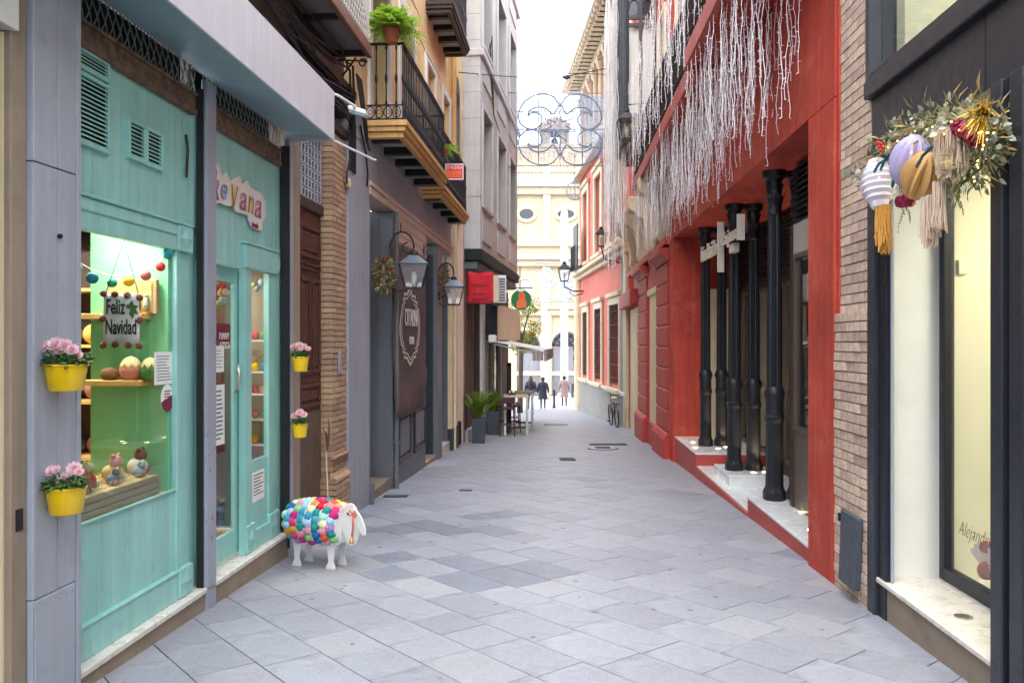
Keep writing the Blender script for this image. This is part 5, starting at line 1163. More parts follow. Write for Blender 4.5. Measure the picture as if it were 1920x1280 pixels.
mb_ = thing('menu_stand', 'tall dark menu board leaning at the bar front', 'menu board', (-.1, 24.5, gz(24.5))); MB().box(-.16, -.02, 24.5, 24.54, gz(24.5), 1.0).build('board', 'ink', mb_, bevel=.006); MB().box(-.14, -.04, 24.49, 24.5, .0, .9).build('writing_panel', 'slatey', mb_)
# tree with oranges beyond the bar
leafmat('orangeleaf', (150, 160, 52), (88, 112, 36), trans=.35); mat('orangefruit', (236, 140, 40), .5, .1, 10, .05); mat('bark', (96, 80, 66), .9, .2, 10, .4)
tr = thing('orange_tree', 'orange tree with yellow-green leaves at the far end of the bar', 'tree', (.45, 33, gz(33))); cc = at(986, 608, 33)
MB().tube([(.0 + cc.x - .25, 33, gz(33)), (cc.x - .22, 33, 0), (cc.x - .2, 33.05, 1.0), (cc.x - .2, 33, 2.0)], [.13, .1, .09, .05], 8).build('trunk', 'bark', tr, smooth=True)
r2 = random.Random(5); m = MB(); lim = MB()
for i in range(7):
    a = i * .9; lim.tube([(cc.x - .2, 33, 1.0 + .1 * i), (cc.x - .2 + .35 * math.cos(a), 33 + .5 * math.sin(a), 1.6 + .15 * i), (cc.x - .2 + .6 * math.cos(a), 33 + .9 * math.sin(a), 2.0 + .2 * i)], [.05, .03, .015], 5)
lim.build('limbs', 'bark', tr)
cl_ = [(r2.uniform(-.75, .6), r2.uniform(-1, 1), r2.uniform(-.85, 1.0), r2.uniform(.25, .42)) for _ in range(26)]
for x, y, z, r in cl_:
    for i in range(85):
        d = Vector((r2.gauss(0, 1), r2.gauss(0, 1), r2.gauss(0, 1))).normalized(); p = Vector((cc.x - .15 + x, 33 + y, cc.z + z)) + d * r * r2.random() ** .4
        m.leaf(p, d + Vector((r2.uniform(-.6, .6), r2.uniform(-.6, .6), -.3)), ZU, .13, .06, .2, 2)
m.build('crown', 'orangeleaf', tr, recalc=False)
for i in range(24): x, y, z, r = r2.choice(cl_); MB().ball((cc.x - .15 + x + r2.uniform(-r, r), 33 + y - r * .8, cc.z + z + r2.uniform(-r, r)), .045, 8, 6).build('orange', 'orangefruit', tr, smooth=True)
# ------------------------------------------------------------------ boutique at the right edge
def ru(x, d=0): return RW.u(x, d)
bt = thing('boutique', 'dark navy boutique front with marble sill and pale lit window at the right edge', 'shop', RW.P(4.6, 0, gz(4.6)))
GD = -.42; ZS = .05
MB().fb(RW, 5.46, 5.585, -.1, .03, -.5, 3.0).build('pilaster', 'navy', bt, bevel=.006)
MB().fb(RW, 5.33, 5.457, -.05, .005, -.5, 3.0).build('pilaster', 'navydeep', bt, bevel=.006)
MB().tube([RW.P(5.31, -.03, -.1), RW.P(5.31, -.03, 3.0)], .012, 8).build('pipe', 'steelpost', bt)
MB().fb(RW, 5.46, 5.54, -.46, -.101, ZS - .02, 3.0).build('reveal', 'white', bt)
for a, b, d in ((3.9, 4.005, .03), (3.84, 3.897, -.03), (3.72, 3.837, .03), (3.66, 3.717, -.03), (3.4, 3.657, .035)):
    MB().fb(RW, a, b, -.5, d, -.5, 2.93).build('pilaster', 'navy', bt, bevel=.006)
MB().fb(RW, 4.008, 5.459, GD - .1, .02, ZS - .035, ZS).build('marble_sill', 'marble', bt, bevel=.006)
MB().fb(RW, 4.008, 5.32, GD - .1, .0, -.5, ZS - .036).build('base_stone', 'basestone', bt)
dr_ = MB(); dr_.lathe(RW.P(ru(1800, -.15), -.17, ZS + .0005), [(.05, 0), (.05, .006), (.04, .007)], 20); dr_.build('floor_light', 'steel', bt); MB().lathe(RW.P(ru(1800, -.15), -.17, ZS + .007), [(.034, 0), (.034, .002)], 16).build('floor_light_glass', 'window_dark', bt)
MB().fb(RW, 5.39, 5.459, GD - .05, GD + .02, ZS, 2.93).build('window_frame', 'navydeep', bt, bevel=.004); MB().fb(RW, 3.4, 5.39, GD - .05, GD + .02, ZS, ZS + .085).build('window_frame', 'navydeep', bt, bevel=.004)
MB().fb(RW, 3.4, 5.39, GD - .012, GD - .006, ZS + .085, 2.93).build('window_pane', 'glass_shop', bt)
MB().fb(RW, -3, 5.57, -.6, .0, 2.93, 3.33).build('fascia', 'navy', bt); MB().fb(RW, -3, 5.6, -.6, .05, 3.332, 3.45).build('fascia_ledge', 'navy', bt, bevel=.008)
for a in (4.1, 2.4): MB().fb(RW, a, a + .006, .0, .003, 2.93, 3.33).build('fascia_joint', 'navydeep', bt)
MB().fb(RW, 5.54, 5.6, -.5, .035, 3.452, 6).build('window_frame', 'navy', bt); MB().fb(RW, -1, 5.54, -.2, .02, 3.452, 3.5).build('window_frame', 'navy', bt)
MB().fb(RW, -1, 5.54, -.06, -.05, 3.5, 6).build('upper_pane', 'glass_shop', bt)
MB().fb(RW, -1, 5.6, -.5, .04, 6.0, 6.3).build('upper_ledge', 'navy', bt); MB().fb(RW, -9, 5.6, -.8, -.02, 6.3, 7.5).build('upper_wall', 'greystone2', bt); MB().fb(RW, -9, 3.39, -.8, .0, -.5, 2.93).build('wall', 'navy', bt)
for a, b, c, d_, e, f, nm in ((5.42, 5.5, -2.6, GD - .06, -.1, 2.95, 'room_wall'), (3.3, 5.42, -2.7, -2.6, -.1, 2.95, 'room_wall'), (3.2, 3.3, -2.6, GD - .06, -.1, 2.95, 'room_wall'), (3.3, 5.42, -2.6, GD - .06, .02, .05, 'room_floor'), (3.2, 5.5, -2.7, -.62, 2.95, 3.05, 'room_ceiling'),
        (5.4, 5.53, -2.2, -.15, 3.45, 5.9, 'upper_room_wall'), (-1, 5.4, -2.3, -2.2, 3.45, 5.9, 'upper_room_wall'), (-1, 5.53, -2.3, -.62, 5.9, 6.0, 'upper_room_ceiling')):
    MB().fb(RW, a, b, c, d_, e, f).build(nm, 'palewall' if 'floor' not in nm else 'marble', bt)
MB().fb(RW, 5.40, 5.417, -.56, -.5, 2.1, 2.2).build('switch_plate', 'palewall', bt, bevel=.004)
lamp('boutique_light', RW.P(4.5, -1.3, 2.9), 11, .6, col=(1, .95, .82)); lamp('boutique_upper_light', RW.P(4.0, -1.2, 5.85), 13, .6, col=(1, .95, .82))
MB().fb(RW, 4.2, 4.8, -1.5, -1.1, 2.93, 2.948).build('ceiling_lamp', 'lampwhite', bt)
sc = thing('window_script', 'thin dark handwritten lettering Alejandra low on the boutique window', 'lettering', RW.P(ru(1797, GD), GD, .3)); xx = ru(1797, GD)
text('Alejandra', .40, .12, 'slatey', sc, RW.P(xx, GD + .001, RW.z(1797, 1008, GD)), -RW.t, ZU, .0008, .5, offset=-.02)
fa = thing('gift_fan', 'red and white paper fan ornament on the boutique window floor', 'ornament', RW.P(ru(1848, GD - .15), GD - .15, .06)); p = RW.P(ru(1850, GD - .12), GD - .12, RW.z(1850, 1075, GD - .12))
m = MB(); mat('fanred', (150, 30, 50), .6, .2, 10, .1); mat('fanwhite', (226, 200, 196), .7, .1, 10, .1)
for i in range(14):
    t0, t1 = R(30 + i * 9), R(30 + (i + 1) * 9); m.add([p, p - RW.t * (.2 * math.cos(t0)) + ZU * .2 * math.sin(t0) + RW.n * (.02 * (i % 2)), p - RW.t * (.2 * math.cos(t1)) + ZU * .2 * math.sin(t1) + RW.n * (.02 * ((i + 1) % 2))], [(0, 1, 2)])
m.build('pleated_fan', 'fanwhite', fa); MB().ball(p + ZU * .02, .06, 10, 8, (1, .7, 1)).build('rosette', 'fanred', fa, smooth=True); MB().ball(p + ZU * .17, .05, 10, 8, (1, .5, .8)).build('rosette', 'fanred', fa, smooth=True)
# ------------------------------------------------------------------ Christmas garland over the boutique
gd = thing('door_garland', 'Christmas garland of pleated paper shells, tassels and eucalyptus over the boutique window', 'garland', at(1745, 330, 4.8))
def gp(x, y, dd_=.14):
    u = RW.u(x, dd_); p = RW.P(u, dd_, 0); return Vector((p.x, p.y, HC + (640 - y) / 1500 * p.y)), p.y / 1500
def shell(x, y, w, h, rot, mname, folds, seed, axis=0):
    """a pleated paper body: ellipsoid with ridged meridians"""
    c, s = gp(x, y, .2); q = Matrix.Rotation(R(rot), 3, RW.n); m = MB(); nu, nv = folds * 4, 14
    ux = -RW.t
    for j in range(nv + 1):
        a = -math.pi / 2 + math.pi * j / nv
        for i in range(nu):
            b = 2 * math.pi * i / nu; k = 1 + .26 * (1 if i % 4 == 0 else (-1 if i % 4 == 2 else 0)) * math.cos(a)
            v = ux * (math.cos(a) * math.cos(b) * w * s / 2 * k) + RW.n * (math.cos(a) * math.sin(b) * w * s / 2 * k * .8) + ZU * (math.sin(a) * h * s / 2)
            m.v.append(c + q @ v)
    for j in range(nv):
        for i in range(nu): m.f.append((j * nu + i, j * nu + (i + 1) % nu, (j + 1) * nu + (i + 1) % nu, (j + 1) * nu + i))
    m.build('paper_shell', mname, gd)
mat('paperwhite', (232, 226, 236), .7, .05, 20, .2, 120); mat('paperlilac', (196, 186, 224), .7, .08, 14, .2, 120); mat('papergold', (224, 178, 112), .7, .08, 20, .25, 160); mat('tasselgold', (206, 150, 66), .8, .15, 30, .3); mat('tasselbeige', (206, 182, 160), .85, .1, 30, .3); mat('ribbonteal', (22, 106, 116), .5, .1, 10, .1); mat('foilred', (150, 20, 62), .25, .3, 18, .3, 40, metal=.5)
def stack_shell(x, y, w, h, n_, mname):     # horizontally pleated lantern shape
    c, s = gp(x, y, .2); m = MB(); pr = []
    for i in range(n_ * 2 + 1):
        t = i / (n_ * 2); r = w * s / 2 * (math.sin(math.pi * min(.93, max(.07, t))) ** .45) * (1 if i % 2 else .84); pr.append((r, (t - .5) * h * s))
    m.lathe(c, pr, 22, ax=Vector((0, 0, 1)) + RW.t * .18); m.build('paper_shell', mname, gd)
stack_shell(1646, 345, 64, 94, 8, 'paperwhite')
shell(1708, 304, 74, 102, -32, 'paperlilac', 11, 1); shell(1725, 330, 66, 100, -48, 'papergold', 9, 2)
def tassel(x, y0, y1, w, mname, n_, seed, d=.2):
    r2 = random.Random(seed); m = MB(); c, s = gp(x, y0, d)
    for i in range(n_):
        a = r2.uniform(-.5, .5); l_ = (y1 - y0) * s * (1 - .35 * abs(a) * 2 * r2.uniform(.6, 1.2)); p = c - RW.t * (a * w * s) + RW.n * r2.uniform(-.03, .03); m.tube([p, p + Vector((r2.uniform(-.008, .008), r2.uniform(-.008, .008), -l_ * .5)), p + Vector((r2.uniform(-.015, .015), r2.uniform(-.015, .015), -l_))], .0045, 4, False)
    m.build('tassel', mname, gd)
tassel(1657, 385, 478, 30, 'tasselgold', 60, 1); tassel(1744, 368, 468, 34, 'tasselbeige', 70, 2); tassel(1766, 240, 345, 26, 'tasselbeige', 40, 3); tassel(1790, 240, 345, 18, 'tasselbeige', 26, 4); tassel(1762, 340, 440, 12, 'tasselbeige', 26, 5); tassel(1806, 255, 330, 8, 'tasselbeige', 12, 6)
leafmat('eucsilver', (204, 204, 180), (150, 156, 128), trans=.2); leafmat('garlandgreen', (134, 142, 100), (92, 102, 68), trans=.2); leafmat('drygold', (214, 186, 120), (160, 130, 70), trans=.2)
spine = [(1628, 345), (1650, 300), (1690, 265), (1730, 240), (1765, 235), (1800, 225), (1830, 225), (1850, 240), (1845, 285), (1820, 320)]
r2 = random.Random(9)
for nm, mt, n_, l_, w_, spread in (('eucalyptus', 'eucsilver', 520, .042, .032, .10), ('fir_foliage', 'garlandgreen', 650, .05, .012, .09), ('dried_grass', 'drygold', 300, .10, .012, .10)):
    m = MB()
    for i in range(n_):
        k = r2.random() * (len(spine) - 1.001); j = int(k); x = spine[j][0] + (spine[j + 1][0] - spine[j][0]) * (k - j); y = spine[j][1] + (spine[j + 1][1] - spine[j][1]) * (k - j); p, s = gp(x, y, .12)
        o_ = Vector((r2.gauss(0, .5) * spread, r2.gauss(0, .5) * spread, r2.gauss(-.1, .6) * spread)); d = o_.normalized() + Vector((r2.uniform(-.5, .5), r2.uniform(-.5, .5), r2.uniform(-.5, .5))); m.leaf(p + o_, d, RW.n + Vector((r2.uniform(-.6, .6), 0, r2.uniform(-.6, .6))), l_ * r2.uniform(.7, 1.2), w_, .15, 3 if w_ > .02 else 2)
    m.build(nm, mt, gd, recalc=False)['kind'] = 'stuff'
m = MB()
for x, y0, y1 in ((1690, 345, 440), (1700, 345, 420), (1790, 330, 400), (1800, 330, 405), (1822, 310, 368), (1780, 330, 380), (1830, 300, 350), (1810, 320, 350)):
    p, s = gp(x, y0, .15); n_ = 16
    for i in range(n_):
        t = i / n_; q = p - ZU * ((y1 - y0) * s * t) + Vector((.02 * math.sin(t * 5 + x), 0, 0))
        for sg_ in (-1, 1): m.leaf(q, -RW.t * sg_ - ZU * .9 + RW.n * r2.uniform(-.3, .5), RW.n, .045 * (1.15 - t), .016, .1, 2)
m.build('trailing_sprigs', 'garlandgreen', gd, recalc=False)['kind'] = 'stuff'
for x, y, r in ((1810, 245, 17), (1825, 258, 16), (1796, 238, 14), (1836, 262, 12), (1704, 374, 14), (1690, 378, 12)): c, s = gp(x, y, .2); MB().ball(c, r * s, 12, 9, jit=.14).build('foil_flower', 'foilred', gd)
m = MB()
for i in range(110):
    c, s = gp(1848, 216, .22); a = r2.uniform(0, 6.283); e_ = r2.uniform(-1.2, 1.2); d = -RW.t * math.cos(a) * math.cos(e_) + ZU * math.sin(a) * math.cos(e_) + RW.n * abs(math.sin(e_)); l_ = r2.uniform(24, 52) * s; m.tube([c, c + d * l_ * .6, c + d * l_ + Vector((0, 0, -l_ * .25))], [.004, .0035, .002], 4, False)
m.build('gold_spray', mat('tinsel', (232, 196, 92), .3, .2, 20, .1, metal=.6), gd)
for i in range(26):
    k = r2.random() * (len(spine) - 1.001); j = int(k); x = spine[j][0] + (spine[j + 1][0] - spine[j][0]) * (k - j) + r2.uniform(-14, 14); y = spine[j][1] + (spine[j + 1][1] - spine[j][1]) * (k - j) + r2.uniform(-18, 40); c, s = gp(x, y, .26); MB().ball(c, .004, 6, 4).build('fairy_light', emis('fairy%d' % i, (255, 190, 80), 6) if i == 0 else 'fairy0', gd)
for x, y in ((1652, 270), (1648, 276), (1656, 276), (1652, 283), (1646, 268)): c, s = gp(x, y, .2); MB().ball(c, .013, 8, 6).build('red_berry', 'signred', gd, smooth=True)
for pts in ([(1652, 318), (1660, 300), (1668, 290)], [(1672, 290), (1678, 320), (1674, 350)], [(1720, 312), (1732, 290), (1748, 276)], [(1640, 322), (1650, 305), (1664, 298)]):
    P_ = [gp(x, y, .26)[0] for x, y in pts]; m = MB()
    for a, b in zip(P_, P_[1:]): m.hexa([a - ZU * .012, a - RW.t * .02, b - RW.t * .02, b - ZU * .012, a + RW.n * .012, a - RW.t * .02 + RW.n * .012, b - RW.t * .02 + RW.n * .012, b + RW.n * .012])
    m.build('velvet_ribbon', 'ribbonteal', gd)
for x0, y0, x1, y1, x2, y2 in ((1680, 285, 1668, 262, 1700, 245), (1690, 270, 1670, 250, 1720, 238), (1850, 200, 1872, 190, 1885, 215), (1858, 205, 1876, 220, 1870, 245)): MB().tube([gp(x0, y0, .2)[0], gp(x1, y1, .24)[0], gp(x2, y2, .2)[0]], .005, 5).build('cane_loop', 'drygold', gd)
# ------------------------------------------------------------------ brick strip
bs = thing('brick_wall', 'narrow pale brick wall strip between the navy boutique and the red pillar', 'wall', RW.P(5.9, 0, gz(5.9)))
k0, k1 = 5.592, 6.19
core = MB().fb(RW, k0, k1, -.8, -.006, -.6, 9).build('wall_core', 'mortarpale', bs)
z = 1.86; k = 0; C2 = .074
while z < 4.5:
    cuts = [0, .26, .52, .595] if k % 2 == 0 else [0, .13, .39, .595]
    for a, b in zip(cuts, cuts[1:]): brick(RW, k0 + a + .003, k0 + b - .006, -.1, .002, z, z + C2 - .010, 'brickpale', bs, .003)
    z += C2; k += 1
z = -.42
MB().fb(RW, k0, k1 + .05, -.006, .02, -.6, 1.84).build('base_core', 'mortarpale', bs)
while z < 1.82:
    cuts = [0, .26, .52, .65] if k % 2 == 0 else [0, .13, .39, .65]
    for a, b in zip(cuts, cuts[1:]): brick(RW, k0 + a + .003, k0 + b - .005 - rnd.uniform(0, .008), -.06, .032, z, z + C2 - .010, 'brickpale', bs, .006)
    z += C2; k += 1
mbx = thing('meter_box', 'dark dented metal box low on the pale brick strip', 'box', RW.P(5.8, .04, -.1))
MB().hexa([RW.P(u, d, z) for z, u0, u1, dd_ in ((-.12, 5.68, 5.96, .10), (.40, 5.64, 6.02, .06)) for u, d in ((u0, .03), (u1, .03), (u1, dd_), (u0, dd_))]).build('cover', 'slatey', mbx, bevel=.012)
MB().fb(RW, 6.02, 6.05, .03, .07, .3, .36).build('hinge', 'iron', mbx)
# ------------------------------------------------------------------ red foundation building with arcade
rbd = thing('red_building', 'bright red building with an open arcade on black iron columns', 'building', RW.P(10, 0, gz(10)))
q1, q2 = 6.245, 6.9; ZL = 3.56; AE = 14.8
MB().fb(RW, k1 + .002, q1 - .002, -.9, .012, 1.86, 9).build('corner_strip', 'red', rbd)
MB().fb(RW, q1, q2, -1.0, .03, -.6, ZL).build('pillar', 'red', rbd, bevel=.015)
MB().fb(RW, q1, 15.3, -1.2, .024, ZL, 4.97).build('arcade_lintel', 'red', rbd)
MB().fb(RW, q1, 23.5, -1.2, .0, 4.97, 10.5).build('upper_wall', 'red', rbd)
MB().fb(RW, AE, 15.3, -1.2, .03, -.9, ZL).build('pier', 'red', rbd, bevel=.01)
MB().fb(RW, 15.3, 23.9, -1.0, -.1, -1.2, 4.97).build('wall', 'darkred', rbd)
# marble platforms of the arcade with red risers
def plat(u0, u1, d0, d1, z, riser=True):
    MB().fb(RW, u0, u1, d0, d1, z - .03, z).build('marble_slab', 'marblewhite', rbd, bevel=.004)
    MB().fb(RW, u0, u1, d0, d1 - .008, -1, z - .031).build('riser', 'redwood' if riser else 'marblewhite', rbd)
plat(q2, 9.22, -1.6, .0, -.126); plat(9.222, 12.6, -1.6, -.02, -.30, False); plat(10.75, 11.75, -.75, -.12, -.14, False); plat(12.602, AE, -1.6, .0, -.10)
MB().fb(RW, 9.222, 12.6, -.02, .0, -1, -.33).build('kerb', 'redwood', rbd)
mat('bronzedark', (64, 54, 48), .4, .05, 2, 0); mat('innerwood', (78, 68, 60), .5, .06, 2, 0, 50); glass('glass_arcade', (.85, .88, .86), .02, 1.5, .12)
# inner glazing, angled at the near end
IG = F(0, 0, .0547, -1); IG.O = RW.P(6.9, -.36, 0); lg = 1.72
MB().fb(IG, .0, lg, -.05, 0, -.13, .7).build('bronze_panel', 'bronze', rbd); MB().frame(IG, .0, lg, .7, 2.58, .05, -.04, .015).build('glazing_frame', 'bronze', rbd); MB().fb(IG, .05, lg - .05, -.02, -.015, .75, 2.53).build('glazing_pane', 'glass_arcade', rbd)
MB().fb(IG, .0, lg, -.05, .01, 2.58, 2.9).build('bronze_header', 'greystone2', rbd)
MB().fb(IG, lg, lg + .1, -.1, .02, -.13, 2.9).build('glazing_post', 'bronzedark', rbd)
MB().fb(IG, lg, lg + .05, -.85, -.1, -.13, ZL).build('return_wall', 'innerwood', rbd)
MB().fb(IG, .0, lg, -.85, -.75, -.13, ZL).build('inner_wall', mat('innergreen', (120, 132, 122), .6, .1, 3), rbd)
for i in range(10): MB().fb(IG, 0, lg + .1, -.05, .0, 2.92 + i * .063, 2.932 + i * .063).build('louvre', 'ironblack', rbd)
MB().fb(IG, 0, lg + .1, -.1, -.06, 2.9, ZL).build('louvre_back', 'blackrubber', rbd)
MB().fb(RW, 8.67, AE, -1.25, -1.15, -.3, ZL).build('inner_wall', 'innerwood', rbd)
for i in range(15): MB().fb(RW, 8.68, AE, -1.15, -1.1, 2.62 + i * .063, 2.632 + i * .063).build('louvre', 'ironblack', rbd)
for a in (8.9, 9.8, 10.7, 11.6, 12.5, 13.4):
    w_ = MB().frame(RW, a, a + .85, -.1, 2.5, .06, -1.15, -1.08).build('glass_door', 'bronze', rbd); MB().fb(RW, a + .06, a + .79, -1.13, -1.125, -.04, 2.44).build('pane', 'glass_arcade', w_)
MB().fb(RW, AE - .25, AE - .02, -1.1, -.5, -.1, 2.6).build('inner_jamb', 'cream', rbd)
# cast-iron columns
def column(u, d, zb, label):
    p = RW.P(u, d, zb); H_ = ZL - zb; o = thing('iron_column', label, 'column', p, 'black iron columns of the arcade')
    MB().lathe(p, [(.128, 0), (.128, .09), (.112, .12), (.104, .14)], 8).build('foot', 'ironblack', o, bevel=.004)
    MB().lathe(p, [(.104, .14), (.098, .16), (.094, .86), (.108, .9), (.11, .93), (.096, .96)], 8).build('pedestal', 'ironblack', o)
    MB().lathe(p, [(.096, .96), (.096, 1.12), (.113, 1.17), (.116, 1.2), (.1, 1.24), (.088, 1.27)], 16).build('collar', 'ironblack', o, smooth='auto')
    m = MB(); n_ = 32; rings = ((1.27, .082), (2.0, .08), (H_ - .5, .073))
    for z_, r in rings:
        for i in range(n_): a = 2 * math.pi * i / n_; rr = r * (1 if i % 2 else .9); m.v.append(p + Vector((rr * math.cos(a), rr * math.sin(a), z_)))
    for k_ in range(2):
        for i in range(n_): m.f.append((k_ * n_ + i, k_ * n_ + (i + 1) % n_, (k_ + 1) * n_ + (i + 1) % n_, (k_ + 1) * n_ + i))
    m.build('fluted_shaft', 'ironblack', o)
    cp = MB().lathe(p, [(.074, H_ - .5), (.088, H_ - .485), (.088, H_ - .46), (.076, H_ - .44), (.08, H_ - .16), (.09, H_ - .1), (.125, H_ - .07), (.13, H_ - .03), (.135, H_)], 16).build('capital', 'ironblack', o, smooth='auto')
    m = MB()
    for k_ in range(2):
        for i in range(8): a = 2 * math.pi * (i + .5 * k_) / 8; dv = Vector((math.cos(a), math.sin(a), 0)); b = p + dv * .08 + ZU * (H_ - .42 + .14 * k_); m.leaf(b, ZU + dv * .25, dv, .17, .07, -.25, 3)
    m.build('acanthus_leaves', 'ironblack', cp)
nm_ = ['nearest', 'middle', 'farthest']
for i, (x, Y) in enumerate(((1447, 9.03), (1372, 11.2), (1320, 13.5))):
    u, d = Y, -.26 - .03 * i
    zb = (-.126, -.14, -.10)[i]
    column(u, d, zb, 'black iron column at the street side of the %s pair in the red arcade' % nm_[i]); column(u + .02, d - .27, zb, 'black iron column at the inner side of the %s pair in the red arcade' % nm_[i])
# floor uplights
UL = ['recessed uplight nearest the red pillar on the near marble platform', 'recessed uplight before the nearest column on the marble', 'recessed uplight behind the foot of the nearest street-side column', 'recessed uplight left of the middle column pair', 'recessed uplight between the middle pair of columns', 'recessed uplight between the farthest pair of columns', 'recessed uplight behind the farthest pair of columns', 'recessed uplight at the far end of the marble by the red pier', 'recessed uplight on the far platform edge before the columns']
for i, (u, d, z) in enumerate(((7.55, -.2, -.126), (8.35, -.36, -.126), (8.78, -.6, -.126), (10.95, -.5, -.14), (11.0, -.66, -.14), (13.1, -.45, -.1), (13.3, -.62, -.1), (13.9, -.18, -.1), (13.2, -.1, -.1))):
    p = RW.P(u, d, z); o = thing('floor_uplight', UL[i], 'floor light', p, 'uplights in the arcade floor')
    MB().lathe(p, [(.055, -.01), (.055, .004), (.04, .005)], 18).build('ring', 'steel', o); MB().lathe(p + ZU * .005, [(.038, 0), (.038, .002)], 16).build('lens', emis('uplight', (255, 214, 150), 7) if 'uplight' not in MATS else 'uplight', o)
    if i in (2, 3, 4, 5, 6):
        dl = bpy.data.lights.new('uplight_glow', 'SPOT'); dl.energy = 9; dl.spot_size = R(80); dl.color = (1, .72, .4); dl.shadow_soft_size = .03; ol = bpy.data.objects.new('uplight_glow', dl); COL.objects.link(ol); ol.location = p + ZU * .02; ol.rotation_euler = (R(180), 0, 0)
# metal lettering
cs = thing('foundation_sign', 'metal lettering Fundacion Cajasol mounted before the arcade columns', 'sign', RW.P(11, -.1, 2.6)); sd = -.08
def stx(s, x0, x1, y0, y1, mm='steel', ex=.008): a, b = ru(x0, sd), ru(x1, sd); zc = RW.z(x1, y1, sd); zt = RW.z(x1, y0, sd); text(s, a - b, zt - zc, mm, cs, RW.P(a, sd, zc), -RW.t, ZU, ex)
mat('signmetal', (214, 206, 192), .4, .05, 6, .02, metal=.3)
stx('Fundación', 1316, 1344, 446, 476, 'signmetal', .02); stx('Cajaso', 1352, 1383, 418, 454, 'signmetal', .014)
def sbar(x0, x1, y0, y1, w): a1 = ru(x1, sd); z1, z0 = RW.z(x1, y0, sd), RW.z(x1, y1, sd); MB().fb(RW, a1, a1 + .03, sd - w, sd + .02, z0, z1).build('letter_bar', 'signmetal', cs, bevel=.004)
sbar(1346, 1348, 416, 510, .075); sbar(1383, 1385, 401, 450, .08)
MB().fb(RW, ru(1372, sd), ru(1364, sd), sd - .1, sd - .02, RW.z(1367, 474, sd), RW.z(1367, 458, sd)).build('letter_tail', 'signmetal', cs)
# rusticated piers, cream pilaster, cornices
def rust(x0, x1, label):
    a, b = ru(x1), ru(x0); z = -.1
    for k_ in range(8): MB().fb(RW, a, b, -.2, .06, z + .012, z + .40).build('rusticated_block', 'darkred', rbd, bevel=.02); z += .412
    MB().fb(RW, a + .01, b - .01, -.2, .03, -1.2, z).build('pier_core', 'darkred', rbd)
    MB().fb(RW, a - .08, b + .08, -.2, .14, -1.3, -.22).build('plinth', 'darkred', rbd, bevel=.01); m = MB(); m.ext([RW.P(a - .08, d, -.22 + z_) for d, z_ in ((-.1, 0), (.14, 0), (.09, .08), (.06, .11), (-.1, .11))], RW.t * (b - a + .16)); m.build('plinth_moulding', 'darkred', rbd)
    m = MB(); m.ext([RW.P(a - .06, d, z + z_) for d, z_ in ((-.1, 0), (.07, 0), (.09, .06), (.15, .12), (.22, .16), (.22, .24), (-.1, .26))], RW.t * (b - a + .12)); m.build('cornice', 'darkred', rbd)
rust(1235, 1257, ''); rust(1200, 1216, '')
MB().fb(RW, ru(1233), ru(1218), -.1, .0, -.22, 2.7).build('cream_pilaster', 'cream', rbd, bevel=.01); MB().fb(RW, ru(1234), ru(1217), -.1, .05, -.9, -.22).build('plinth', 'darkred', rbd); MB().fb(RW, ru(1234), ru(1217), -.1, .05, 2.7, 2.85).build('pilaster_capital', 'cream', rbd, bevel=.02)
MB().fb(RW, ru(1234) , ru(1217), -.1, .02, 2.855, 3.5).build('panel', 'darkred', rbd)
MB().fb(RW, ru(1199), ru(1180), -.1, -.02, -1.2, 2.6).build('cream_door_surround', 'cream', rbd, bevel=.01); MB().fb(RW, ru(1199), ru(1176), -.1, .25, 2.62, 3.05).build('door_hood', 'darkred', rbd, bevel=.03)
MB().fb(RW, ru(1194), ru(1185), -.1, .0, -1.2, 2.1).build('cream_door', 'cream', rbd, bevel=.01)
MB().fb(RW, 15.3, 23.4, -.1, .12, 3.5, 3.66).build('cornice', 'darkred', rbd, bevel=.02)
for a in (16.0, 18.2, 20.2, 22.2):     # tall cream scroll consoles under the balcony
    m = MB(); pr = [(-.1, 3.66), (.08, 3.66), (.14, 3.8), (.12, 4.0), (.14, 4.2), (.22, 4.42), (.38, 4.58), (.5, 4.62), (.54, 4.7), (.54, 4.95), (-.1, 4.95)]
    m.ext([RW.P(a, d, z_) for d, z_ in pr], RW.t * .42); m.build('console', 'creamcarved', rbd, bevel=.02)
    m = MB(); m.tube([RW.P(a + .21, .42 + .09 * math.cos(t) * (1 - t / 16), 4.72 + .09 * math.sin(t) * (1 - t / 16)) for t in [q * .5 for q in range(22)]], .02, 6); m.build('volute', 'creamcarved', rbd)
# balconies
def rbalc(u0, u1, d, z, label, slats):
    o = thing('red_balcony', label, 'balcony', RW.P((u0 + u1) / 2, d / 2, z), 'red balconies hung with light strands')
    MB().fb(RW, u0, u1, d - .08, d, z - .04, z + .2).build('edge_beam', 'redwood', o, bevel=.01); MB().fb(RW, u0, u1, .0, d - .08, z + .05, z + .12).build('deck', 'darkred', o)
    MB().fb(RW, u1 - .08, u1, .0, d - .08, z - .04, z + .2).build('edge_beam', 'redwood', o)
    n_ = int((u1 - u0) / .09) if slats else 0
    for i in range(n_): MB().fb(RW, u0 + i * .09, u0 + i * .09 + .075, .02, d - .08, z + .02, z + .048).build('soffit_slat', 'redwood', o)
    for zz in (.35, 1.15): MB().tube([RW.P(u0, d - .04, z + zz), RW.P(u1, d - .04, z + zz)], .02, 6).build('rail', 'ironblack', o)
    for i in range(int((u1 - u0) / .15) + 1): MB().tube([RW.P(u0 + i * .15, d - .04, z + .2), RW.P(u0 + i * .15, d - .04, z + 1.15)], .011, 4).build('baluster', 'ironblack', o)
rbalc(6.3, 9.75, .64, 4.98, 'nearer red balcony with slatted soffit above the arcade', True); rbalc(9.8, 17.4, .52, 4.96, 'farther red balcony above the arcade', True)
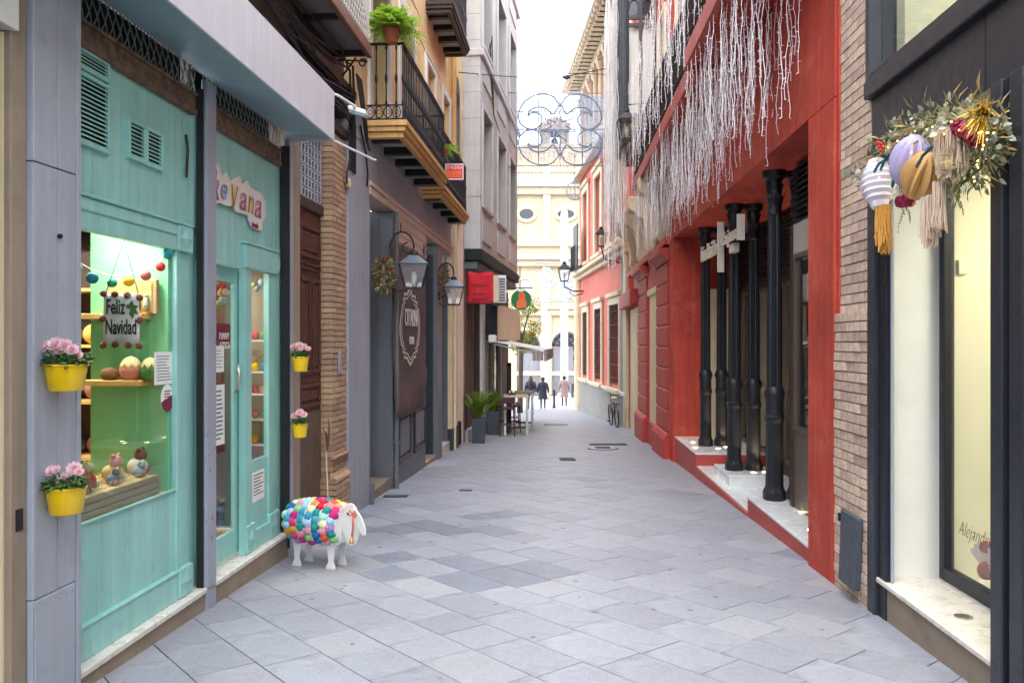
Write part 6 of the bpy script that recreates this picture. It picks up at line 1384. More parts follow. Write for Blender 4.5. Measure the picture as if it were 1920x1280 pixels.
for a in (8.2, 10.6, 13.2, 15.8):
    w_ = MB().fb(RW, a, a + 1.0, .001, .03, 5.3, 8.2).build('balcony_window', 'window_dark', rbd); MB().frame(RW, a - .1, a + 1.1, 5.2, 8.3, .1, .031, .08).build('window_frame', 'cream', w_)
# ------------------------------------------------------------------ black iron bay window
by = thing('iron_bay_window', 'black iron and glass bay window with white curtains high on the red building', 'bay window', RW.P(17.6, .3, 6.6)); mat('curtain', (232, 230, 228), .8, .04, 4, .1)
U_, DB = 17.55, .66; ZB, ZT = 6.55, 10.4
MB().fb(RW, U_, U_ + 3, -.02, DB, ZB - .25, ZB).build('base', 'navy', by, bevel=.03); MB().fb(RW, U_ + .1, U_ + 2.9, -.02, DB - .12, ZB - .45, ZB - .25).build('base_moulding', 'navy', by, bevel=.03)
for d in (.0, DB / 2 - .03, DB - .07): MB().fb(RW, U_, U_ + .07, d, d + .07, ZB, ZT).build('mullion', 'navy', by)
for z_ in (ZB + .02, 8.55, 8.72, ZT - .1): MB().fb(RW, U_ + .005, U_ + .065, .0, DB, z_, z_ + .08).build('transom', 'navy', by)
for d0_, d1_ in ((.07, DB / 2 - .03), (DB / 2 + .04, DB - .07)):
    MB().fb(RW, U_ + .09, U_ + .1, d0_, d1_, ZB + .1, 8.55).build('curtain', 'curtain', by); MB().fb(RW, U_ + .04, U_ + .045, d0_, d1_, ZB + .1, 8.55).build('pane', 'glass_shop', by); MB().fb(RW, U_ + .04, U_ + .045, d0_, d1_, 8.8, ZT).build('pane', 'window_dark', by)
    c = (d0_ + d1_) / 2; MB().tube([RW.P(U_ + .03, c + (d1_ - d0_) / 2 * math.cos(t), 8.95 + .2 * math.sin(t)) for t in [math.pi * q / 10 for q in range(11)]], .02, 5).build('arch_bar', 'navy', by)
for i in range(7): MB().fb(RW, U_ + i * .48, U_ + i * .48 + .07, DB - .07, DB, ZB, ZT).build('mullion', 'navy', by)
MB().fb(RW, U_ + .1, U_ + 2.9, DB - .05, DB - .045, ZB + .1, ZT).build('pane', 'glass_shop', by); MB().fb(RW, U_ + .12, U_ + 2.9, DB - .12, DB - .11, ZB + .1, 8.5).build('curtain', 'curtain', by); MB().fb(RW, U_, U_ + 3, .0, DB, ZT, ZT + .3).build('roof', 'navy', by)
lp = at(1175, 262, 16.6); lantern(lp, .36, .62, 'white-glazed lantern below the black bay window', [([lp + ZU * .6, lp + ZU * .72, lp + Vector((.55, .05, .78))], .015), ([lp + Vector((.1, 0, 0)), lp + Vector((.3, .02, -.55)), lp + Vector((.55, .05, -.5))], .02)], roofm='lanterniron')
# ------------------------------------------------------------------ hanging light strands
mat('strandwhite', (244, 244, 246), .5, .04, 5, 0)
def strand_mesh(l_, seed, seg=.085, wob=.015, rr=.0032):
    r2 = random.Random(seed); m = MB(); n_ = int(l_ / seg); pts = []; x = y = 0
    for i in range(n_ + 1): pts.append(Vector((x, y, -i * seg))); x += r2.uniform(-wob, wob) - x * .12; y += r2.uniform(-wob, wob) - y * .12
    m.tube(pts, rr, 4, False)
    for i in range(1, n_ + 1):
        a = r2.uniform(0, 6.283); d = Vector((math.cos(a), math.sin(a), r2.uniform(-.7, .2))).normalized(); m.tube([pts[i], pts[i] + d * .026], [.0042, .003], 3)
    me = m.mesh('light_strand'); me.materials.append(MATS['strandwhite']); return me
SH = [strand_mesh(l_, i) for i, l_ in enumerate((.75, .85, .95, 1.05, 1.15, 1.2, 1.3, 1.4, 1.5, 1.1, 1.25, 1.35))]; SLG = [strand_mesh(l_, 50 + i, .11, .012, .009) for i, l_ in enumerate((5.2, 5.6, 5.8, 6.0, 6.2, 6.4))]
def curtain(label, pts, meshes, loc, seed, gr='hanging light curtains'):
    o = thing('light_curtain', label, 'light curtain', loc, gr); r2 = random.Random(seed)
    for p in pts: inst(meshes[r2.randrange(len(meshes))], 'light_strand', o, Matrix.Translation(p) @ Matrix.Rotation(r2.uniform(0, 6.28), 4, 'Z') @ Matrix.Diagonal((1, 1, r2.uniform(.88, 1.08), 1)))
r2 = random.Random(3); pts = []
for d in (.08, .22, .36, .48, .6):
    u = 6.95
    while u < 9.7: pts.append(RW.P(u + r2.uniform(-.04, .04), d + r2.uniform(-.05, .05), 4.97 - .02)); u += r2.choice((.06, .09, .14, .24))
curtain('white light strands hanging from the nearer red balcony soffit', pts, SH, RW.P(8, .3, 4.9), 1)
pts = []
for d in (.08, .2, .34, .48):
    u = 9.8
    while u < 17.3: pts.append(RW.P(u, d + r2.uniform(-.05, .05), 4.92)); u += r2.uniform(.09, .16)
curtain('dense white light strands under the farther red balcony', pts[::-1][:300], SH, RW.P(13, .3, 4.9), 2)
SM = [strand_mesh(l_, 80 + i, .09, .012) for i, l_ in enumerate((1.7, 1.9, 2.0, 2.1, 2.2))]
pts = [RW.P(8.6 + i * .105 + r2.uniform(-.02, .02), .62 + r2.uniform(-.04, .06), 7.15) for i in range(82)]
curtain('light strands draped over the upper balcony railing beside the bay window', pts, SM, RW.P(13, .6, 6.7), 3)
pts = [RW.P(19.0 + i * .042, .5 + r2.uniform(0, .42), 10.3 + r2.uniform(-.3, .2)) for i in range(64)]
curtain('long light strands hanging straight down past the bay window', pts, SLG, RW.P(20, .6, 9), 4)
# ------------------------------------------------------------------ pink palace on the right
mat('eavecream', (234, 224, 200), .65, .06, 4, .08)
pl_ = thing('pink_palace', 'pink palace with grey plinth, cream window surrounds and top loggia', 'building', PA.P(5, 0, gz(29)))
PE = PA.u(1087); ZC = 4.3
wx = [(1146, 1164, 563, 727), (1117.5, 1130, 572, 720), (1095, 1104, 586, 710)]
zb_, zt_ = .25, 2.85
HW = [(PA.u(b), PA.u(a), zb_, zt_) for a, b, _, _ in wx]; HW = [(min(a, b), max(a, b), c, d) for a, b, c, d in HW]
HU = [(a, b, 5.0, 7.8) for a, b, _, _ in HW]
wall_holes(PA, .0, PE, -1.7, 9.0, -.5, 0, HW + HU, 'pinkwall', pl_)
for a, b, z0, z1 in HW + HU:
    w_ = MB().fb(PA, a, b, -.3, -.25, z0, z1).build('window', 'window_dark', pl_); sr = MB(); sr.fb(PA, a - .22, a, 0, .09, z0 - .12, z1 + .25); sr.fb(PA, b, b + .22, 0, .09, z0 - .12, z1 + .25); sr.fb(PA, a, b, 0, .09, z1, z1 + .25); sr.build('surround', 'creamcarved', w_, bevel=.02); MB().fb(PA, a - .3, b + .3, 0, .2, z0 - .26, z0 - .12).build('sill', 'creamcarved', w_, bevel=.02)
    MB().fb(PA, a - .3, b + .3, 0, .16, z1 + .25, z1 + .4).build('hood', 'creamcarved', w_, bevel=.02)
    if z0 > 4:
        MB().fb(PA, a + .02, b - .02, -.2, -.1, z0, z1).build('shutter', 'greystone2', w_); continue
    n_ = 5
    for i in range(n_): MB().tube([PA.P(a + (b - a) * (i + .5) / n_, .06, z0), PA.P(a + (b - a) * (i + .5) / n_, .06, z1)], .014, 5).build('grille_bar', 'iron', w_)
    for i in range(6): MB().tube([PA.P(a, .06, z0 + (z1 - z0) * (i + .5) / 6), PA.P(b, .06, z0 + (z1 - z0) * (i + .5) / 6)], .012, 5).build('grille_bar', 'iron', w_)
MB().fb(PA, .3, PE + .05, .0, .07, -1.7, -.02).build('plinth', 'plinthgrey', pl_); MB().fb(PA, .25, PE + .08, .0, .12, -.02, .1).build('plinth_cap', 'marblewhite', pl_, bevel=.02); MB().fb(PA, .3, PE + .05, .07, .12, -1.75, -1.1).build('plinth_foot', 'plinthgrey', pl_)
MB().tube([PA.P(PE - .1, .06, -1.6), PA.P(PE - .1, .06, ZC)], .2, 14).build('corner_column', 'creamcarved', pl_, smooth='auto'); MB().fb(PA, .0, .5, .0, .1, -1.5, ZC).build('end_pilaster', 'creamcarved', pl_, bevel=.02); MB().fb(PA, .6, .95, .0, .08, -1.5, ZC).build('end_pilaster', 'plinthgrey', pl_, bevel=.02)
for z0, h in ((ZC, .16), (ZC + .16, .14), (8.6, .18)): e = .18 if h == .16 else .34; m = MB(); m.fb(PA, -.05, PE + e, 0, e, z0, z0 + h); m.build('cornice', 'creamcarved', pl_, bevel=.02)
MB().fb(PA, .0, PE, -.6, -.4, 9.0, 12.4).build('loggia_wall', 'pinkwall', pl_); MB().fb(PA, .0, PE, -.4, .1, 9.0, 9.35).build('loggia_sill', 'creamcarved', pl_)
for i in range(9):
    a = .4 + i * (PE - .8) / 8; p = PA.P(a, -.08, 9.35)
    c_ = MB().lathe(p, [(.2, 0), (.2, .12), (.15, .18), (.14, 1.2), (.125, 2.3), (.2, 2.42), (.24, 2.6)], 14).build('loggia_column', 'creamcarved', pl_, smooth='auto'); MB().fb(PA, a - .24, a + .24, -.3, .14, 11.95, 12.1).build('capital', 'creamcarved', c_)
    if i < 8:
        b = a + (PE - .8) / 8; m = MB(); c = (a + b) / 2; r = (b - a) / 2 - .1
        pts = [(a, 12.1), (a + .1, 12.1)] + [(c - r * math.cos(t), 12.1 + r * .5 * math.sin(t)) for t in [math.pi * q / 10 for q in range(1, 10)]] + [(b - .1, 12.1), (b, 12.1), (b, 12.6), (a, 12.6)]
        for (x0, z0), (x1, z1) in zip(pts[:-3], pts[1:-2]): m.prism(PA, [(x0, z0), (x1, z1), (x1, 12.6), (x0, 12.6)], -.3, .05) if x1 > x0 + 1e-6 else None
        m.build('arch', 'creamcarved', pl_)
MB().fb(PA, -.3, PE + .6, -.6, .5, 12.6, 12.75).build('eave', 'eavecream', pl_, bevel=.03); MB().fb(PA, -.3, PE + .8, -.6, .72, 12.75, 12.95).build('eave', 'eavecream', pl_, bevel=.03)
for i in range(26): MB().fb(PA, i * .44, i * .44 + .12, .0, .66, 12.6, 12.745).build('eave_bracket', 'eavecream', pl_)
MB().fb(PA, -.3, PE + .8, -6, -.6, 12.75, 13.2).build('roof', 'rooftile', pl_); MB().fb(PA, PE - .5, PE, -7, -.5, -1.7, 12.7).build('return_wall', 'pinkwall', pl_)
bl_ = thing('green_shutter_balcony', 'small iron balcony with grey shutters on the far corner of the pink palace', 'balcony', PA.P(PE - 1.6, .2, ZC + .3)); MB().fb(PA, PE - 2.2, PE - .9, .35, .4, ZC + .3, ZC + 2.2).build('shutter', 'slatey', bl_)
for i in range(12): MB().tube([PA.P(PE - 2.3 + i * .13, .5, ZC + .3), PA.P(PE - 2.3 + i * .13, .5, ZC + 1.3)], .012, 4).build('baluster', 'iron', bl_)
MB().tube([PA.P(PE - 2.3, .5, ZC + 1.3), PA.P(PE - .8, .5, ZC + 1.3)], .02, 6).build('rail', 'iron', bl_)
# wall lamps on the palace
lp = at(1058, 527, 33.5); lantern(lp, .5, .8, 'black iron wall lantern reaching out from the far palace corner', [([lp + Vector((0, 0, -.03)), lp + Vector((0, 0, -.25)), lp + Vector((.4, .1, -.42)), lp + Vector((.85, .3, -.4))], .03), ([lp + Vector((.2, .05, -.42)), lp + Vector((.42, .1, -.62)), lp + Vector((.8, .3, -.5))], .02)], roofm='lanterniron')
lp = at(1127, 462, 25.0); lantern(lp, .36, .6, 'iron wall lantern under the long strands on the pink palace', [([lp + Vector((0, 0, 0)), lp + Vector((.1, 0, -.4)), lp + Vector((.6, .1, -.5))], .025)], roofm='lanterniron')
# iron ornament under consoles
# bicycle
def bicycle(u, label):
    Y0 = PA.P(u, 0, 0).y; z0 = gz(Y0); o = thing('bicycle', label, 'bicycle', PA.P(u, .35, z0)); r = .33
    def B(a, z, d=.32): return PA.P(u + a, d + .06 * (z / 1.0), z0 - SL * a + z)
    for a in (-.52, .52):
        w_ = MB().tube([B(a + r * math.cos(t), r + r * math.sin(t)) for t in [2 * math.pi * q / 24 for q in range(24)]], .022, 6, closed=True).build('wheel', 'blackrubber', o); sp_ = MB()
        for q in range(10): t = 2 * math.pi * q / 10; sp_.tube([B(a, r), B(a + r * math.cos(t), r + r * math.sin(t))], .003, 3, False)
        sp_.build('spokes', 'steel', w_); MB().tube([B(a + (r + .05) * math.cos(t), r + (r + .05) * math.sin(t)) for t in [R(20 + 14 * q) for q in range(10)]], .02, 5).build('mudguard', 'steelpost', w_)
    fr = MB(); fr.tube([B(-.52, r), B(-.1, .3), B(-.22, .78)], .016, 6); fr.tube([B(-.52, r), B(-.2, .72)], .012, 6); fr.tube([B(-.1, .3), B(.34, .72)], .018, 6); fr.tube([B(-.2, .68), B(.32, .8)], .016, 6); fr.tube([B(.52, r), B(.34, .72), B(.3, .98)], .016, 6); fr.build('frame', 'burgundy', o)
    MB().tube([B(.2, 1.0, .1), B(.3, 1.02, .32), B(.2, 1.0, .56)], .013, 6).build('handlebar', 'steel', o); MB().ball(B(-.25, .88), .12, 10, 6, (.9, 1.1, .35)).build('saddle', 'cream', o, smooth=True); MB().tube([B(-.22, .76), B(-.25, .88)], .014, 6).build('seat_post', 'steel', o)
    MB().tube([B(-.1, .3, .2), B(-.1, .3, .46)], .01, 6).build('pedal_axle', 'iron', o); MB().hexa([B(-.2 + i, .16 + k, .46 + j) for k in (0, .03) for i, j in ((0, 0), (.1, 0), (.1, .09), (0, .09))]).build('pedal', 'iron', o); MB().hexa([B(-.78 + i, .7 + k, .22 + j) for k in (0, .02) for i, j in ((0, 0), (.4, 0), (.4, .2), (0, .2))]).build('rear_rack', 'iron', o)
bicycle(.75, 'bicycle leaning against the grey plinth of the palace')
# ------------------------------------------------------------------ light ornaments strung across the street
YO = 24.2
lo = thing('light_ornament', 'hanging wire light ornament with scrolls and a star across the street', 'light ornament', at(1050, 245, YO)); mat('ornblue', (116, 138, 162), .5, .1, 5, 0); mat('netwhite', (170, 198, 230), .5, .03, 5, 0); mat('ornwire', (150, 156, 164), .5, .05, 5, 0)
def smooth(p, closed):
    n_ = len(p); o_ = []
    for i in range(n_ if closed else n_ - 1):
        q = [p[(i + k) % n_] if closed else p[min(max(i + k, 0), n_ - 1)] for k in (-1, 0, 1, 2)]
        for t in (0, .25, .5, .75): o_.append(tuple(.5 * (2 * q[1][c] + (q[2][c] - q[0][c]) * t + (2 * q[0][c] - 5 * q[1][c] + 4 * q[2][c] - q[3][c]) * t * t + (3 * q[1][c] - q[0][c] - 3 * q[2][c] + q[3][c]) * t ** 3) for c in (0, 1)))
    return o_ + ([] if closed else [p[-1]])
def tubepx(pts, r, m_, parent, Y, name, closed=False):
    if name == 'scroll': pts = smooth(pts, closed)
    return MB().tube([at(x, y, Y) for x, y in pts], r, 6, closed=closed).build(name, m_, parent, smooth=True)
def spiral(cx_, cy_, r0, r1, a0, a1, n_=26): return [(cx_ + (r0 + (r1 - r0) * i / n_) * math.cos(R(a0 + (a1 - a0) * i / n_)), cy_ + (r0 + (r1 - r0) * i / n_) * math.sin(R(a0 + (a1 - a0) * i / n_))) for i in range(n_ + 1)]
for sx in (1, -1):
    for sy in (1, -1):
        C = (1050, 243); f = lambda x, y: (C[0] + sx * (x - C[0]), C[1] + sy * (y - C[1]))
        pts = [(1050, 200), (1038, 182), (1020, 177), (1000, 180), (982, 193), (973, 212), (974, 228), (986, 240), (1002, 242), (1014, 234), (1016, 220), (1008, 212), (996, 212), (990, 218), (994, 207), (1008, 201), (1024, 204), (1038, 214), (1048, 196)]
        tubepx([f(*p) for p in pts], .024, 'ornblue', lo, YO, 'scroll')
st_ = []
for i in range(14): a = R(-90 + i * 360 / 14); r = (34 if i % 2 == 0 else 14); st_.append((1048 + r * math.cos(a), 240 + r * .85 * math.sin(a)))
tubepx(st_, .025, 'ornblue', lo, YO, 'star', True)
for y in (175, 209, 243, 277, 311): tubepx([(968, y), (1136, y)], .014, 'ornwire', lo, YO, 'frame_wire')
for x in (968, 1010, 1050, 1092, 1136): tubepx([(x, 175), (x, 311)], .014, 'ornwire', lo, YO, 'frame_wire')
m = MB(); r2 = random.Random(2)
for i in range(82):
    x = 971 + i * 2.0; y0, y1 = 178 + r2.uniform(0, 6), 306 - r2.uniform(0, 30) * abs(math.sin(i)); m.tube([at(x, y0, YO), at(x + r2.uniform(-1, 1), (y0 + y1) / 2, YO), at(x, y1, YO)], .009, 3, False)
    for k in range(14): p = at(x, y0 + (y1 - y0) * k / 14, YO); m.tube([p, p + Vector((r2.uniform(-.06, .06), 0, -.02))], .012, 3, False)
m.build('light_net', 'netwhite', lo)['kind'] = 'stuff'
for pts in ([(966, 175), (905, 168)], [(1136, 175), (1150, 172)], [(966, 311), (930, 318)], [(1136, 290), (1150, 288)]): MB().tube([at(x, y, YO) for x, y in pts], .012, 5).build('stay_wire', 'cable', lo)
wr = thing('overhead_cable', 'dark cable with a junction box spanning the street above the ornament', 'cable', at(1020, 146, 22)); MB().tube([at(860, 136, 18), at(930, 142, 20), at(985, 146, 22), at(1060, 144, 22), at(1140, 128, 21)], .012, 5).build('cable', 'cable', wr); MB().ball(at(1062, 145, 22), .1, 8, 6, (1.2, .6, .6)).build('junction_box', 'slatey', wr)
MB().tube([at(1050, 137, 22.1), at(1140, 140, 21)], .01, 5).build('guy_wire', 'cable', wr)
o2 = thing('far_light_ornament', 'pale wire light ornament hanging over the far end of the street', 'light ornament', at(1045, 525, 42))
for sx in (1, -1): C = 1048; tubepx([(C + sx * (x - C), y) for x, y in spiral(1026, 520, 20, 5, 0, 560)], .06, 'netwhite', o2, 42, 'scroll'); tubepx([(C + sx * (x - C), y) for x, y in spiral(1034, 546, 16, 4, 180, -300)], .05, 'netwhite', o2, 42, 'scroll')
tubepx([(1000, 494), (1095, 494)], .03, 'ornwire', o2, 42, 'frame_wire'); tubepx([(1000, 566), (1095, 566)], .03, 'ornwire', o2, 42, 'frame_wire')
o3 = thing('wire_sphere_ornament', 'round wire ball ornament hanging left of the palace eaves', 'light ornament', at(1078, 360, 34))
for k in range(6): MB().tube([at(1078, 358, 34) + Vector((.4 * math.cos(t) * math.cos(k * .52), .4 * math.cos(t) * math.sin(k * .52), .4 * math.sin(t))) for t in [2 * math.pi * q / 18 for q in range(18)]], .015, 4, closed=True).build('hoop', 'ornwire', o3)
MB().tube([at(1078, 340, 34), at(1078, 290, 34)], .012, 4).build('wire', 'cable', o3)
# ------------------------------------------------------------------ church across the square
mat('colgrey', (206, 208, 210), .6, .04, 3, 0)
YC = 56; cs_ = YC / 1500; CZ = gz(56)
ch = thing('church', 'cream church front with balustrade, oval windows and arched doorways across the square', 'church', (3, YC, CZ))
def cb_(x0, x1, y0, y1, d0, d1, m_='church', nm='wall', par=None, bev=.05):
    a, b = at(x0, y1, YC), at(x1, y0, YC); return MB().box(a.x, b.x, YC - d1, YC - d0, a.z, b.z).build(nm, m_, par or ch, bevel=bev)
ZG = CZ
def archpts(cx_, w, yb, yt, n_=12):
    r = w / 2; return [(cx_ - r, yb)] + [(cx_ - r * math.cos(math.pi * i / n_), yt + r - r * math.sin(math.pi * i / n_)) for i in range(n_ + 1)] + [(cx_ + r, yb)]
# wall of the church in strips, pierced by arches, built as polygons
xs = [700, 985 - 28, 985 + 28, 1061 - 27, 1061 + 27, 1330]
base_y = 745
for a, b in ((700, 957), (1013, 1034), (1088, 1330)): cb_(a, b, 300 + 45, base_y, -1.2, 0, bev=0)
for c, w in ((985, 56), (1061, 54)):
    ap = archpts(c, w, base_y, 622); 
    for (x0, y0), (x1, y1) in zip(ap[1:-2], ap[2:-1]):
        p = [at(x0, y0, YC), at(x1, y1, YC), at(x1, 600, YC), at(x0, 600, YC)]; MB().ext(p, (0, 1.2, 0)).build('arch_stone', 'church', ch)
    cb_(c - w / 2, c + w / 2, 345, 600, -1.2, 0, bev=0)
    dr2 = cb_(c - w / 2, c + w / 2, 622, base_y, -.9, -.7, 'steelpost', 'glazed_door', bev=0)
    for k in range(9): cb_(c - w / 2 + k * w / 8 - .6, c - w / 2 + k * w / 8 + .6, 652, base_y, -.7, -.62, 'greystone2', 'door_bar', dr2, 0)
    cb_(c - w / 2, c + w / 2, 650, 653, -.7, -.6, 'greystone2', 'door_transom', dr2, 0); cb_(c - w / 2, c + w / 2, 700, 703, -.7, -.6, 'greystone2', 'door_transom', dr2, 0)
    m = MB()
    for k in range(7): t = math.pi * (k + .5) / 7; m.tube([at(c, 650, YC - .0) + Vector((0, .62, 0)), at(c - w / 2 * .95 * math.cos(t), 650 - w / 2 * .95 * math.sin(t), YC) + Vector((0, .62, 0))], .05, 5)
    for q in (.45, .8): m.tube([at(c - w / 2 * q * math.cos(t), 650 - w / 2 * q * math.sin(t), YC) + Vector((0, .62, 0)) for t in [math.pi * i / 12 for i in range(13)]], .06, 5)
    m.build('fanlight_grille', 'slatey', dr2)
    ar = MB(); ap2 = archpts(c, w + 8, 690, 618); ar.tube([at(x, y, YC) for x, y in ap2], .14, 6); ar.build('archivolt', 'churchwhite', ch)
for x0, x1, y0, y1, d, mm in ((700, 1330, 580, 592, .25, 'church'), (700, 1330, 575, 580, .4, 'churchwhite'), (700, 1330, 488, 500, .3, 'church'), (700, 1330, 480, 488, .5, 'churchwhite'), (700, 1330, 455, 462, .25, 'churchwhite'), (700, 1330, 342, 352, .5, 'churchwhite'), (700, 1330, 352, 366, .3, 'church'), (700, 1330, 696, 704, .2, 'churchwhite')): cb_(x0, x1, y0, y1, 0, d, mm, 'cornice')
for x in (900, 960, 1025, 1095, 1160): cb_(x - 7, x + 7, 366, 455, 0, .25, 'churchwhite', 'pilaster'); cb_(x - 9, x + 9, 592, 740, 0, .3, 'church', 'pilaster'); cb_(x - 8, x + 8, 500, 575, 0, .2, 'church', 'pilaster')
for c, rx, ry in ((987, 15, 11), (1061, 17, 10), (913, 16, 10), (1130, 16, 10)):
    w_ = MB().ext([at(c + rx * math.cos(t), 402 + ry * math.sin(t), YC) + Vector((0, -.03, 0)) for t in [2 * math.pi * i / 24 for i in range(24)]], (0, -.03, 0)).build('oval_window', 'window_dark', ch); MB().tube([at(c + rx * 1.1 * math.cos(t), 402 + ry * 1.15 * math.sin(t), YC) + Vector((0, -.06, 0)) for t in [2 * math.pi * i / 24 for i in range(24)]], .13, 6, closed=True).build('oval_frame', 'creamcarved', w_)
for c in (985, 1061):
    w_ = MB().ext([at(x, y, YC) + Vector((0, -.03, 0)) for x, y in archpts(c, 24, 560, 524)], (0, -.03, 0)).build('arched_window', 'greystone2', ch); MB().tube([at(x, y, YC) + Vector((0, -.06, 0)) for x, y in archpts(c, 28, 562, 521)], .1, 5).build('window_surround', 'churchwhite', w_)
# balustrade and tiled roof
cb_(700, 1330, 318, 324, -.2, .2, 'churchwhite', 'balustrade_rail')
bal = MB(); bal.lathe((0, 0, 0), [(.1, 0), (.14, .2), (.07, .5), (.1, .68)], 8); bmx = bal.mesh('baluster'); bmx.materials.append(MATS['churchwhite'])
for i in range(48): p = at(880 + i * 6, 342, YC); inst(bmx, 'baluster', ch, Matrix.Translation(p))
for x in (900, 960, 1025, 1095, 1160): cb_(x - 7, x + 7, 312, 342, -.25, .25, 'churchwhite', 'balustrade_pier')
apex = at(1045, 268, YC + 9); ev = [at(860, 330, YC + 1.2), at(1250, 330, YC + 1.2)]
rf = MB(); rf.add([at(780, 342, YC + 1), at(1310, 342, YC + 1), at(1100, 272, YC + 9), at(990, 272, YC + 9), at(780, 342, YC + 17), at(1310, 342, YC + 17)], [(0, 1, 2, 3), (1, 5, 2), (0, 3, 4), (4, 3, 2, 5)]); ro = rf.build('roof', 'rooftile', ch)
for i in range(60):
    t = i / 59; a = at(780 + 530 * t, 342, YC + .95); b = at(990 + 110 * t, 272, YC + 8.95); MB().tube([a, b], .11, 5).build('tile_row', 'rooftile', ro)
tw0, tw1 = at(1008, 300, YC + 12), at(1072, 228, YC + 12); hw = (tw1.x - tw0.x) / 2; tx = (tw0.x + tw1.x) / 2
def tb(x0, x1, z0, z1, y0, y1, nm, m_='church'): return MB().box(tx + x0 * hw, tx + x1 * hw, YC + y0, YC + y1, z0, z1).build(nm, m_, ch, bevel=.03)
mat('belfrystone', (160, 136, 100), .8, .1, 1, .1, 12)
zt0 = at(0, 330, YC + 12).z; zt1 = at(0, 250, YC + 12).z; zt2 = at(0, 240, YC + 12).z
tb(-.8, -.3, zt0, zt1, 11, 13, 'belfry_pier', 'belfrystone'); tb(.3, .8, zt0, zt1, 11, 13, 'belfry_pier', 'belfrystone'); tb(-.85, .85, zt1, zt2, 10.8, 13.2, 'belfry_cornice', 'belfrystone')
MB().ext([(tx - .9 * hw, YC + 10.8, zt2), (tx + .9 * hw, YC + 10.8, zt2), (tx + .3 * hw, YC + 10.8, zt2 + .5), (tx, YC + 10.8, zt2 + .62), (tx - .3 * hw, YC + 10.8, zt2 + .5)], (0, 2.4, 0)).build('belfry_cap', 'rooftile', ch)
mat('bellbronze', (70, 86, 92), .5, .1, 5, .05, metal=.4); bz = at(0, 280, YC + 12).z
be = thing('church_bell', 'dark bronze bell hanging in the church belfry', 'bell', (tx, YC + 12, bz)); MB().lathe((tx, YC + 12, bz), [(.5, 0), (.46, .1), (.32, .4), (.26, .75), (.15, .9), (.05, 1.0)], 16).build('bell', 'bellbronze', be, smooth=True); MB().tube([(tx - .8, YC + 12, bz + 1.05), (tx + .8, YC + 12, bz + 1.05)], .07, 6).build('yoke', 'darkwood', be)
# tall white light columns in the square
for x, y0, lab in ((1020, 515, 'shorter slim white light column standing in the far square'), (1058, 405, 'taller slim white light column standing in the far square')):
    Y = 50; p0, p1 = at(x, 735, Y), at(x, y0, Y); w_ = .17 if x == 1020 else .24; o = thing('light_column', lab, 'light column', (p0.x, Y, gz(Y)), 'white light columns in the square')
    MB().tube([(p0.x, Y, gz(Y)), (p0.x, Y, p1.z)], w_, 10).build('shaft', 'colgrey', o, smooth='auto'); MB().lathe((p0.x, Y, gz(Y)), [(w_ * 1.8, 0), (w_ * 1.8, .3), (w_ * 1.1, .4)], 12).build('base', 'white', o); MB().lathe((p0.x, Y, p1.z), [(w_, 0), (w_ * .8, .3), (w_ * .3, .5)], 10).build('top', 'white', o)
bo = thing('bollard', 'dark street bollard between the walkers', 'bollard', (at(1040, 762, 37).x, 37.5, gz(37.5))); MB().lathe(OFF[bo.name], [(.07, 0), (.07, .1), (.05, .12), (.05, .72), (.065, .74), (.065, .8), (.03, .86)], 12).build('post', 'iron', bo, smooth='auto'); MB().lathe(OFF[bo.name], [(.12, 0), (.12, .03)], 12).build('base_plate', 'iron', bo)
sg_ = thing('round_traffic_sign', 'dark round traffic sign seen from behind beside the far palace corner', 'traffic sign', (at(1086, 700, 39).x, 39, gz(39))); p = at(1086, 652, 39); MB().lathe(p, [(.32, 0), (.32, .02)], 20, ax=(0, -1, 0)).build('disc', 'slatey', sg_); MB().box(p.x - .3, p.x + .3, p.y - .02, p.y, p.z - .62, p.z - .38).build('plate', 'slatey', sg_); MB().tube([(p.x, 39.05, gz(39)), (p.x, 39.05, p.z + .3)], .035, 8).build('pole', 'steelpost', sg_)
# parked scooter
sx_, Ysc = at(1079, 745, 43).x, 43; zsc = gz(43); so = thing('parked_scooter', 'grey scooter parked at the far end by the palace corner', 'scooter', (sx_, Ysc, zsc))
for a in (-.35, .45): w_ = MB().tube([Vector((sx_ + .1 * a, Ysc + a + .24 * math.cos(t), zsc + .26 + .24 * math.sin(t))) for t in [2 * math.pi * q / 16 for q in range(16)]], .05, 6, closed=True).build('wheel', 'blackrubber', so)
MB().ball((sx_, Ysc - .3, zsc + .5), .3, 12, 8, (.55, 1.2, .7)).build('body', 'slatey', so, smooth=True); MB().ball((sx_, Ysc - .25, zsc + .76), .22, 10, 6, (.6, 1.5, .3)).build('seat', 'blackrubber', so, smooth=True); MB().hexa([(sx_ + i * .2, Ysc + y, z) for z, y in ((zsc + .3, .28), (zsc + 1.0, .22)) for i, y in ((-1, y), (1, y), (1, y + .08), (-1, y + .08))]).build('leg_shield', 'slatey', so, bevel=.03); MB().tube([(sx_ - .32, Ysc + .15, zsc + 1.05), (sx_, Ysc + .25, zsc + 1.0), (sx_ + .32, Ysc + .15, zsc + 1.05)], .02, 6).build('handlebar', 'iron', so)
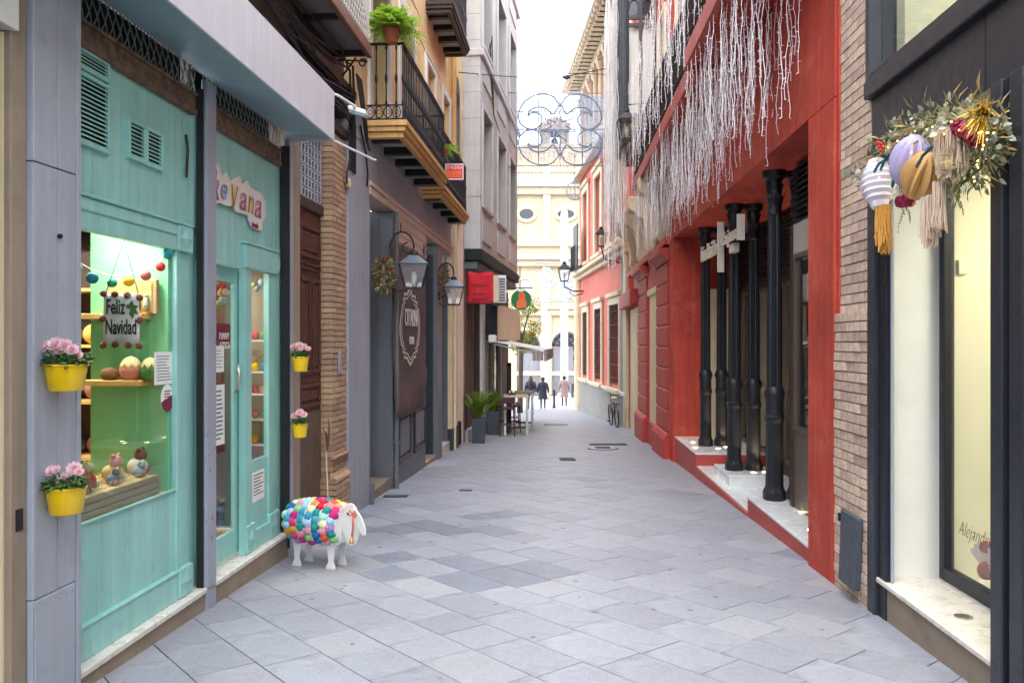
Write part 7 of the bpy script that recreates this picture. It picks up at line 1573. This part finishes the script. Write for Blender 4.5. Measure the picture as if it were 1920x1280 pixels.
# ------------------------------------------------------------------ people
mat('skin', (206, 160, 136), .6, .05, 10, .05); mat('jeans', (48, 54, 70), .85, .1, 20, .2); mat('trousersblack', (34, 34, 40), .85, .1, 20, .2); mat('puffernavy', (34, 42, 58), .55, .15, 10, .2); mat('coatnavy', (40, 44, 58), .7, .1, 10, .2); mat('coatrose', (146, 124, 118), .85, .08, 10, .3); mat('hairbrown', (74, 50, 40), .6, .2, 30, .3); mat('hairdark', (44, 36, 34), .6, .2, 30, .3); mat('shoewhite', (220, 216, 210), .6, .05, 8, 0); mat('bagwhite', (222, 214, 206), .6, .06, 8, .1)
def person(x, yfeet, hpx, Y, label, legm, coatm, hairm, coat_len, longhair, step, arm, bag):
    X = (x - 960) / 1500 * Y; z0 = HC - (yfeet - 640) / 1500 * Y; z0 = gz(Y); h = hpx / 1500 * Y; k = h / 1.68
    o = thing('person', label, 'person', (X, Y, z0), 'walkers at the far end')
    V = lambda a, b, c: Vector((a * k, b * k, c * k))
    pts = [((0, 0, .92), .13), ((0, 0, 1.12), .12), ((0, 0, 1.33), .13), ((0, 0, 1.44), .055), ((0, .01, 1.50), .05), ((0, .02, 1.58), .085), ((0, .02, 1.66), .06),
           ((-.09, 0, .86), .085), ((-.1, step, .48), .055), ((-.1, -.02 + step * .6 - abs(step) * .2, .08), .04), ((-.1, .1 + step * .6, .03), .035), ((.09, 0, .86), .085), ((.1, -step, .48), .055), ((.1, -.04 - step, .08), .04), ((.1, .08 - step, .03), .035),
           ((-.19, 0, 1.38), .06), ((-.25, -.02, 1.12), .045), (arm[0], .035), ((.19, 0, 1.38), .06), ((.25, -.02, 1.12), .045), (arm[1], .035)]
    ed = [(0, 1), (1, 2), (2, 3), (3, 4), (4, 5), (5, 6), (0, 7), (7, 8), (8, 9), (9, 10), (0, 11), (11, 12), (12, 13), (13, 14), (2, 15), (15, 16), (16, 17), (2, 18), (18, 19), (19, 20)]
    me = bpy.data.meshes.new('body'); me.from_pydata([V(*p) for p, r in pts], ed, []); b = bpy.data.objects.new('body', me); COL.objects.link(b); b.parent = o; OFF[b.name] = OFF[o.name]
    sk_ = b.modifiers.new('skin', 'SKIN'); sub = b.modifiers.new('sub', 'SUBSURF'); sub.levels = sub.render_levels = 1
    for i, (p, r) in enumerate(pts): me.skin_vertices[0].data[i].radius = (r * k, r * k)
    me.skin_vertices[0].data[0].use_root = True; me.materials.append(MATS[legm])
    B0 = OFF[o.name]; m = MB(); zb = coat_len; pr = [(.17 + .05 * (zb < .7), zb), (.185, (zb + .95) / 2), (.165, 1.0), (.175, 1.2), (.19, 1.34), (.13, 1.43), (.07, 1.47)]; n_ = 16
    for r, z in pr:
        for i in range(n_): a = 2 * math.pi * i / n_; m.v.append(B0 + V(r * 1.18 * math.cos(a), r * .8 * math.sin(a), z + .01 * math.sin(3 * a)))
    for j in range(len(pr) - 1):
        for i in range(n_): m.f.append((j * n_ + i, j * n_ + (i + 1) % n_, (j + 1) * n_ + (i + 1) % n_, (j + 1) * n_ + i))
    m.f.append(tuple((len(pr) - 1) * n_ + i for i in range(n_))); co = m.build('coat', coatm, o, smooth=True)
    for s, a0, a1, ah in ((-1, (-.18, 0, 1.38), (-.26, -.02, 1.12), arm[0]), (1, (.18, 0, 1.38), (.26, -.02, 1.12), arm[1])): MB().tube([B0 + V(*a0), B0 + V(*a1), B0 + V(*ah)], [.075 * k, .062 * k, .05 * k], 8).build('sleeve', coatm, co, smooth=True); MB().ball(B0 + V(ah[0], ah[1] + .01, ah[2] - .05), .045 * k, 8, 6, (.7, .8, 1.2)).build('hand', 'skin', o, smooth=True)
    MB().ball(B0 + V(0, .035, 1.575), .1 * k, 12, 9, (.86, .95, 1.18)).build('head', 'skin', o, smooth=True)
    hm = MB(); hm.ball(B0 + V(0, -.005, 1.60), .112 * k, 12, 9, (.95, 1, 1.08))
    if longhair: hm.lathe(B0 + V(0, -.05, 1.22), [(.05 * k, 0), (.12 * k, .1 * k), (.12 * k, .28 * k), (.1 * k, .4 * k)], 12)
    hm.build('hair', hairm, o, smooth=True)
    for q in (10, 14): a, bb, c = pts[q][0]; MB().ball(B0 + V(a, bb - .05, .045), .07 * k, 10, 6, (.65, 1.6, .62)).build('shoe', 'shoewhite' if bag == 1 else 'blackrubber', o, smooth=True)
    if bag:
        p = B0 + V(.3, -.04, .82); bg_ = thing('handbag', 'pale bag carried by the %s walker' % ('middle' if bag == 1 else 'rose coated'), 'bag', p); MB().hexa([p + V(i * .05, j * .13, z) for z in (-.28, 0) for i, j in ((-1, -1), (1, -1), (1, 1), (-1, 1))]).build('bag_body', 'bagwhite', bg_, bevel=.02); MB().tube([p + V(0, -.1, 0), p + V(0, -.05, .12), p + V(0, .05, .12), p + V(0, .1, 0)], .01, 5).build('bag_handle', 'bagwhite', bg_)
person(995, 764, 61, 36.6, 'walker with long brown hair in a short dark puffer jacket, leftmost of three', 'jeans', 'puffernavy', 'hairbrown', .78, True, .1, ((-.28, .02, .9), (.27, .06, .9)), 0)
person(1018, 767, 60, 35.8, 'walker in a long dark coat with a pale bag, middle of three', 'trousersblack', 'coatnavy', 'hairdark', .55, False, -.08, ((-.27, .05, .9), (.3, -.02, .86)), 1)
person(1058, 759, 56, 39.5, 'walker in a knee-length dusty rose coat, rightmost of three', 'trousersblack', 'coatrose', 'hairdark', .5, False, .06, ((-.27, .08, .95), (.27, .06, .9)), 0)
